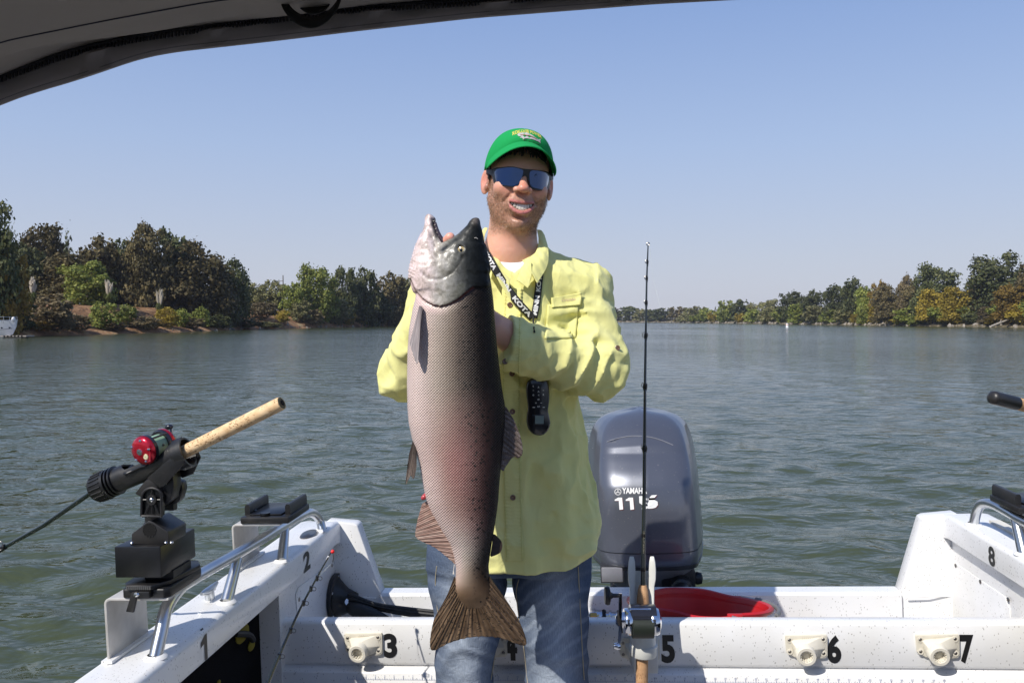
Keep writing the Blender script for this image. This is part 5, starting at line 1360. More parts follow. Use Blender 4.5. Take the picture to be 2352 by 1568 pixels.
SEAM = [(-420, 350), (-200, 180), (-90, 125), (0, 91), (243, 42), (472, 0), (817, -42), (1200, -80), (1700, -118), (2350, -140), (3000, -125), (3200, -110)]
def crv(T, x): a = np.array(T, float); return float(np.mean(np.interp(x + np.linspace(-38, 38, 9), a[:, 0], a[:, 1])))
xs = sorted(set(list(np.linspace(-420, 3200, 150)) + [p[0] for p in EDGE]))
def zy(x): 
    return crv(ZIP, x)
rng = random.Random(5)
def P_(x, y, d): return W(x, y, d)
wob = [.003 * math.sin(x * .021) + .002 * math.sin(x * .047 + 1) for x in xs]
rows = []
rows.append([P_(x, crv(EDGE, x), YE + w_) for x, w_ in zip(xs, wob)])
rows.append([P_(x, crv(EDGE, x) - 4, YE - .004 + w_) for x, w_ in zip(xs, wob)])
rows.append([P_(x, crv(EDGE, x) * .6 + zy(x) * .4, YE - .006 + w_ * .5) for x, w_ in zip(xs, wob)])
rows.append([P_(x, crv(EDGE, x) * .25 + zy(x) * .75, YE - .007 + w_ * 1.4) for x, w_ in zip(xs, wob)])
rows.append([P_(x, zy(x) + 3, YE - .003) for x in xs])
n = len(xs); nr = len(rows)
V = [v for r in rows for v in r]; Q = [(i * n + j, i * n + j + 1, (i + 1) * n + j + 1, (i + 1) * n + j) for i in range(nr - 1) for j in range(n - 1)]
mb = MB(); mb.add(V, Q); fl = mb.build('edge_flap', CANV2, can, sharp=80)
so = fl.modifiers.new('thick', 'SOLIDIFY'); so.thickness = .0015
# roof from the zip over our heads and behind us
rr = []
z0 = [P_(x, zy(x), YE - .002) for x in xs]
s0 = []
for x, p in zip(xs, z0):
    # the seam runs parallel to the zip, nearer to us and slightly higher
    y = crv(SEAM, x); d = YE - .055; s0.append(P_(x, 0, d).lerp(P_(x, 0, d), 0) + Vector((0, 0, 0)))
    s0[-1].x = p.x * (1.0); k = (p.x) / F * 0; s0[-1] = Vector((p.x, d, ZC - (crv(SEAM, CX + p.x / d * F) - HY) / F * d))
rr.append(z0)
for t, o in ((.25, .002), (.5, .006), (.75, .004)):
    rr.append([a.lerp(b, t) + Vector((0, 0, .004 * math.sin(b.x * 23 + t * 9) * math.sin(t * math.pi) - o * .3)) for a, b in zip(z0, s0)])
rr.append(s0)
for d in (.48, .3, .1, -.2, -.6, -1.0):
    rr.append([Vector((p.x, d, p.z + .03 * (1 - math.exp(-(YE - d) * 1.5)) + .004 * math.sin(p.x * 8 + d * 5))) for p in s0])
V = [v for r in rr for v in r]; nr = len(rr); Q = [(i * n + j, i * n + j + 1, (i + 1) * n + j + 1, (i + 1) * n + j) for i in range(nr - 1) for j in range(n - 1)]
mb = MB(); mb.add(V, Q); rf = mb.build('roof_canvas', CANV, can, sharp=80)
so = rf.modifiers.new('thick', 'SOLIDIFY'); so.thickness = .0015; so.offset = 1
STI = M('stitching', (.03, .03, .05), rough=.8)
MB().tube([p - Vector((0, 0, .0018)) for p in s0], .0006, 5).build('seam', STI, can)
mb = MB()
for k in range(0, 420):
    x = -30 + k * 4.2; y = crv(EDGE, x) - 13; y2 = crv(EDGE, x + 2.4) - 13
    mb.tube([P_(x, y, YE - .008), P_(x + 2.4, y2, YE - .008)], .0003, 4)
mb.build('stitches', STI, can)
# zip: black tape and a row of coil teeth
ZT = M('zip_black', (.010, .010, .016), rough=.6)
xz = np.linspace(-150, 1900, 180)
mb = MB(); ra = [P_(x, zy(x) - 6, YE - .0065) for x in xz]; rb = [P_(x, zy(x) + 6, YE - .0075) for x in xz]; m_ = len(xz)
mb.add(ra + rb, [(i, i + 1, m_ + i + 1, m_ + i) for i in range(m_ - 1)]); tp = mb.build('zip_tape', ZT, can)
so = tp.modifiers.new('thick', 'SOLIDIFY'); so.thickness = .001
mb = MB()
for k in range(245):
    x = -120 + k * 8.3; p = P_(x, zy(x) + 9, YE - .0085); mb.box(p + Vector((-.0007, -.0006, -.0023)), p + Vector((.0007, .0006, .0018)))
mb.build('zip_teeth', ZT, can)
# webbing loop hanging over the zip
def ribbon(name, pts, w, wdir):
    pts = spline([Vector(p) for p in pts], 8); mb = MB(); k = len(pts); a = [p + wdir * w / 2 for p in pts]; b = [p - wdir * w / 2 for p in pts]
    mb.add(a + b, [(i, i + 1, k + i + 1, k + i) for i in range(k - 1)]); o = mb.build(name, WEB, can); s_ = o.modifiers.new('thick', 'SOLIDIFY'); s_.thickness = .0010; return o
ribbon('webbing_loop', [P_(640, -30, YE - .026), P_(652, 10, YE - .028), P_(680, 42, YE - .031), P_(718, 54, YE - .032), P_(752, 40, YE - .031), P_(778, 8, YE - .028), P_(790, -30, YE - .026)], .0105, Vector((0, .45, .9)).normalized())
ribbon('webbing_loop', [P_(668, -30, YE - .016), P_(690, 8, YE - .018), P_(722, 26, YE - .021), P_(756, 12, YE - .019), P_(775, -30, YE - .016)], .009, Vector((.2, .5, .8)).normalized())
# bent aluminium bow that carries the canvas, out of sight above it
MB().tube([p + Vector((0, -.02, .016)) for p in z0[2:-2:6]], .012, 8).build('bow_tube', ALU, can)
# ------------------------------------------------------------------ the salmon
DF = 1.70                                    # depth of the fish
fx_ = lambda x: (x - CX) / F * DF
fz_ = lambda y: ZC - (y - HY) / F * DF
fish = thing('salmon', 'big silver pink salmon held upright with its mouth open', 'fish', W(1040, 1000, DF))
# y, left edge, right edge, half thickness (m), offset of the middle plane
BODY = [(566, 1012, 1112, .030), (580, 985, 1116, .038), (600, 962, 1119, .044), (620, 950, 1123, .048), (650, 951, 1128, .052), (677, 956, 1132, .054), (710, 948, 1135, .056), (755, 940, 1138, .060), (813, 936, 1144, .063), (884, 935, 1152, .065), (931, 936, 1160, .065), (970, 939, 1160, .064), (1004, 946, 1157, .062), (1063, 963, 1152, .058), (1110, 971, 1147, .054),
        (1145, 979, 1145, .050), (1172, 990, 1142, .046), (1204, 1008, 1137, .042), (1228, 1022, 1133, .038), (1251, 1036, 1129, .034), (1278, 1043, 1125, .030), (1300, 1047, 1122, .027), (1320, 1047, 1124, .024), (1345, 1043, 1130, .020), (1370, 1045, 1132, .015), (1395, 1055, 1126, .009)]
UPJ = [(503, 1085, 1098, .010), (509, 1080, 1101, .013), (518, 1072, 1104, .017), (526, 1064, 1107, .020), (540, 1049, 1110, .024), (550, 1039, 1112, .028), (566, 1020, 1114, .032), (590, 1000, 1118, .038), (620, 965, 1123, .044)]
LOJ = [(494, 983, 990, .010), (500, 978, 999, .013), (507, 976, 1000, .015), (520, 974, 998, .018), (532, 970, 1001, .022), (545, 964, 1006, .026), (560, 957, 1012, .031), (580, 951, 1030, .036), (600, 947, 1040, .041), (630, 947, 1050, .045), (660, 950, 1060, .048)]
THR = [(540, 968, 985, .012), (560, 958, 990, .020), (585, 949, 1000, .028), (600, 945, 1005, .031), (618, 943, 1010, .034), (640, 945, 1015, .034), (670, 950, 1020, .030)]
FF = Field(axis([(fx_(925), fx_(1175), .0024)]), axis([(DF - .075, DF + .075, .0026)]), axis([(fz_(1400), fz_(485), .0026)]))
def rowsdf(tab, ex=2.15):
    t = np.array(tab, float); zz = fz_(t[:, 0])[::-1]; xl = fx_(t[:, 1])[::-1]; xr = fx_(t[:, 2])[::-1]; hb = t[:, 3][::-1]
    def sm(v, z):
        zi = np.linspace(zz[0], zz[-1], 400); vi = np.interp(zi, zz, v); k = np.hanning(13); k /= k.sum(); vi = np.convolve(np.pad(vi, 6, 'edge'), k, 'valid'); return np.interp(z, zi, vi)
    def fn(P):
        z = P[..., 2]; z1 = z[0, 0]; 
        L_, R_, B_ = sm(xl, z1), sm(xr, z1), sm(hb, z1); c = (L_ + R_) / 2; a = (R_ - L_) / 2
        q = (np.abs((P[..., 0] - c) / a) ** ex + np.abs((P[..., 1] - DF) / B_) ** ex) ** (1 / ex)
        d = (q - 1) * np.minimum(a, B_) * .9
        return np.maximum(d, np.maximum(zz[0] - z, z - zz[-1]))
    return fn, (xl.min(), DF - hb.max(), zz[0]), (xr.max(), DF + hb.max(), zz[-1])
for tab, k, ex in ((BODY, .002, 2.1), (UPJ, .010, 2.0), (LOJ, .010, 2.0), (THR, .008, 2.0)):
    fn, lo, hi = rowsdf(tab, ex); FF.put(fn, lo, hi, k)
def fp(x, y, dy): return (fx_(x), DF + dy, fz_(y))
# rounded snout and jaw tips, maxilla, lip of the lower jaw
FF.cone(fp(1090, 514, 0), fp(1093, 509, 0), .011, .008, .006)
FF.cone(fp(985, 500, 0), fp(993, 505, 0), .0075, .005, .006)
FF.cone(fp(1056, 545, -.021), fp(1014, 574, -.032), .0050, .0085, .005)
FF.cone(fp(990, 520, -.014), fp(1010, 562, -.024), .004, .006, .004)
# hollow of the mouth
FF.put(lambda P: np.maximum(np.maximum((P[..., 0] - fx_(1004)) * -.9 + (P[..., 2] - fz_(556)) * .0 , 0) * 0 + (np.sqrt(((P[..., 0] - fx_(1022)) / .016) ** 2 + ((P[..., 1] - DF) / .018) ** 2 + ((P[..., 2] - fz_(545)) / .030) ** 2) - 1) * .014, -1),
       (fx_(990), DF - .03, fz_(590)), (fx_(1060), DF + .03, fz_(500)), .004, 's')
# eye socket
EYE = (fx_(1059.5), DF - .0385, fz_(575))
GILL = np.array([(946, 640), (953, 658), (961, 671), (972, 683), (986, 694), (1001, 701), (1015, 704), (1029, 702), (1044, 696), (1058, 687), (1070, 677), (1080, 668), (1088, 662)], float)
GX, GY = fx_(GILL[:, 0]), fz_(GILL[:, 1])
def gilldist(x, z):
    """signed: positive towards the tail"""
    d = np.full(x.shape, 9.0); 
    for i in range(len(GX) - 1):
        ax, az, bx, bz = GX[i], GY[i], GX[i + 1], GY[i + 1]; L2 = (bx - ax) ** 2 + (bz - az) ** 2
        t = np.clip(((x - ax) * (bx - ax) + (z - az) * (bz - az)) / L2, 0, 1); d = np.minimum(d, np.hypot(x - ax - t * (bx - ax), z - az - t * (bz - az)))
    zg = np.interp(x, GX, GY); return np.where(z < zg, d, -d)
CHK = np.array([(1066, 588), (1058, 608), (1045, 626), (1030, 637), (1014, 643), (998, 643), (984, 638), (974, 626)], float)
def curvedist(x, z):
    d = np.full(x.shape, 9.0); cx_, cz_ = fx_(CHK[:, 0]), fz_(CHK[:, 1])
    for i in range(len(CHK) - 1):
        ax, az, bx, bz = cx_[i], cz_[i], cx_[i + 1], cz_[i + 1]; L2 = (bx - ax) ** 2 + (bz - az) ** 2
        t = np.clip(((x - ax) * (bx - ax) + (z - az) * (bz - az)) / L2, 0, 1); d = np.minimum(d, np.hypot(x - ax - t * (bx - ax), z - az - t * (bz - az)))
    return d
def fdisp(P):
    x, y, z = P.T; g = gilldist(x, z); front = y < DF - .01
    step = np.where(front & (g < 0), -.0035 * np.clip(1 + g / .05, 0, 1), 0) + np.where(front & (g >= 0), .0030 * np.exp(-g / .004), 0)
    head = (g < .0)
    # plates of the gill cover: shallow ridges
    v = vnoise(P.astype(np.float32), (70, 70, 60), 3) - .5; v2 = vnoise(P.astype(np.float32), (160, 160, 150), 4) - .5
    r = np.where(head & front, v * .0012 + v2 * .0014, v2 * .0003)
    e = np.sqrt((x - EYE[0]) ** 2 + (z - EYE[2]) ** 2); r = r + np.where(front, .0028 * np.exp(-((e - .0) / .007) ** 2) - .0016 * np.exp(-((e - .012) / .003) ** 2), 0)
    cg = curvedist(x, z); r = r + np.where(front & head, .0013 * np.exp(-(cg / .0028) ** 2), 0)
    # throat membranes: fine pleats
    th = np.clip((fx_(968) - x) / .012, 0, 1) * (z > fz_(640)) * (z < fz_(540)); r = r + th * .0012 * np.sin((x * .5 + z) * 900)
    return r + step
FF.displace(fdisp, .012)
fV, fQ = FF.mesh(); fV = relax(fV, fQ, 1, .35)
PXx = fV[:, 0] / DF * F + CX; PYy = HY - (fV[:, 2] - ZC) / DF * F
b_tab = np.array(BODY, float)
Lx = np.interp(PYy, b_tab[:, 0], b_tab[:, 1]); Rx = np.interp(PYy, b_tab[:, 0], b_tab[:, 2]); s = np.clip((PXx - Lx) / (Rx - Lx), 0, 1)    # 0 belly, 1 back
def ctab(s, stops):
    a = np.array([[p, *c] for p, c in stops]); return np.stack([np.interp(s, a[:, 0], a[:, i]) for i in (1, 2, 3)], -1)
nz = fbm(fV.astype(np.float32), (9, 9, 7), 3, 1); nz2 = fbm(fV.astype(np.float32), (60, 60, 60), 3, 2)
s2 = s + (nz - .5) * .10
body = ctab(s2, [(0, (.74, .58, .53)), (.18, (.66, .52, .47)), (.34, (.47, .38, .31)), (.47, (.27, .21, .16)), (.58, (.125, .093, .072)), (.70, (.045, .034, .028)), (.82, (.014, .011, .010)), (1, (.008, .007, .007))])
# rosy flush along the flank, lower half
fl_ = np.exp(-((s - .45) / .28) ** 2) * np.clip((PYy - 880) / 150, 0, 1) * np.clip((1260 - PYy) / 60, 0, 1) * (.5 + nz)
body = body * (1 - fl_[:, None] * .55) + np.array([.42, .16, .15]) * fl_[:, None] * .55
pal = np.exp(-((PYy - 1235) / 50) ** 2) * np.exp(-((s - .35) / .3) ** 2); body = body * (1 - pal[:, None] * .35) + np.array([.60, .55, .52]) * pal[:, None] * .35
tailz = np.clip((PYy - 1285) / 75, 0, 1)[:, None]; body = body * (1 - tailz) + ctab(s, [(0, (.34, .22, .13)), (.35, (.17, .105, .062)), (1, (.05, .032, .022))]) * tailz
te_ = np.clip((PYy - 1335) / 40, 0, 1)[:, None]; body = body * (1 - te_) + (np.array([.085, .055, .034]) * (.7 + .9 * nz2[:, None])) * te_
g = gilldist(fV[:, 0], fV[:, 2]); hs = np.clip((PXx - 950) / 165, 0, 1) + (nz - .5) * .12
headc = ctab(hs, [(0, (.72, .57, .54)), (.22, (.66, .54, .51)), (.36, (.47, .43, .38)), (.52, (.24, .23, .20)), (.64, (.10, .10, .09)), (.76, (.025, .027, .026)), (.88, (.010, .011, .011)), (1, (.006, .007, .007))])
mott = np.clip((nz2 - .45) * 6, 0, 1)[:, None]; low = np.exp(-((PYy - 665) / 38) ** 2) * np.clip((PXx - 975) / 25, 0, 1) * np.clip((1085 - PXx) / 25, 0, 1)
headc = headc * (1 - .62 * mott * low[:, None]) + np.array([.10, .10, .075]) * .62 * mott * low[:, None]
cg_ = np.exp(-(curvedist(fV[:, 0], fV[:, 2]) / .003) ** 2)[:, None] * (fV[:, 1] < DF)[:, None]; headc = headc * (1 - .45 * cg_)
hm_ = np.clip(-g / .002 + .5, 0, 1)[:, None]; col = body * (1 - hm_) + headc * hm_
gl_ = np.exp(-(np.clip(g, 0, 1) / .0035) ** 2) * (g > -.001); col = col * (1 - gl_[:, None] * .8) + np.array([.13, .035, .03]) * gl_[:, None] * .8
rim2 = np.exp(-((g - .011) / .006) ** 2) * np.clip((1040 - PXx) / 40, 0, 1); col = col * (1 - .5 * rim2[:, None]) + np.array([.62, .42, .40]) * .5 * rim2[:, None]
mouth = np.exp(-(((PXx - 1022) / 22) ** 2 + ((PYy - 545) / 22) ** 2)) * (fV[:, 1] > DF - .026); col = col * (1 - mouth[:, None]) + np.array([.05, .03, .035]) * mouth[:, None]
bl = np.clip((PXx - 985) / 6, 0, 1) * np.clip((1012 - PXx) / 8, 0, 1) * np.clip((PYy - 498) / 6, 0, 1) * np.clip((562 - PYy) / 10, 0, 1) * np.clip((PXx - 985 - (PYy - 500) * .28) / 4, 0, 1); col = col * (1 - bl[:, None] * .85) + np.array([.03, .025, .03]) * bl[:, None] * .85
ts_ = np.exp(-(((PXx - 1094) / 10) ** 2 + ((PYy - 506) / 10) ** 2)); col = col * (1 - .6 * ts_[:, None]) + np.array([.20, .17, .15]) * .6 * ts_[:, None]
spotm = np.clip((s2 - .52) / .14, 0, 1) * (g > .004); scalem = np.clip(g / .02, 0, 1) * np.clip((1330 - PYy) / 60, 0, 1)
rgba = np.concatenate([np.clip(col, 0, 1), np.ones((len(col), 1))], 1)
FM = bpy.data.materials.new('salmon_skin'); FM.use_nodes = True; N, L = nodes_of(FM); p = N['Principled BSDF']
at = node(FM, 'ShaderNodeAttribute', attribute_name='tint'); am = node(FM, 'ShaderNodeAttribute', attribute_name='zones'); sxyz = node(FM, 'ShaderNodeSeparateColor'); L.new(am.outputs['Color'], sxyz.inputs[0])
vs_ = objco(FM, (1, .6, 1)); vo = node(FM, 'ShaderNodeTexVoronoi'); vo.inputs['Scale'].default_value = 110; L.new(vs_, vo.inputs['Vector'])
spot = mathn(FM, 'MULTIPLY', mathn(FM, 'LESS_THAN', vo.outputs['Distance'], .28), mathn(FM, 'GREATER_THAN', noise(FM, 26, 2), .40)); spot = mathn(FM, 'MULTIPLY', spot, sxyz.outputs[0])
# scales: two crossing sine sets make the diamond net
mp = node(FM, 'ShaderNodeMapping'); L.new(objco(FM), mp.inputs[0]); mp.inputs['Rotation'].default_value = (0, R(45), 0)
mp.inputs['Scale'].default_value = (1, 0, 1); sp3 = node(FM, 'ShaderNodeSeparateXYZ'); L.new(mp.outputs[0], sp3.inputs[0])
sa = mathn(FM, 'ABSOLUTE', mathn(FM, 'SINE', mathn(FM, 'MULTIPLY', sp3.outputs[0], 760))); sb = mathn(FM, 'ABSOLUTE', mathn(FM, 'SINE', mathn(FM, 'MULTIPLY', sp3.outputs[2], 760)))
sc_ = mathn(FM, 'MULTIPLY', mathn(FM, 'MULTIPLY', sa, sb), sxyz.outputs[1])
cc = mix(FM, mathn(FM, 'MULTIPLY', sxyz.outputs[1], mathn(FM, 'MULTIPLY', noise(FM, 17, 3), .62)), at.outputs['Color'], ramp(FM, mathn(FM, 'MULTIPLY', sa, sb), [(0, (.35, .33, .31)), (.35, (.9, .9, .9)), (1, (1.0, 1.0, 1.0))]), 'MULTIPLY')
cc = mix(FM, sxyz.outputs[2], cc, ramp(FM, noise(FM, 75, 7, None, .68, .6), [(.34, (.42, .40, .34)), (.48, (.85, .84, .80)), (.60, (1.15, 1.15, 1.18)), (.72, (1.5, 1.5, 1.55))]), 'MULTIPLY')
cc = mix(FM, mathn(FM, 'MULTIPLY', spot, .85), cc, (.006, .006, .006)); base(FM, cc)
h1 = bump_to(FM, sc_, 1.0, .0013); bump_to(FM, noise(FM, 130, 5), .45, .0018, h1)
rr = node(FM, 'ShaderNodeMapRange'); rr.inputs[3].default_value = .30; rr.inputs[4].default_value = .44; L.new(noise(FM, 40, 3), rr.inputs[0]); L.new(rr.outputs[0], p.inputs['Roughness'])
L.new(ramp(FM, at.outputs['Fac'], [(.0, (.08, .08, .08)), (.25, (.5, .5, .5)), (1, (.5, .5, .5))]), p.inputs['Specular IOR Level']); L.new(mathn(FM, 'MULTIPLY', at.outputs['Fac'], .7), p.inputs['Coat Weight']); p.inputs['Coat Roughness'].default_value = .22; p.inputs['Metallic'].default_value = .0
bo = vmesh('body', fV, fQ, FM, fish, rgba)
za = bo.data.color_attributes.new('zones', 'FLOAT_COLOR', 'POINT'); zc = np.ones((len(fV), 4), dtype=np.float32); zc[:, 0] = spotm; zc[:, 1] = scalem; zc[:, 2] = hm_[:, 0] * .8; za.data.foreach_set('color', zc.ravel())
fish_bvh = bvh_of(fV, fQ)
def on_fish(x, y, lift=0):
    h = fish_bvh.ray_cast(W(x, y, 1.4), (W(x, y, 2) - W(x, y, 1)).normalized()); return (h[0] - Vector((0, lift, 0))) if h[0] is not None else W(x, y, DF)
# eye
ep = on_fish(1059.5, 575)
eM = Matrix.Translation(ep) @ Vector((-.15, -1, .1)).to_track_quat('Z', 'Y').to_matrix().to_4x4()
ey = MB().lathe([(.001, .0022), (.0035, .0020), (.0078, .0004), (.0088, -.003)], eM, 24).build('eye', M('fish_iris', (.62, .50, .25), rough=.15, coat=1, vary=(500, (.25, .18, .07), .4, .6)), fish)
MB().lathe([(.001, .0030), (.0030, .0026), (.0036, .0016)], eM, 18).build('pupil', M('fish_pupil', (.004, .004, .005), rough=.05, coat=1), ey)
MB().lathe([(.0086, -.001), (.0096, .0006), (.0106, -.0015)], eM, 24).build('eye_rim', M('fish_eye_rim', (.06, .055, .05), rough=.3), ey)
nq = on_fish(1094, 548); MB().tube([nq + Vector((-.004, -.001, .001)), nq + Vector((0, -.0018, .0015)), nq + Vector((.003, -.001, -.001))], .0010, 6).build('nostril', M('fish_nostril', (.35, .33, .30), rough=.3), fish)
# gums and teeth of the open jaw
for k in range(5):
    x, y = 996 + k * 2.6, 510 + k * 9; q = Vector(fp(x, y, -.012 - k * .001)); MB().tube([q, q + Vector((.0035, -.001, .002))], [.0008, .0002], 5).build('tooth', M('fish_tooth', (.6, .56, .48), rough=.3) if k == 0 else bpy.data.materials['fish_tooth'], fish)
MB().tube([fp(1000, 512, -.008), fp(1006, 535, -.010), fp(1018, 556, -.012), fp(1030, 562, -.012)], [.003, .005, .006, .004], 10, sub=3).build('tongue', M('fish_mouth', (.05, .035, .045), rough=.3, coat=.5), fish)

# fins: rayed plates between a root line and a free edge
def finmat(name, a, b, c, spots=True, rays=1.0):
    m = bpy.data.materials.new(name); m.use_nodes = True; N, L = nodes_of(m); p = N['Principled BSDF']; p.inputs['Roughness'].default_value = .42; p.inputs['Coat Weight'].default_value = .15
    u = node(m, 'ShaderNodeAttribute', attribute_name='tint'); sp = node(m, 'ShaderNodeSeparateColor'); L.new(u.outputs['Color'], sp.inputs[0])
    cb = node(m, 'ShaderNodeCombineXYZ'); L.new(mathn(m, 'MULTIPLY', sp.outputs[0], 26), cb.inputs[0]); L.new(mathn(m, 'MULTIPLY', sp.outputs[1], 1.6), cb.inputs[1])
    st = noise(m, 1.0, 4, cb.outputs[0], .6)
    c1 = ramp(m, st, [(.30, a), (.50, b), (.68, c)])
    if spots:
        v = node(m, 'ShaderNodeTexVoronoi'); v.inputs['Scale'].default_value = 1.0; cb2 = node(m, 'ShaderNodeCombineXYZ'); L.new(mathn(m, 'MULTIPLY', sp.outputs[0], 34), cb2.inputs[0]); L.new(mathn(m, 'MULTIPLY', sp.outputs[1], 17), cb2.inputs[1]); L.new(cb2.outputs[0], v.inputs['Vector'])
        c1 = mix(m, mathn(m, 'MULTIPLY', mathn(m, 'LESS_THAN', v.outputs['Distance'], .30), .8), c1, (.010, .008, .006))
    base(m, c1)
    w = mathn(m, 'SINE', mathn(m, 'MULTIPLY', sp.outputs[0], 260)); bump_to(m, w, .6 * rays, .0010)
    t = node(m, 'ShaderNodeBsdfTranslucent'); L.new(c1, t.inputs[0]); ms = node(m, 'ShaderNodeMixShader'); ms.inputs[0].default_value = .22; L.new(p.outputs[0], ms.inputs[1]); L.new(t.outputs[0], ms.inputs[2]); L.new(ms.outputs[0], N['Material Output'].inputs[0])
    return m
def fin(name, root, edge, mat, nu=90, nv=26, th=.0022, amp=.0011, rays=30, rag=.0, wav=0, dip=0):
    rt = spline([Vector(p) for p in root], 12); ed = spline([Vector(p) for p in edge], 12)
    def at_(L_, t): x = t * (len(L_) - 1); i = min(int(x), len(L_) - 2); return L_[i].lerp(L_[i + 1], x - i)
    rng = random.Random(len(name) * 7 + len(root)); V = []; uv = []
    for side in (-1, 1):
        for i in range(nu):
            t = i / (nu - 1); a = at_(rt, t); b = at_(ed, t); b = b + (b - a).normalized() * (rag * (rng.random() - .6) if side < 0 else 0)
            if side > 0: b = Vector(V[i * nv + nv - 1]); b = Vector((b.x, b.y, b.z))
            for j in range(nv):
                s_ = j / (nv - 1); q = a.lerp(b, s_); r_ = amp * math.sin(t * rays * math.pi * 2) * (1 - .3 * s_) + wav * math.sin(t * 9 + s_ * 2) * s_
                thk = th * (1 - s_ * .85) + .0002; q.y += dip * s_ * s_ + r_ + (side * thk if j < nv - 1 or side < 0 else .0004)
                V.append(q); uv.append((t, s_, 0, 1))
    k = nu * nv; Q = []
    for i in range(nu - 1):
        for j in range(nv - 1):
            Q.append((i * nv + j, i * nv + j + 1, (i + 1) * nv + j + 1, (i + 1) * nv + j)); Q.append((k + i * nv + j, k + (i + 1) * nv + j, k + (i + 1) * nv + j + 1, k + i * nv + j + 1))
        Q.append((i * nv + nv - 1, k + i * nv + nv - 1, k + (i + 1) * nv + nv - 1, (i + 1) * nv + nv - 1))
    for j in range(nv - 1):
        Q.append((j, k + j, k + j + 1, j + 1)); e = (nu - 1) * nv; Q.append((e + j, e + j + 1, k + e + j + 1, k + e + j))
    return vmesh(name, np.array([tuple(v) for v in V]), np.array(Q), mat, fish, np.array(uv))
TAILM = finmat('tail_fin_skin', (.050, .030, .018), (.135, .085, .048), (.27, .18, .11))
FINM = finmat('flank_fin_skin', (.24, .12, .095), (.40, .25, .20), (.52, .38, .31), spots=False)
DORM = finmat('dorsal_fin_skin', (.10, .075, .06), (.22, .165, .14), (.34, .28, .24))
PECM = finmat('pectoral_fin_skin', (.22, .20, .20), (.38, .33, .33), (.55, .48, .47), spots=False, rays=.5)
fin('tail_fin', [fp(1044, 1322, -.004), fp(1052, 1352, -.006), fp(1062, 1378, -.006), fp(1086, 1386, -.006), fp(1110, 1380, -.006), fp(1122, 1355, -.006), fp(1125, 1322, -.004)],
    [fp(1020, 1384, -.0), fp(996, 1424, .0), fp(990, 1491, .0), fp(1035, 1475, .002), fp(1086, 1462, .0), fp(1148, 1463, -.002), fp(1207, 1481, .0), fp(1196, 1432, .0), fp(1165, 1380, 0)], TAILM, nu=260, nv=40, rays=26, amp=.0009, rag=.0015, th=.0035)
fin('anal_fin', [fp(984, 1148, -.002), fp(1012, 1200, -.004), fp(1040, 1250, -.004), fp(1052, 1294, -.002)], [fp(969, 1157, .004), fp(955, 1210, .006), fp(957, 1238, .008), fp(1000, 1260, .006), fp(1044, 1294, .0)], FINM, nu=120, rays=15, amp=.0008, rag=.002)
fin('dorsal_fin', [fp(1156, 930, 0), fp(1158, 970, 0), fp(1155, 1020, 0), fp(1148, 1075, 0)], [fp(1164, 936, 0), fp(1182, 968, .004), fp(1198, 1012, .006), fp(1199, 1046, .006), fp(1176, 1052, .003), fp(1156, 1082, 0)], DORM, nu=120, rays=13, amp=.0014, rag=.0015)
fin('adipose_fin', [fp(1131, 1226, 0), fp(1130, 1250, 0), fp(1126, 1274, 0)], [fp(1138, 1227, 0), fp(1153, 1246, .001), fp(1149, 1268, .001), fp(1128, 1278, 0)], finmat('adipose_skin', (.03, .02, .016), (.07, .045, .034), (.11, .07, .05)), nu=30, rays=2, amp=.0003, th=.003)
pf = [on_fish(970, 700), on_fish(978, 712), on_fish(980, 728)]
fin('pectoral_fin', [Vector((fx_(968), pf[0].y + .004, fz_(702))), Vector((fx_(973), pf[1].y + .002, fz_(704))), Vector((fx_(977), pf[2].y, fz_(708)))], [Vector((fx_(948), pf[0].y - .012, fz_(786))), Vector((fx_(966), pf[0].y - .028, fz_(832))), Vector((fx_(971), pf[0].y - .034, fz_(800))), Vector((fx_(974), pf[2].y - .020, fz_(742)))], PECM, nu=60, rays=9, amp=.0008, th=.0030)
fin('pelvic_fin', [fp(951, 1006, -.012), fp(955, 1015, -.018), fp(960, 1030, -.024)], [fp(942, 1040, -.020), fp(935, 1105, -.024), fp(946, 1088, -.028), fp(955, 1092, -.032), fp(961, 1066, -.032)], DORM, nu=60, rays=8, amp=.001, rag=.003)
MB().tube([fp(981, 1132, -.004), fp(974, 1140, -.008), fp(969, 1142, -.008)], [.004, .0055, .003], 10, sub=3).build('vent', M('fish_vent', (.42, .05, .06), rough=.3), fish)
# drop of slime hanging from the anal fin
MB().tube([fp(1044, 1294, -.004), fp(1042, 1308, -.004), fp(1042, 1316, -.004)], [.0008, .0006, .0020], 6).build('slime_drop', M('slime', (.7, .66, .6), rough=.1, coat=1), fish)
# ------------------------------------------------------------------ the angler: one continuous body, clothes as children
man = thing('person', 'smiling man in yellow shirt, green cap and mirrored sunglasses holding up the salmon', 'person', (0, 2.02, .60))
HC = np.array(W(1190, 425, 2.0))
ef = np.array([math.sin(R(7)), -math.cos(R(7)), -.06]); ef /= np.linalg.norm(ef)
eu = np.array([math.sin(R(4.5)), 0, math.cos(R(4.5))]); eu -= ef * (eu @ ef); eu /= np.linalg.norm(eu)
ex = np.cross(ef, eu) * -1
if ex[0] < 0: ex = -ex
HB = np.stack([ex, ef, eu], 1)                 # columns: right, forward, up
def hp_(x, f, u): return HC + (HB @ np.array([x, f, u])) * .01
def S_(x, y, d): return np.array(W(x, y, d))
xs_ = axis([(-.36, -.16, .009), (-.16, -.115, .004), (-.115, .13, .0022), (.13, .34, .009)])
ys_ = axis([(1.650, 1.73, .003), (1.73, 1.87, .005), (1.87, 2.12, .0024), (2.12, 2.26, .008)])
zs_ = axis([(.56, 1.05, .012), (1.05, 2.0, .009), (2.0, 2.06, .005), (2.06, 2.49, .0023)])
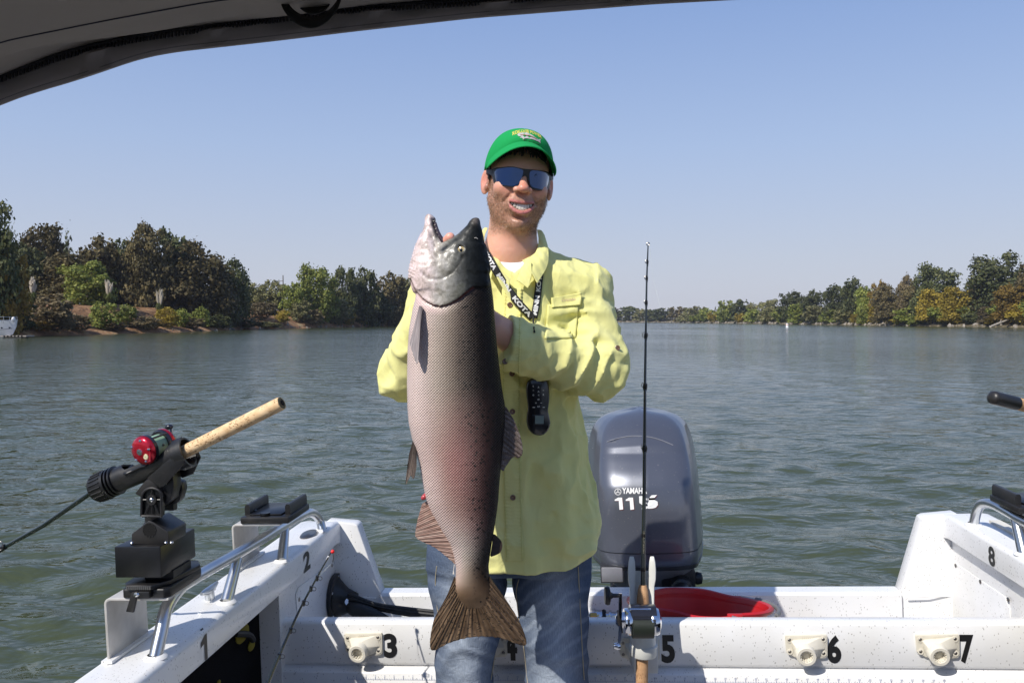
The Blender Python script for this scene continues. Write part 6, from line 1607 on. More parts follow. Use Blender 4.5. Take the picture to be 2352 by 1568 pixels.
BF = Field(xs_, ys_, zs_)
def hell(c, r, k=.01, op='u', tilt=None):
    rot = HB if tilt is None else HB @ tilt
    BF.ell(hp_(*c), np.array(r) * .01, k, op, rot)
def hcone(a, b, ra, rb, k=.01, op='u'): BF.cone(hp_(*a), hp_(*b), ra * .01, rb * .01, k, op)
hell((0, -1.5, 3.6), (7.3, 9.3, 9.0)); hell((0, 2.6, -2.2), (6.5, 6.2, 7.9), .02)
hell((0, 5.2, 3.4), (6.0, 3.6, 3.2), .015)                          # brow
for s in (-1, 1):
    hcone((s * 5.0, .6, -3.8), (s * 1.5, 5.9, -9.0), 1.9, 1.7, .020)
    hell((s * 3.9, 5.9, -1.6), (2.3, 2.2, 2.0), .016)                # cheeks lifted by the smile
    hell((s * 3.1, 8.3, 1.3), (1.7, 1.1, 1.1), .010, 's')            # eye hollows
    hell((s * 3.1, 7.2, 1.3), (1.15, 1.15, 1.15), .003)              # eyes behind the glasses
hcone((0, 7.0, -9.6), (0, 6.6, -9.0), 1.7, 1.8, .014)               # chin
hell((0, 6.7, -5.2), (3.3, 2.5, 2.9), .018)                         # muzzle
hcone((0, 7.9, 2.2), (0, 10.4, -1.3), .75, .98, .010); hell((0, 10.8, -1.9), (1.35, 1.25, 1.05), .006)
for s in (-1, 1):
    hell((s * 1.45, 9.3, -2.1), (.90, 1.0, .85), .006); hell((s * .75, 9.9, -2.75), (.38, .5, .4), .003, 's')
    # smile crease
    hcone((s * 2.0, 9.0, -2.4), (s * 3.9, 7.3, -5.0), .24, .20, .007, 's')
# mouth: open crescent between the lips
def mouthfn(P):
    q = (P - HC.astype(np.float32)) @ HB.astype(np.float32) * 100
    x, f, u = q[..., 0] - .15, q[..., 1], q[..., 2]; uc = -6.05 + .115 * x * x; h = .92 * np.sqrt(np.clip(1 - (x / 2.9) ** 2, 0, 1))
    return np.maximum(np.maximum(np.abs(u - uc) - h, np.abs(x) - 2.9), 6.4 - f) * .01
BF.put(mouthfn, hp_(0, 9, -5.6) - .048, hp_(0, 9, -5.6) + .048, .0035, 's')
for k in range(8):
    for up_, r0, off in ((1, .32, 1.12), (-1, .56, -1.26)):
        x0, x1 = -2.9 + k * .725, -2.9 + (k + 1) * .725
        def pt(x): 
            h = math.sqrt(max(0, 1 - (x / 3.1) ** 2)); return (x + .15, 8.85 - .16 * x * x * .62 + (.12 if up_ < 0 else 0), -6.05 + .115 * x * x + off * h)
        rr_ = lambda x: r0 * (.45 + .55 * math.sqrt(max(0, 1 - (x / 3.1) ** 2)))
        hcone(pt(x0), pt(x1), rr_(x0), rr_(x1), .0035)
hell((0, 8.3, -8.35), (1.8, .8, .42), .007, 's')                      # dent below the lip
# ears
for s in (-1, 1):
    a = R(28) * s; tl = np.array([[math.cos(a), -math.sin(a), 0], [math.sin(a), math.cos(a), 0], [0, 0, 1]])
    hell((s * 7.9, -.9, .1), (.62, 1.75, 3.05), .005, 'u', tl); hell((s * 8.3, -.3, .5), (.55, 1.0, 1.7), .004, 's', tl); hell((s * 7.5, .1, -1.2), (.6, .7, .8), .004, 'u')
# neck, trunk, arms, hands, legs
BF.cone(hp_(-.2, -1.2, -6), S_(1172, 590, 2.03), .056, .063, .03); BF.cone(hp_(0, 2.5, -8), S_(1176, 575, 1.985), .026, .028, .03)
BF.cone(S_(1172, 600, 2.03), S_(1170, 650, 2.04), .066, .09, .03)
for s, x in ((-1, 1015), (1, 1335)):
    BF.cone(S_(1175, 632, 2.04), S_(x, 672, 2.04), .052, .044, .03)
BF.ell(S_(1175, 760, 2.04), (.145, .095, .20), .03); BF.ell(S_(1172, 960, 2.04), (.135, .09, .17), .03); BF.ell(S_(1170, 1180, 2.045), (.140, .09, .12), .03)
ARM = {-1: [(1008, 672, 2.04), (936, 862, 1.985), (996, 706, 1.862)], 1: [(1342, 672, 2.03), (1374, 852, 1.955), (1178, 787, 1.835)]}
for s in (-1, 1):
    a, b, c = [S_(*q) for q in ARM[s]]; BF.cone(a, b, .047, .040, .02); BF.cone(b, c, .041, .029, .02)
    BF.cone(S_(1172 + s * 85, 1250, 2.045), S_(1172 + s * 103, 1700, 2.045), .066, .040, .03); BF.cone(S_(1172 + s * 103, 1700, 2.045), S_(1172 + s * 106, 2050, 2.045), .040, .034, .02)
    BF.cone(S_(1172 + s * 98, 2060, 2.04), S_(1172 + s * 108, 2085, 1.90), .038, .030, .02)
# far hand, image left: palm behind the gills, thumb up through the mouth
wl = S_(996, 690, 1.852); pl = S_(1012, 625, 1.815); BF.cone(wl, pl, .026, .034, .012)
for k, (dx, ln) in enumerate(((-16, 50), (-5, 58), (8, 55), (20, 45))):
    k0 = S_(1012 + dx, 600, 1.812); k1 = S_(1014 + dx * 1.1, 575, 1.795); k2 = S_(1018 + dx, 568, 1.768); BF.cone(k0, k1, .0095, .0088, .002); BF.cone(k1, k2, .0088, .0078, .003)
BF.cone(S_(1012, 612, 1.79), S_(1008, 585, 1.740), .011, .0110, .004); BF.cone(S_(1008, 585, 1.740), S_(1020, 562, 1.700), .0110, .0108, .004); BF.cone(S_(1020, 562, 1.700), S_(1034, 545, 1.678), .0108, .0100, .004)
# near hand, image right: flat against the back of the fish
wr = S_(1178, 780, 1.835); pr = S_(1128, 752, 1.808); BF.cone(wr, S_(1150, 762, 1.822), .030, .031, .012); BF.cone(S_(1150, 762, 1.822), pr, .031, .036, .012)
for k in range(4):
    a0 = S_(1108, 728 + k * 17, 1.803); a1 = S_(1078 + abs(k - 1) * 3, 722 + k * 19, 1.792); a2 = S_(1056 + abs(k - 1) * 5, 722 + k * 20, 1.782); BF.cone(S_(1128, 740 + k * 11, 1.806), a0, .010, .0095, .003); BF.cone(a0, a1, .0093, .0088, .0025); BF.cone(a1, a2, .0088, .0078, .0025)
BF.cone(S_(1140, 738, 1.81), S_(1118, 706, 1.798), .0115, .0105, .004); BF.cone(S_(1118, 706, 1.798), S_(1098, 694, 1.79), .0105, .009, .004)
BF.displace(lambda P: (vnoise(P, (160, 160, 160), 7) - .5) * .0006 + (vnoise(P, (45, 45, 45), 8) - .5) * .0010, .01)
mV, mQ = BF.mesh(); mV = relax(mV, mQ, 1, .3)
q = (mV - HC) @ HB * 100; hx, hf, hu = q.T
ishead = (mV[:, 2] > 2.0) & (np.abs(hx) < 12)
def gs(x, c, w): return np.exp(-((x - c) / w) ** 2)
skin = np.tile(np.array([.70, .385, .265]), (len(mV), 1)); n1 = fbm(mV.astype(np.float32), (35, 35, 35), 3, 9); n2 = vnoise(mV.astype(np.float32), (420, 420, 420), 10)
def tint(m, c, a): 
    global skin
    m = np.clip(m * a, 0, 1)[:, None]; skin = skin * (1 - m) + np.array(c) * m
tint((n1 - .3) * ishead, (.68, .33, .24), .9)
tint(gs(hx, 0, 1.8) * gs(hu, -1.6, 2.0) * (hf > 8.2), (.62, .20, .14), .6)
for s in (-1, 1): tint(gs(hx, s * 4, 2) * gs(hu, -1.8, 1.6) * (hf > 3), (.62, .24, .17), .55); tint((np.abs(hx) > 7.2) * (np.sign(hx) == s) * gs(hu, .3, 3.5) * (hf < 3), (.66, .26, .20), .7)
jawz = np.clip((-3.0 - hu + .42 * np.clip(np.abs(hx) - 3.2, 0, 9)) / 1.8, 0, 1) * np.clip((hu + 13.2) / 2.2, 0, 1) * np.clip((hf + .5 + (hu + 2) * -.1) / 2.5, 0, 1)
must = gs(hu, -3.9, .8) * (np.abs(hx) < 3.6) * (hf > 7); side = np.clip((np.abs(hx) - 5.3) / 1, 0, 1) * np.clip((hu + 9) / 2, 0, 1) * np.clip((3 - hu) / 1.5, 0, 1) * np.clip((hf + .2) / .8, 0, 1) * np.clip((5.8 - hf) / 1.5, 0, 1)
clear = 1 - .75 * gs(hx, 0, 2.4) * gs(hu, -8.3, .6) - .9 * gs(hx, 0, 5) * 0
beard = np.clip(np.maximum(np.maximum(jawz * clear * .9, must * .55), side * .85), 0, 1) * ishead * (hu < 2.5)
tint(beard * (.30 + 1.0 * n2) * (.6 + .6 * n1), (.17, .09, .052), .85)
x_ = hx - .15; uc = -6.05 + .115 * x_ * x_; hh = np.sqrt(np.clip(1 - (x_ / 3.15) ** 2, 0, 1))
lipu = gs(hu, uc + 1.12 * hh, .34) * (np.abs(x_) < 3.0) * (hf > 6.8); lipl = gs(hu, uc - 1.22 * hh, .50) * (np.abs(x_) < 2.9) * (hf > 6.8)
tint(np.maximum(lipu, lipl), (.62, .21, .20), .95)
tint((np.abs(hu - uc) < .86 * hh) * (hf < 8.4) * (hf > 4) * (np.abs(x_) < 2.9), (.05, .012, .012), 1)
tint(gs(hx, 0, 7) * gs(hu, -14, 3.5) * (hf > -2), (.60, .30, .21), .5)
thumb = (mV[:, 1] < 1.76) & (mV[:, 0] < -.1); tint(thumb * 1.0, (.80, .38, .29), .9)
SK = bpy.data.materials.new('skin'); SK.use_nodes = True; N, L = nodes_of(SK); p = N['Principled BSDF']
at = node(SK, 'ShaderNodeAttribute', attribute_name='tint'); L.new(at.outputs['Color'], p.inputs['Base Color']); p.inputs['Roughness'].default_value = .40; p.inputs['Specular IOR Level'].default_value = .45
p.inputs['Subsurface Weight'].default_value = .18; p.inputs['Subsurface Radius'].default_value = (.010, .004, .002); p.inputs['Subsurface Scale'].default_value = 1.0
bump_to(SK, noise(SK, 420, 3), .35, .0008)
vmesh('body', mV, mQ, SK, man, skin)
# short beard: stubble hairs standing on the chin and jaw
rng2 = np.random.default_rng(5); tri = mV[mQ]; cen = tri.mean(1); nor = np.cross(tri[:, 2] - tri[:, 0], tri[:, 3] - tri[:, 1]); ar = np.linalg.norm(nor, axis=1); nor /= (ar[:, None] + 1e-12)
pb = beard[mQ].mean(1) ** 1.5 * ar; pick = rng2.choice(len(mQ), 5200, p=pb / pb.sum())
c = cen[pick] + rng2.normal(size=(5200, 3)) * .0009; d = nor[pick] * .7 + rng2.normal(size=(5200, 3)) * .35 + np.array([0, 0, -.5]); d /= np.linalg.norm(d, axis=1)[:, None]; w = np.cross(d, rng2.normal(size=(5200, 3))); w /= np.linalg.norm(w, axis=1)[:, None]
ln = rng2.uniform(.0022, .0050, 5200)[:, None]; HV = np.stack([c - w * .00032, c + w * .00032, c + d * ln], 1).reshape(-1, 3); HQ = np.arange(len(HV)).reshape(-1, 3)
HAIRM = M('stubble_hair', (.13, .07, .04), rough=.4, vary=(200, (.34, .22, .13), .35, .65))
me = mesh_np(HV - np.array(pbase(man)), HQ, False, HAIRM); so = link_mesh('beard', me, man); so['kind'] = 'stuff'
def HP(x, f, u): return Vector(hp_(x, f, u))
# hair below the cap
HM = M('dark_hair', (.020, .013, .010), rough=.45); hr = random.Random(3); mb = MB()
for k in range(70):
    x = hr.uniform(-5.2, 5.6); u0 = 8.3 - .075 * x * x; fr = 7.9 - .085 * x * x; l = hr.uniform(.8, 3.2) * (1.15 - abs(x) * .09)
    mb.tube([HP(x, fr - .4, u0 + .8), HP(x + hr.uniform(-.2, .2), fr + .15, u0 - l * .5), HP(x + hr.uniform(-.5, .6), fr + .05, u0 - l)], [.0030, .0022, .0003], 5)
for s in (-1, 1):
    for k in range(26):
        f = hr.uniform(-3.2, 1.6); u0 = hr.uniform(1.8, 3.4); mb.tube([HP(s * 7.35, f, u0 + 1), HP(s * 7.3, f + .1, u0 - 1), HP(s * (7.0), f + .3, u0 - hr.uniform(1.6, 3.0))], [.0026, .0022, .0004], 4)
mb.build('hair', HM, man, sharp=180)['kind'] = 'stuff'
mb = MB(); mb.ball(HP(0, -3.2, 1.2), (.073, .072, .075), 20, Matrix(HB.tolist())); mb.build('hair', HM, man)
# teeth
TE = M('tooth_enamel', (.80, .75, .66), rough=.18, coat=.3); gum = MB(); tp_ = thing
for k in range(8):
    x = -2.18 + k * .63; wd = (.26, .29, .31, .36, .36, .31, .29, .26)[k] if k < 8 else .3; uc_ = -6.05 + .115 * (x - .15) ** 2
    hgt = (.46, .54, .62, .70, .70, .62, .54, .46)[k]; f = 8.5 - .10 * x * x
    m_ = Matrix.Translation(HP(x + .15, f, uc_ + .80 - hgt)) @ Matrix(HB.tolist()).to_4x4() @ Matrix.Rotation(-x * .18, 4, 'Z')
    MB().box((-wd * .01 + .0001, -.0028, -hgt * .01), (wd * .01 - .0001, .0022, hgt * .01), m=m_, bev=.0013).build('tooth', TE, man)

# ---------------------------------------------------------------- cap
CAPM = M('cap_cloth', (.008, .30, .075), rough=.85, spec=.2); bump_to(CAPM, noise(CAPM, 900, 2, objco(CAPM, (1, 1, .4))), .5, .0008, bump_to(CAPM, noise(CAPM, 28, 3), .35, .003))
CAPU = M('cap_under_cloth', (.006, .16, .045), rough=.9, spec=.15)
def dome(th, ph, o=0):
    """th around, ph from rim (0) to crown (pi/2)"""
    cx, cf = math.cos(th), math.sin(th); r = math.cos(ph) ** .82; rx, rf = 8.35 + o, 10.0 + o; hgt = 10.4 + o
    u = 3.0 + hgt * math.sin(ph) ** 1.0; fr = max(0, cf)
    sp_ = math.sin(ph); u_r = 3.0 + (5.7 * fr ** 1.7 if cf > 0 else -1.4 * -cf)       # rim lifts at the front, dips behind
    tall = 1 + .05 * fr * math.sin(2 * ph)
    return HP(rx * cx * r * tall, -1.2 + rf * cf * r * (1 + .07 * fr * math.sin(2 * ph)), u_r * (1 - sp_) + 13.25 * sp_)
cap = None
NT, NP = 96, 26
mb = MB(); rings = [[dome(2 * math.pi * j / NT, math.pi / 2 * min(.992, i / (NP - 1)), -.03 if False else .0) for j in range(NT)] for i in range(NP)]
# panel seams pressed in
for i in range(NP):
    for j in range(NT):
        th = 2 * math.pi * j / NT
        for s_ in (math.pi / 2, math.pi / 2 + 1.05, math.pi / 2 - 1.05, math.pi / 2 + 2.1, math.pi / 2 - 2.1, 3 * math.pi / 2):
            dd = abs((th - s_ + math.pi) % (2 * math.pi) - math.pi)
            if dd < .034 and i < NP - 2: rings[i][j] = rings[i][j].lerp(HP(0, -1.2, 3), .008)
mb.loft(rings, cap=False); top_ = len(mb.v); cap = mb.build('cap', CAPM, man, sharp=180); so_ = cap.modifiers.new('thick', 'SOLIDIFY'); so_.thickness = .0018
cap_bvh = BVHTree.FromPolygons([tuple(v) for v in mb.v], mb.f)
MB().ball(HP(0, -1.2, 13.35), (.006, .006, .003), 10, Matrix(HB.tolist())).build('button', CAPM, cap)
def visor(a, b):
    """a -1..1 across, b 0..1 outwards"""
    th = math.pi / 2 - a * 1.24; r0 = dome(th, .05); q0 = (np.array(r0) - HC) @ HB * 100
    x0, f0, u0 = q0; ext = 7.2 * (1 - abs(a) ** 2.6) ** .62; x = x0 * (1 + .10 * b * (1 - abs(a) * .6)); f = f0 + ext * b
    u = u0 - b * 2.0 * (1 - a * a * .6) - x * x * .012 * b
    return x, f, u
def vgrid(off, mat_, name):
    mb = MB(); na, nb = 61, 16; V = []
    for i in range(na):
        for j in range(nb):
            x, f, u = visor(-1 + 2 * i / (na - 1), j / (nb - 1)); V.append(HP(x, f, u + off))
    mb.add(V, [(i * nb + j, i * nb + j + 1, (i + 1) * nb + j + 1, (i + 1) * nb + j) for i in range(na - 1) for j in range(nb - 1)]); o = mb.build(name, mat_, cap, sharp=180); s_ = o.modifiers.new('thick', 'SOLIDIFY'); s_.thickness = .0014; s_.offset = 0; return V
vv = vgrid(.10, CAPM, 'visor'); vgrid(-.12, CAPU, 'visor_lining')
MB().tube([Vector(vv[i * 16 + 15]) - Vector((0, 0, .001)) for i in range(1, 60)], .0016, 6).build('visor_edge', CAPM, cap)
# badge on the cap front: gold arched words, pale fish, dark script
def cap_pt(x, u, lift):
    h = cap_bvh.ray_cast(HP(x, 25, u), Vector(-ef)); 
    return (h[0] + Vector(ef) * lift * .01) if h[0] is not None else HP(x, 9, u)
GOLD = M('gold_thread', (.72, .56, .10), rough=.6); SILV = M('silver_thread', (.62, .60, .60), rough=.6, vary=(900, (.30, .28, .28), .4, .6)); DTH = M('dark_thread', (.012, .03, .014), rough=.8); PKT = M('pink_thread', (.6, .25, .18), rough=.7)
decal('badge_words', 'KOKANEE POWER', lambda x, y, l: cap_pt(-3.2 + 7.0 * x, 11.2 + 1.0 * y - .9 * (x * 2 - 1) ** 2, .10), GOLD, cap, bold=.03)
fo = [(x_, y_ + 1.0) for x_, y_ in [(-2.2, 9.55), (-1.7, 10.0), (-.9, 10.15), (-.3, 10.1), (-.1, 10.35), (.4, 10.05), (1.3, 9.75), (2.2, 9.2), (2.9, 8.95), (3.5, 9.25), (3.3, 8.6), (3.45, 8.1), (2.8, 8.45), (2.0, 8.6), (1.2, 8.75), (.2, 8.8), (-.5, 8.7), (-.8, 8.35), (-1.0, 8.75), (-1.6, 8.8), (-1.2, 9.1), (-1.9, 9.15)]]
bm = bmesh.new(); f_ = bm.faces.new([bm.verts.new((x, y, 0)) for x, y in fo]); bmesh.ops.triangulate(bm, faces=[f_]); bm.verts.index_update()
mb = MB(); mb.add([cap_pt(v.co.x, v.co.y, .12) for v in bm.verts], [[v.index for v in f.verts] for f in bm.faces]); bm.free(); mb.build('badge_fish', SILV, cap, sharp=180)
MB().tube([cap_pt(-1.5, 10.5, .16), cap_pt(.5, 10.5, .16), cap_pt(2.4, 10.0, .16)], .0009, 5, sub=4).build('badge_stripe', PKT, cap)
decal('badge_script', "it's the future!", lambda x, y, l: cap_pt(-.6 + 3.9 * x, 9.0 + .55 * y - .55 * x, .10), DTH, cap, shear=.3, bold=.02)

# ---------------------------------------------------------------- sunglasses
FRM = M('glasses_frame', (.005, .005, .006), rough=.38)
LNS = M('mirror_lens', (.006, .036, .12), rough=.05, metal=1.0, coat=1)
def gl_(x, u, o=0):
    return HP(x, 9.95 + o - .060 * x * x - .0012 * x ** 4, u)
def px2h(x, y):
    """picture position to head coordinates on the plane of the glasses"""
    d = W(x, y, 2) - W(x, y, 1); o = Vector((0, 0, ZC)); n_ = Vector(ef); p0 = HP(0, 9.3, 1); t = (p0 - o).dot(n_) / d.dot(n_); q = (np.array(o + d * t) - HC) @ HB * 100; return q[0], q[2]
def z1(x, y): return ((1500 + x / 3.136) * .68056, (400 + y / 3.136) * .68056)
outer = [(527, 515), (600, 505), (720, 510), (835, 535), (960, 545), (1080, 548), (1150, 560), (1166, 600), (1160, 670), (1130, 730), (1090, 757), (1000, 760), (930, 748), (900, 715), (880, 650), (862, 612), (840, 612), (815, 655), (785, 705), (748, 728), (680, 725), (590, 700), (548, 680), (532, 610)]
lensL = [(556, 528), (640, 518), (740, 523), (822, 550), (826, 580), (810, 640), (780, 695), (745, 715), (680, 712), (600, 690), (566, 665), (552, 600)]
lensR = [(905, 562), (960, 553), (1060, 562), (1120, 575), (1132, 610), (1125, 670), (1095, 730), (1060, 745), (990, 742), (930, 728), (905, 700), (895, 630)]
def smoothpoly(P, sub=5):
    P = [Vector((*p, 0)) for p in P]; n_ = len(P); out = []
    for i in range(n_):
        p0, p1, p2, p3 = P[i - 1], P[i], P[(i + 1) % n_], P[(i + 2) % n_]
        for k in range(sub):
            t = k / sub; out.append(.5 * ((2 * p1) + (p2 - p0) * t + (2 * p0 - 5 * p1 + 4 * p2 - p3) * t * t + (3 * p1 - p0 - 3 * p2 + p3) * t ** 3))
    return [(p.x, p.y) for p in out]
def plate(name, P, f_off, th, mat_, par, grow=0):
    pts = [px2h(*z1(*p)) for p in smoothpoly(P)]; bm = bmesh.new(); f_ = bm.faces.new([bm.verts.new((x, y, 0)) for x, y in pts]); bmesh.ops.triangulate(bm, faces=[f_])
    bmesh.ops.subdivide_edges(bm, edges=[e for e in bm.edges if e.calc_length() > 1.2], cuts=2, use_grid_fill=False); bmesh.ops.triangulate(bm, faces=bm.faces[:]); bm.verts.index_update()
    V = [gl_(v.co.x, v.co.y, f_off) for v in bm.verts]; V2 = [gl_(v.co.x, v.co.y, f_off - th) for v in bm.verts]; n_ = len(V)
    F_ = [[v.index for v in f.verts] for f in bm.faces]; E_ = [(e.verts[0].index, e.verts[1].index) for e in bm.edges if len(e.link_faces) == 1]; bm.free()
    mb = MB(); mb.add(V + V2, F_ + [[i + n_ for i in f[::-1]] for f in F_] + [(a, b, b + n_, a + n_) for a, b in E_]); return mb.build(name, mat_, par, sharp=50)
gls = plate('sunglasses', outer, .0, .45, FRM, man)
plate('lens', lensL, .12, .2, LNS, gls); plate('lens', lensR, .12, .2, LNS, gls)
for s in (-1, 1):
    x0, u0 = px2h(*z1(535 if s < 0 else 1158, 545 if s < 0 else 590)); a = gl_(x0, u0 - .2, -.2)
    MB().loft([[a + Vector((0, 0, dz)) + Vector(ex) * dx for dx, dz in ((-.001, -.007), (.001, -.007), (.001, .007), (-.001, .007))], [HP(s * 7.9, 2.5, 2.4) + Vector((0, 0, dz)) + Vector(ex) * dx for dx, dz in ((-.001, -.006), (.001, -.006), (.001, .006), (-.001, .006))], [HP(s * 7.8, -1.5, 2.2) + Vector((0, 0, dz)) + Vector(ex) * dx for dx, dz in ((-.001, -.003), (.001, -.003), (.001, .003), (-.001, .003))]]).build('temple', FRM, gls)

# ---------------------------------------------------------------- shirt
SF = Field(axis([(-.34, .30, .0046)]), axis([(1.76, 2.19, .0046)]), axis([(1.36, 2.24, .0046)]))
TORSO = [(585, 1118, 1232, .070), (605, 1070, 1285, .085), (630, 1020, 1345, .098), (660, 1003, 1362, .106), (720, 1004, 1350, .118), (800, 1006, 1336, .124), (880, 1008, 1322, .122), (930, 1006, 1322, .121), (1000, 1000, 1334, .124), (1080, 993, 1346, .128), (1150, 988, 1362, .132), (1210, 984, 1380, .136), (1240, 984, 1378, .137), (1310, 986, 1366, .137)]
def torso_fn(tab, dd=2.035, grow=0, ex_=2.4):
    t = np.array(tab, float); zz = (ZC - (t[:, 0] - HY) / F * 2.0)[::-1]; xl = ((t[:, 1] - CX) / F * 2.0)[::-1] - grow; xr = ((t[:, 2] - CX) / F * 2.0)[::-1] + grow; hb = t[:, 3][::-1] + grow
    def fn(P):
        z1_ = P[0, 0, :, 2]; L_, R_, B_ = np.interp(z1_, zz, xl), np.interp(z1_, zz, xr), np.interp(z1_, zz, hb); c = (L_ + R_) / 2; a = (R_ - L_) / 2
        q_ = (np.abs((P[..., 0] - c) / a) ** ex_ + np.abs((P[..., 1] - dd) / B_) ** ex_) ** (1 / ex_)
        return np.maximum((q_ - 1) * np.minimum(a, B_) * .9, np.maximum(zz[0] - P[..., 2], P[..., 2] - zz[-1]))
    return fn, (xl.min(), dd - hb.max(), zz[0]), (xr.max(), dd + hb.max(), zz[-1])
fn, lo, hi = torso_fn(TORSO); SF.put(fn, lo, hi, .01)
for s, x in ((-1, 1018), (1, 1338)):
    SF.cone(S_(1172 + s * 50, 612, 2.045), S_(x, 662, 2.035), .052, .060, .035)
LA = [(1012, 672, 2.035), (928, 866, 1.975), (990, 712, 1.868)]; RA = [(1340, 676, 2.03), (1376, 850, 1.955), (1146, 782, 1.832)]
def S3(L): return [S_(*q_) for q_ in L]
a, b, c = S3(LA); SF.cone(a, b, .063, .058, .030); SF.cone(b, c, .060, .046, .014)
a, b, c = S3(RA); SF.cone(a, b, .066, .066, .035); SF.cone(b, c, .064, .0565, .014); SF.ell(S_(1392, 828, 1.97), (.045, .05, .055), .03)
# cut the cuff ends flat
for L_ in (LA, RA):
    b, c = S_(*L_[1]), S_(*L_[2]); n_ = (c - b) / np.linalg.norm(c - b)
    e_ = c - n_ * .012
    SF.put(lambda P, e_=e_, n_=n_: -((P - e_.astype(np.float32)) @ n_.astype(np.float32)), e_ + n_ * .045 - .055, e_ + n_ * .045 + .055, .002, 's', pad=.0)
# hem: lower at the front middle, rising to the sides
def hemfn(P):
    x = P[..., 0] / 2.0 * F + CX; yh = np.interp(x, [960, 1030, 1065, 1120, 1160, 1230, 1300, 1345, 1362, 1388], [1190, 1196, 1262, 1290, 1288, 1291, 1288, 1268, 1255, 1212]); zh = ZC - (yh - HY) / F * 2.0
    return (P[..., 2] - zh) * .9
# neck opening: round hole and the V in front
SF.cone(S_(1172, 500, 2.01), S_(1172, 598, 2.03), .075, .070, .006, 's')
def vfn(P):
    x = P[..., 0] / 1.92 * F + CX; y = HY - (P[..., 2] - ZC) / 1.92 * F
    return np.maximum(np.maximum((1112 + (y - 560) * .86 - x) / F * 1.6, (x - (1238 - (y - 560) * .66)) / F * 1.6), P[..., 1] - 1.99)
SF.put(vfn, (-.09, 1.80, 2.08), (.09, 1.99, 2.24), .003, 's', pad=0)
# folds
FA, FB, FC2 = S3(RA); UA, UB, UC2 = S3(LA)
def seg_t(P, a, b):
    ba = b - a; t = ((P - a) @ ba) / (ba @ ba); d = np.linalg.norm(P - a - np.clip(t, 0, 1)[:, None] * ba, axis=1); return t, d
def sfold(P):
    P = P.astype(np.float32); x, y, z = P.T; out = np.zeros(len(P))
    n_ = fbm(P, (9, 9, 9), 3, 21); w2 = vnoise(P, (22, 22, 14), 22)
    # right sleeve, forearm: slanting gathers that swell towards the elbow
    t, d = seg_t(P, FB, FC2); m = np.clip((.085 - d) / .02, 0, 1) * np.clip((1.05 - t) / .1, 0, 1) * (y < 2.03)
    amp = np.clip((.66 - t) / .3, 0, 1) * np.clip((t + .25) / .2, 0, 1) * m
    ph = t * 30 + (z - FB[2]) * 26 + n_ * 7 + (x - .1) * 8; r_ = np.abs(np.sin(ph * .5)); out += amp * (.021 * (r_ ** .7 - .62) + .005 * np.sin(ph * 1.15 + 1) * w2)
    out += m * np.clip((t - .55) / .2, 0, 1) * (.0045 * (np.abs(np.sin((z * 38 + x * 14 + n_ * 6))) - .5))
    # right upper sleeve
    t, d = seg_t(P, FA, FB); m = np.clip((.085 - d) / .02, 0, 1) * np.clip((t - .0) / .2, 0, 1) * np.clip((1.1 - t) / .25, 0, 1); ph = (t * 15 - (x - .25) * 40 + n_ * 7); out += m * .012 * (np.abs(np.sin(ph * .6)) ** .8 - .55)
    # left sleeve
    t, d = seg_t(P, UA, UB); m = np.clip((.08 - d) / .02, 0, 1) * (x < -.17); ph = t * 17 + (x + .25) * 50 + n_ * 8; out += m * .013 * (np.abs(np.sin(ph * .55)) ** .8 - .55)
    t, d = seg_t(P, UB, UC2); m = np.clip((.07 - d) / .02, 0, 1); out += m * .006 * (np.abs(np.sin(t * 11 + n_ * 6)) - .5) * np.clip((.8 - t) / .3, 0, 1)
    # chest: drag lines from the shoulder to the bent arm, soft vertical drapes below
    ch = np.clip((z - 1.93) / .08, 0, 1) * (y < 2.06) * (x > -.2) * (x < .20); ph = (x * 42 + z * 26 + n_ * 6); out += ch * .0085 * (np.abs(np.sin(ph * .5)) ** .8 - .55)
    lo_ = np.clip((1.88 - z) / .18, 0, 1); out += lo_ * (.0060 * np.sin(x * 34 + n_ * 5 + z * 2) + .003 * np.sin(x * 71 + n_ * 6)); out += .0035 * (fbm(P, (30, 30, 22), 2, 23) - .5)
    rid = 1 - np.abs(vnoise(P, (16, 16, 11), 25) * 2 - 1); out -= .0062 * np.clip((rid - .72) / .28, 0, 1)
    rid = 1 - np.abs(vnoise(P, (34, 34, 26), 26) * 2 - 1); out -= .0028 * np.clip((rid - .70) / .3, 0, 1)
    return out
SF.displace(sfold, .024)
SF.put(hemfn, (-.3, 1.8, 1.36), (.3, 2.2, 1.56), .003, 's', pad=0)
sV, sQ = SF.mesh(); sV = relax(sV, sQ, 1, .4)
SH = M('yellow_shirt_cloth', (.72, .71, .25), rough=.82, spec=.2, Sheen_Weight=.15)
N, L = nodes_of(SH); base(SH, ramp(SH, noise(SH, 7, 4), [(.3, (.83, .80, .30)), (.7, (.88, .85, .37))]))
w1 = noise(SH, 40, 4, objco(SH, (1, 1, .6)), .6, .8); b1 = bump_to(SH, w1, .55, .004); b2 = bump_to(SH, noise(SH, 900, 2), .35, .0006, b1)
t_ = node(SH, 'ShaderNodeBsdfTranslucent'); t_.inputs[0].default_value = (.78, .68, .12, 1); ms = node(SH, 'ShaderNodeMixShader'); ms.inputs[0].default_value = .12; L.new(N['Principled BSDF'].outputs[0], ms.inputs[1]); L.new(t_.outputs[0], ms.inputs[2]); L.new(ms.outputs[0], N['Material Output'].inputs[0])
shirt = vmesh('shirt', sV, sQ, SH, man)
s_bvh = bvh_of(sV, sQ)
def on_shirt(x, y, lift=.003, d0=1.5):
    o = Vector((0, 0, ZC)); dr_ = (W(x, y, 1) - o); h = s_bvh.ray_cast(o + dr_ * d0, dr_.normalized())
    return (h[0] - dr_.normalized() * lift) if h[0] is not None else W(x, y, 1.93)
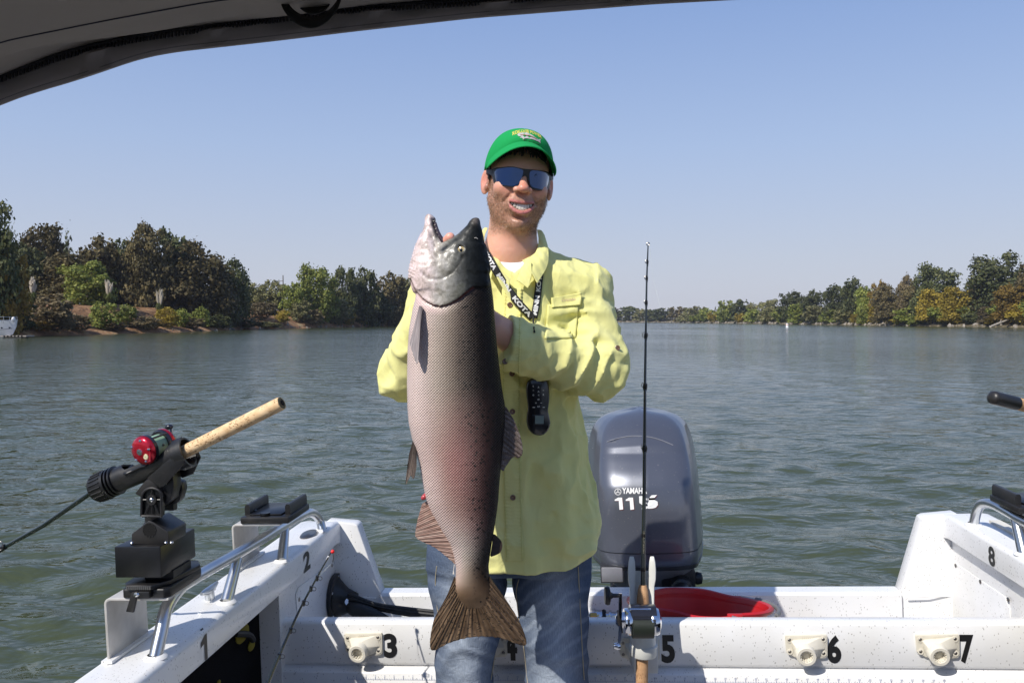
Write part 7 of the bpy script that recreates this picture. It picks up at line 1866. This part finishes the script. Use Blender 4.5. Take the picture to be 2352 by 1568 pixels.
# undershirt
UF = Field(axis([(-.10, .08, .004)]), axis([(1.88, 2.10, .004)]), axis([(2.06, 2.18, .004)]))
fn, lo, hi = torso_fn([(588, 1100, 1240, .060), (600, 1085, 1262, .072), (620, 1060, 1290, .092), (660, 1050, 1310, .100), (700, 1050, 1310, .104)], grow=.0); UF.put(fn, lo, hi, .004)
UF.cone(S_(1176, 490, 1.985), S_(1176, 547, 1.985), .050, .045, .004, 's')
UF.displace(lambda P: (vnoise(P.astype(np.float32), (60, 60, 60), 31) - .5) * .003, .01)
uV, uQ = UF.mesh(); vmesh('undershirt', uV, uQ, M('white_undershirt', (.78, .78, .80), rough=.9, bump=(700, .8, .001)), man)
# collar: folded cloth flaps left and right
def flap(name, G, th=.0022, nu=14, nv=12, wob=.0012):
    """G: rows of control points (x, y, depth)"""
    rows_ = [spline([W(*p) for p in r], nu) for r in G]; cols_ = list(zip(*rows_)); cols2 = [spline(list(c), nv) for c in cols_]; k = len(cols2[0]); V = [p for c in cols2 for p in c]
    V = [p + Vector((0, wob * math.sin(p.x * 320 + p.z * 190), 0)) for p in V]
    mb = MB(); mb.add(V, [(i * k + j, i * k + j + 1, (i + 1) * k + j + 1, (i + 1) * k + j) for i in range(len(cols2) - 1) for j in range(k - 1)]); o = mb.build(name, SH, shirt, sharp=180); s_ = o.modifiers.new('thick', 'SOLIDIFY'); s_.thickness = th; s_.offset = 0; return o
flap('collar', [[(1234, 528, 2.03), (1237, 556, 1.985), (1228, 582, 1.945), (1200, 598, 1.918)],
                [(1243, 530, 2.03), (1249, 560, 1.975), (1246, 592, 1.935), (1218, 622, 1.900)],
                [(1250, 540, 2.02), (1259, 574, 1.965), (1256, 612, 1.930), (1234, 650, 1.895)]])
flap('collar', [[(1120, 524, 2.03), (1112, 548, 1.985), (1120, 580, 1.945), (1138, 604, 1.912)],
                [(1113, 524, 2.03), (1105, 550, 1.975), (1112, 590, 1.935), (1132, 622, 1.905)],
                [(1107, 532, 2.02), (1099, 558, 1.965), (1106, 600, 1.930), (1128, 642, 1.900)]])
flap('lapel', [[(1206, 600, 1.915), (1197, 620, 1.908), (1186, 644, 1.902)], [(1213, 598, 1.912), (1210, 622, 1.902), (1200, 652, 1.898)], [(1220, 602, 1.908), (1221, 630, 1.898), (1213, 662, 1.894)]])
flap('lapel', [[(1136, 600, 1.914), (1152, 622, 1.908), (1172, 642, 1.904)], [(1132, 612, 1.906), (1150, 638, 1.902), (1170, 660, 1.898)], [(1140, 636, 1.902), (1156, 664, 1.898), (1174, 690, 1.896)]])
# placket: two puckered strips down the front, buttons
def drape(name, cx_fn, y0, y1, w, mat_, n=90, m=7, lift=.0025, puck=0, par=None, th=.0015):
    V = []
    for i in range(n):
        y = y0 + (y1 - y0) * i / (n - 1); x = cx_fn(y)
        for j in range(m):
            q_ = on_shirt(x - w / 2 + w * j / (m - 1), y, lift); V.append(q_ - Vector((0, puck * math.sin(i * 2.1 + math.sin(j * 1.3) * 1.2) * (1 if j in (0, 1, m - 2, m - 1) else .3), 0)))
    mb = MB(); mb.add(V, [(i * m + j, i * m + j + 1, (i + 1) * m + j + 1, (i + 1) * m + j) for i in range(n - 1) for j in range(m - 1)]); o = mb.build(name, mat_, par or shirt, sharp=180); s_ = o.modifiers.new('thick', 'SOLIDIFY'); s_.thickness = th; return o
pcx = lambda y: np.interp(y, [640, 700, 860, 1000, 1290], [1180, 1178, 1174, 1174, 1182])
drape('placket', pcx, 662, 1288, 40, SH, n=230, m=11, puck=.0018)
THR = M('yellow_thread', (.60, .57, .14), rough=.9)
for off in (-18, 17):
    mb = MB()
    for k in range(0, 120):
        y = 668 + k * 5.15
        if y < 1284: mb.tube([on_shirt(pcx(y) + off, y, .0052), on_shirt(pcx(y) + off, y + 2.6, .0052)], .0006, 4)
    mb.build('stitching', THR, shirt)['kind'] = 'stuff'
BT = M('brown_button', (.16, .085, .05), rough=.3, coat=.5)
for x, y in ((1177, 945), (1178, 1142), (1176, 858), (1160, 830), (1253, 881), (1418, 799), (1190, 1045), (1171, 700)):
    q_ = on_shirt(x, y, .0050 if abs(x - 1178) < 16 else .0015); MB().lathe([(.001, .0026), (.0035, .0022), (.0050, .0030), (.0062, .0022), (.0064, 0), (.001, -.0005)], Matrix.Translation(q_) @ Vector((0.1, -1, .1)).to_track_quat('Z', 'Y').to_matrix().to_4x4(), 18).build('button', BT, shirt)
# chest pocket with flap and small embroidered fish
def dpatch(name, P, lift, th=.002, n=16):
    """four corners in picture positions, draped over the shirt"""
    a, b, c, d = [Vector((*p, 0)) for p in P]; V = []
    for i in range(n):
        for j in range(n):
            u, v = i / (n - 1), j / (n - 1); q_ = a.lerp(b, u).lerp(d.lerp(c, u), v); V.append(on_shirt(q_.x, q_.y, lift))
    mb = MB(); mb.add(V, [(i * n + j, i * n + j + 1, (i + 1) * n + j + 1, (i + 1) * n + j) for i in range(n - 1) for j in range(n - 1)]); o = mb.build(name, SH, shirt, sharp=180); s_ = o.modifiers.new('thick', 'SOLIDIFY'); s_.thickness = th; s_.offset = 0
dpatch('pocket', [(1258, 700), (1330, 690), (1322, 775), (1252, 778)], .004); dpatch('pocket_flap', [(1266, 684), (1336, 672), (1334, 700), (1268, 706)], .0085, .003)
decal('pocket_embroidery', 'Columbia', lambda x, y, l: on_shirt(1290 + 32 * x, 692 - 2 * x - 7 * y, .0115), M('pocket_thread', (.55, .38, .30), rough=.8), shirt, shear=.3)

# ---------------------------------------------------------------- jeans, shoes, belt line
JF = Field(axis([(-.26, .26, .0055)]), axis([(1.86, 2.2, .0055)]), axis([(.72, 1.56, .0055)]))
JF.put(torso_fn([(1180, 996, 1348, .105), (1240, 988, 1352, .115), (1290, 984, 1356, .118), (1312, 984, 1356, .115)], 2.045, 0, 2.6)[0], (-.22, 1.9, 1.40), (.22, 2.2, 1.56), .01)
LEG = {-1: [(1262, 1072, .098), (1340, 1074, .092), (1440, 1072, .080), (1568, 1066, .069), (1800, 1062, .066), (2040, 1058, .072)], 1: [(1262, 1268, .098), (1340, 1268, .092), (1440, 1272, .084), (1568, 1281, .076), (1800, 1288, .070), (2040, 1290, .074)]}
for s in (-1, 1):
    for (y0, x0, r0), (y1, x1, r1) in zip(LEG[s][:-1], LEG[s][1:]): JF.cone(S_(x0, y0, 2.045), S_(x1, y1, 2.045), r0, r1, .012)
def jfold(P):
    P = P.astype(np.float32); x, y, z = P.T; n_ = fbm(P, (10, 10, 10), 3, 41); k = np.exp(-((z - 1.17) / .16) ** 2); ph = z * 62 + np.abs(x) * 26 + n_ * 9
    r = k * .0060 * (np.abs(np.sin(ph * .5)) - .5); ph2 = z * 40 - np.abs(x) * 45 + n_ * 8; r = r + np.exp(-((z - 1.38) / .09) ** 2) * .0042 * (np.abs(np.sin(ph2 * .5)) - .5)
    r = r + (fbm(P, (24, 24, 12), 2, 43) - .5) * .006; seam = np.exp(-((np.abs(x - .0) - .2) / .004) ** 2); return r
JF.displace(jfold, .02); jV, jQ = JF.mesh(); jV = relax(jV, jQ, 1, .4)
JM = M('denim', (.10, .16, .26), rough=.85, spec=.15)
jz = node(JM, 'ShaderNodeAttribute', attribute_name='tint'); wv = noise(JM, 1, 2, objco(JM, (900, 900, 60)), .7); c1 = mix(JM, .45, jz.outputs['Color'], ramp(JM, wv, [(.35, (.55, .58, .62)), (.65, (1.5, 1.5, 1.5))]), 'MULTIPLY'); base(JM, c1)
h = noise(JM, 34, 4, objco(JM, (1, 1, 1.6)), .6, 1.0); bump_to(JM, wv, .35, .0008, bump_to(JM, h, .7, .004))
fx1 = (jV[:, 0] / jV[:, 1] * F + CX); fy1 = HY - (jV[:, 2] - ZC) / jV[:, 1] * F; nj = fbm(jV.astype(np.float32), (14, 14, 8), 3, 47)
fade = np.maximum(np.exp(-((fx1 - 1068) / 48) ** 2), np.exp(-((fx1 - 1275) / 48) ** 2)) * (jV[:, 1] < 2.03) * np.clip((fy1 - 1270) / 120, .15, 1); fade = fade * (.55 + .9 * (nj - .2)); wh = np.clip(np.abs(np.sin((fy1 * .085 + np.abs(fx1 - 1172) * .06 + nj * 5))) - .80, 0, 1) * 4 * np.exp(-((fy1 - 1440) / 110) ** 2)
fade = np.clip(fade + .35 * wh * (jV[:, 1] < 2.03), 0, 1)[:, None]; jc = np.array([.066, .092, .145]) * (1 - fade) + np.array([.38, .43, .50]) * fade
jeans = vmesh('jeans', jV, jQ, JM, man, jc)
j_bvh = bvh_of(jV, jQ)
def on_jeans(x, y, lift=.001):
    o = Vector((0, 0, ZC)); dr_ = (W(x, y, 1) - o); h_ = j_bvh.ray_cast(o + dr_ * 1.5, dr_.normalized()); return (h_[0] - dr_.normalized() * lift) if h_[0] is not None else None
JT = M('jean_thread', (.42, .36, .24), rough=.9)
for P in ([(1192, 1330), (1186, 1360), (1192, 1420), (1202, 1480), (1208, 1530), (1212, 1568)], [(1003, 1300), (1000, 1340), (1005, 1400), (1012, 1440)], [(1150, 1420), (1142, 1500), (1128, 1560)], [(1328, 1300), (1333, 1400), (1338, 1500), (1342, 1560)]):
    pp = [on_jeans(x, y) for x, y in P]; pp = [q_ for q_ in pp if q_ is not None]
    if len(pp) > 1: MB().tube(pp, .0011, 5, sub=6).build('seam_thread', JT, jeans)
SHOE = M('shoe_leather', (.05, .04, .035), rough=.6)
for s in (-1, 1):
    b0 = W(1172 + s * 108, 2050, 2.05); MB().loft([[Vector((b0.x + dx * k * .045, b0.y + oy, .595 + dz)) for dx, dz in ((-1, 0), (1, 0), (1, .02), (.8, h_), (-.8, h_), (-1, .02))] for oy, k, h_ in ((.09, .7, .07), (.05, 1, .09), (-.05, 1, .085), (-.13, 1.05, .05), (-.19, .7, .035))]).build('shoe', SHOE, man)

# ---------------------------------------------------------------- lanyard with remote control hanging on his chest
lan = thing('remote_control', 'black remote control with a small screen hanging on a black lettered lanyard', 'remote control', W(1235, 940, 1.88))
LB_ = M('lanyard_webbing', (.014, .014, .015), rough=.75, bump=(700, .8, .0006)); LW = M('lanyard_print', (.72, .72, .70), rough=.8)
def strap(path, w, words, flip):
    P = spline([Vector((*p, 0)) for p in path], 10); tot = sum((P[i + 1] - P[i]).length for i in range(len(P) - 1))
    cum = [0]; 
    for i in range(len(P) - 1): cum.append(cum[-1] + (P[i + 1] - P[i]).length)
    C3 = [on_shirt(p.x, p.y, .006 + (.046 * max(0, 1 - i_ / (len(P) * .85)) ** .8 if flip < 0 else 0)) for i_, p in enumerate(P)]
    for _ in range(5): C3 = [C3[0]] + [(C3[i - 1] + C3[i] + C3[i + 1]) / 3 for i in range(1, len(C3) - 1)] + [C3[-1]]
    def at_(s_, t, lift):
        s_ = min(max(s_, 0), tot - 1e-4); i = next(k for k in range(len(P) - 1) if cum[k + 1] >= s_); f_ = (s_ - cum[i]) / (cum[i + 1] - cum[i]); c_ = C3[i].lerp(C3[i + 1], f_)
        dv = (C3[min(i + 2, len(C3) - 1)] - C3[max(i - 1, 0)]).normalized(); nn = dv.cross(Vector((0, -1, 0))).normalized(); return c_ + nn * t + Vector((0, -lift, 0))
    n_ = 70; V = []
    for i in range(n_):
        for j in range(4): V.append(at_(tot * i / (n_ - 1), (j / 3 - .5) * w, .0))
    mb = MB(); mb.add(V, [(i * 4 + j, i * 4 + j + 1, (i + 1) * 4 + j + 1, (i + 1) * 4 + j) for i in range(n_ - 1) for j in range(3)]); o = mb.build('strap', LB_, lan, sharp=180); s_ = o.modifiers.new('thick', 'SOLIDIFY'); s_.thickness = .0012; s_.offset = 0
    for word, a0, a1 in words:
        decal('strap_lettering', word, lambda x, y, l: at_(tot * (a0 + (a1 - a0) * x), (y - .5) * w * .62 * flip, .0014), LW, o, bold=.045)
strap([(1108, 566), (1124, 596), (1148, 636), (1180, 682), (1206, 712), (1223, 730)], .0175, [('KOTA', .08, .30), ('MINN', .36, .60), ('KOTA', .68, .97)], -1)
strap([(1246, 570), (1242, 610), (1238, 650), (1232, 700), (1226, 730)], .0165, [('MINN', .26, .02), ('KOTA', .62, .32), ('MINN', .96, .68)], 1)
c0_ = on_shirt(1225, 727, .007)
MB().tube([c0_, on_shirt(1225, 742, .008), on_shirt(1227, 760, .008), W(1230, 800, 1.905), W(1234, 860, 1.895)], .0022, 8, sub=3).build('cord', LB_, lan)
RMB = M('remote_plastic', (.010, .010, .012), rough=.28, coat=.5)
ol = [(1236, 866), (1250, 868), (1259, 880), (1262, 905), (1261, 925), (1259, 942), (1262, 958), (1264, 972), (1259, 988), (1248, 998), (1237, 1000), (1224, 996), (1213, 984), (1209, 968), (1210, 950), (1212, 935), (1209, 910), (1208, 892), (1212, 876), (1222, 868)]
cx_, cy_ = 1236, 933; DRM = 1.882
def rg_(k, d): return [W(cx_ + (x - cx_) * k, cy_ + (y - cy_) * (1 - (1 - k) * .5), d) for x, y in smoothpoly(ol, 4)]
rb = MB().loft([rg_(.90, DRM + .016), rg_(1, DRM + .010), rg_(1, DRM), rg_(.96, DRM - .005), rg_(.86, DRM - .0072)]).build('casing', RMB, lan, sharp=60)
MB().box(W(1222, 952, DRM - .0068), W(1252, 975, DRM - .0090), bev=.001).build('screen_bezel', RMB, rb)
MB().box(W(1229, 954, DRM - .0088), W(1249, 973, DRM - .0098)).build('screen', M('lcd_screen', (.20, .25, .22), rough=.15, coat=.6), rb)
ICO = M('remote_print', (.62, .60, .52), rough=.6)
for tx_, x, y, w_, h_ in (('(', 1225, 887, 3, 4), ('^', 1237, 889, 4, 4), ('*', 1225, 897, 4, 4), ('A', 1237, 899, 5, 4), ('*', 1248, 897, 4, 4), ('o', 1225, 907, 4, 4), ('<', 1237, 907, 3, 4), ('x', 1248, 906, 4, 4), ('#', 1237, 917, 5, 4), ('+', 1231, 925, 4, 4), ('-', 1243, 925, 4, 1.2), ('AA', 1237, 933, 7, 4), ('-', 1226, 935, 6, 2), ('-', 1249, 935, 5, 2)):
    decal('button_print', tx_, lambda a, b_, l: W(x - w_ / 2 + w_ * a, y + h_ / 2 - h_ * b_, DRM - .0079), ICO, rb, bold=.03)
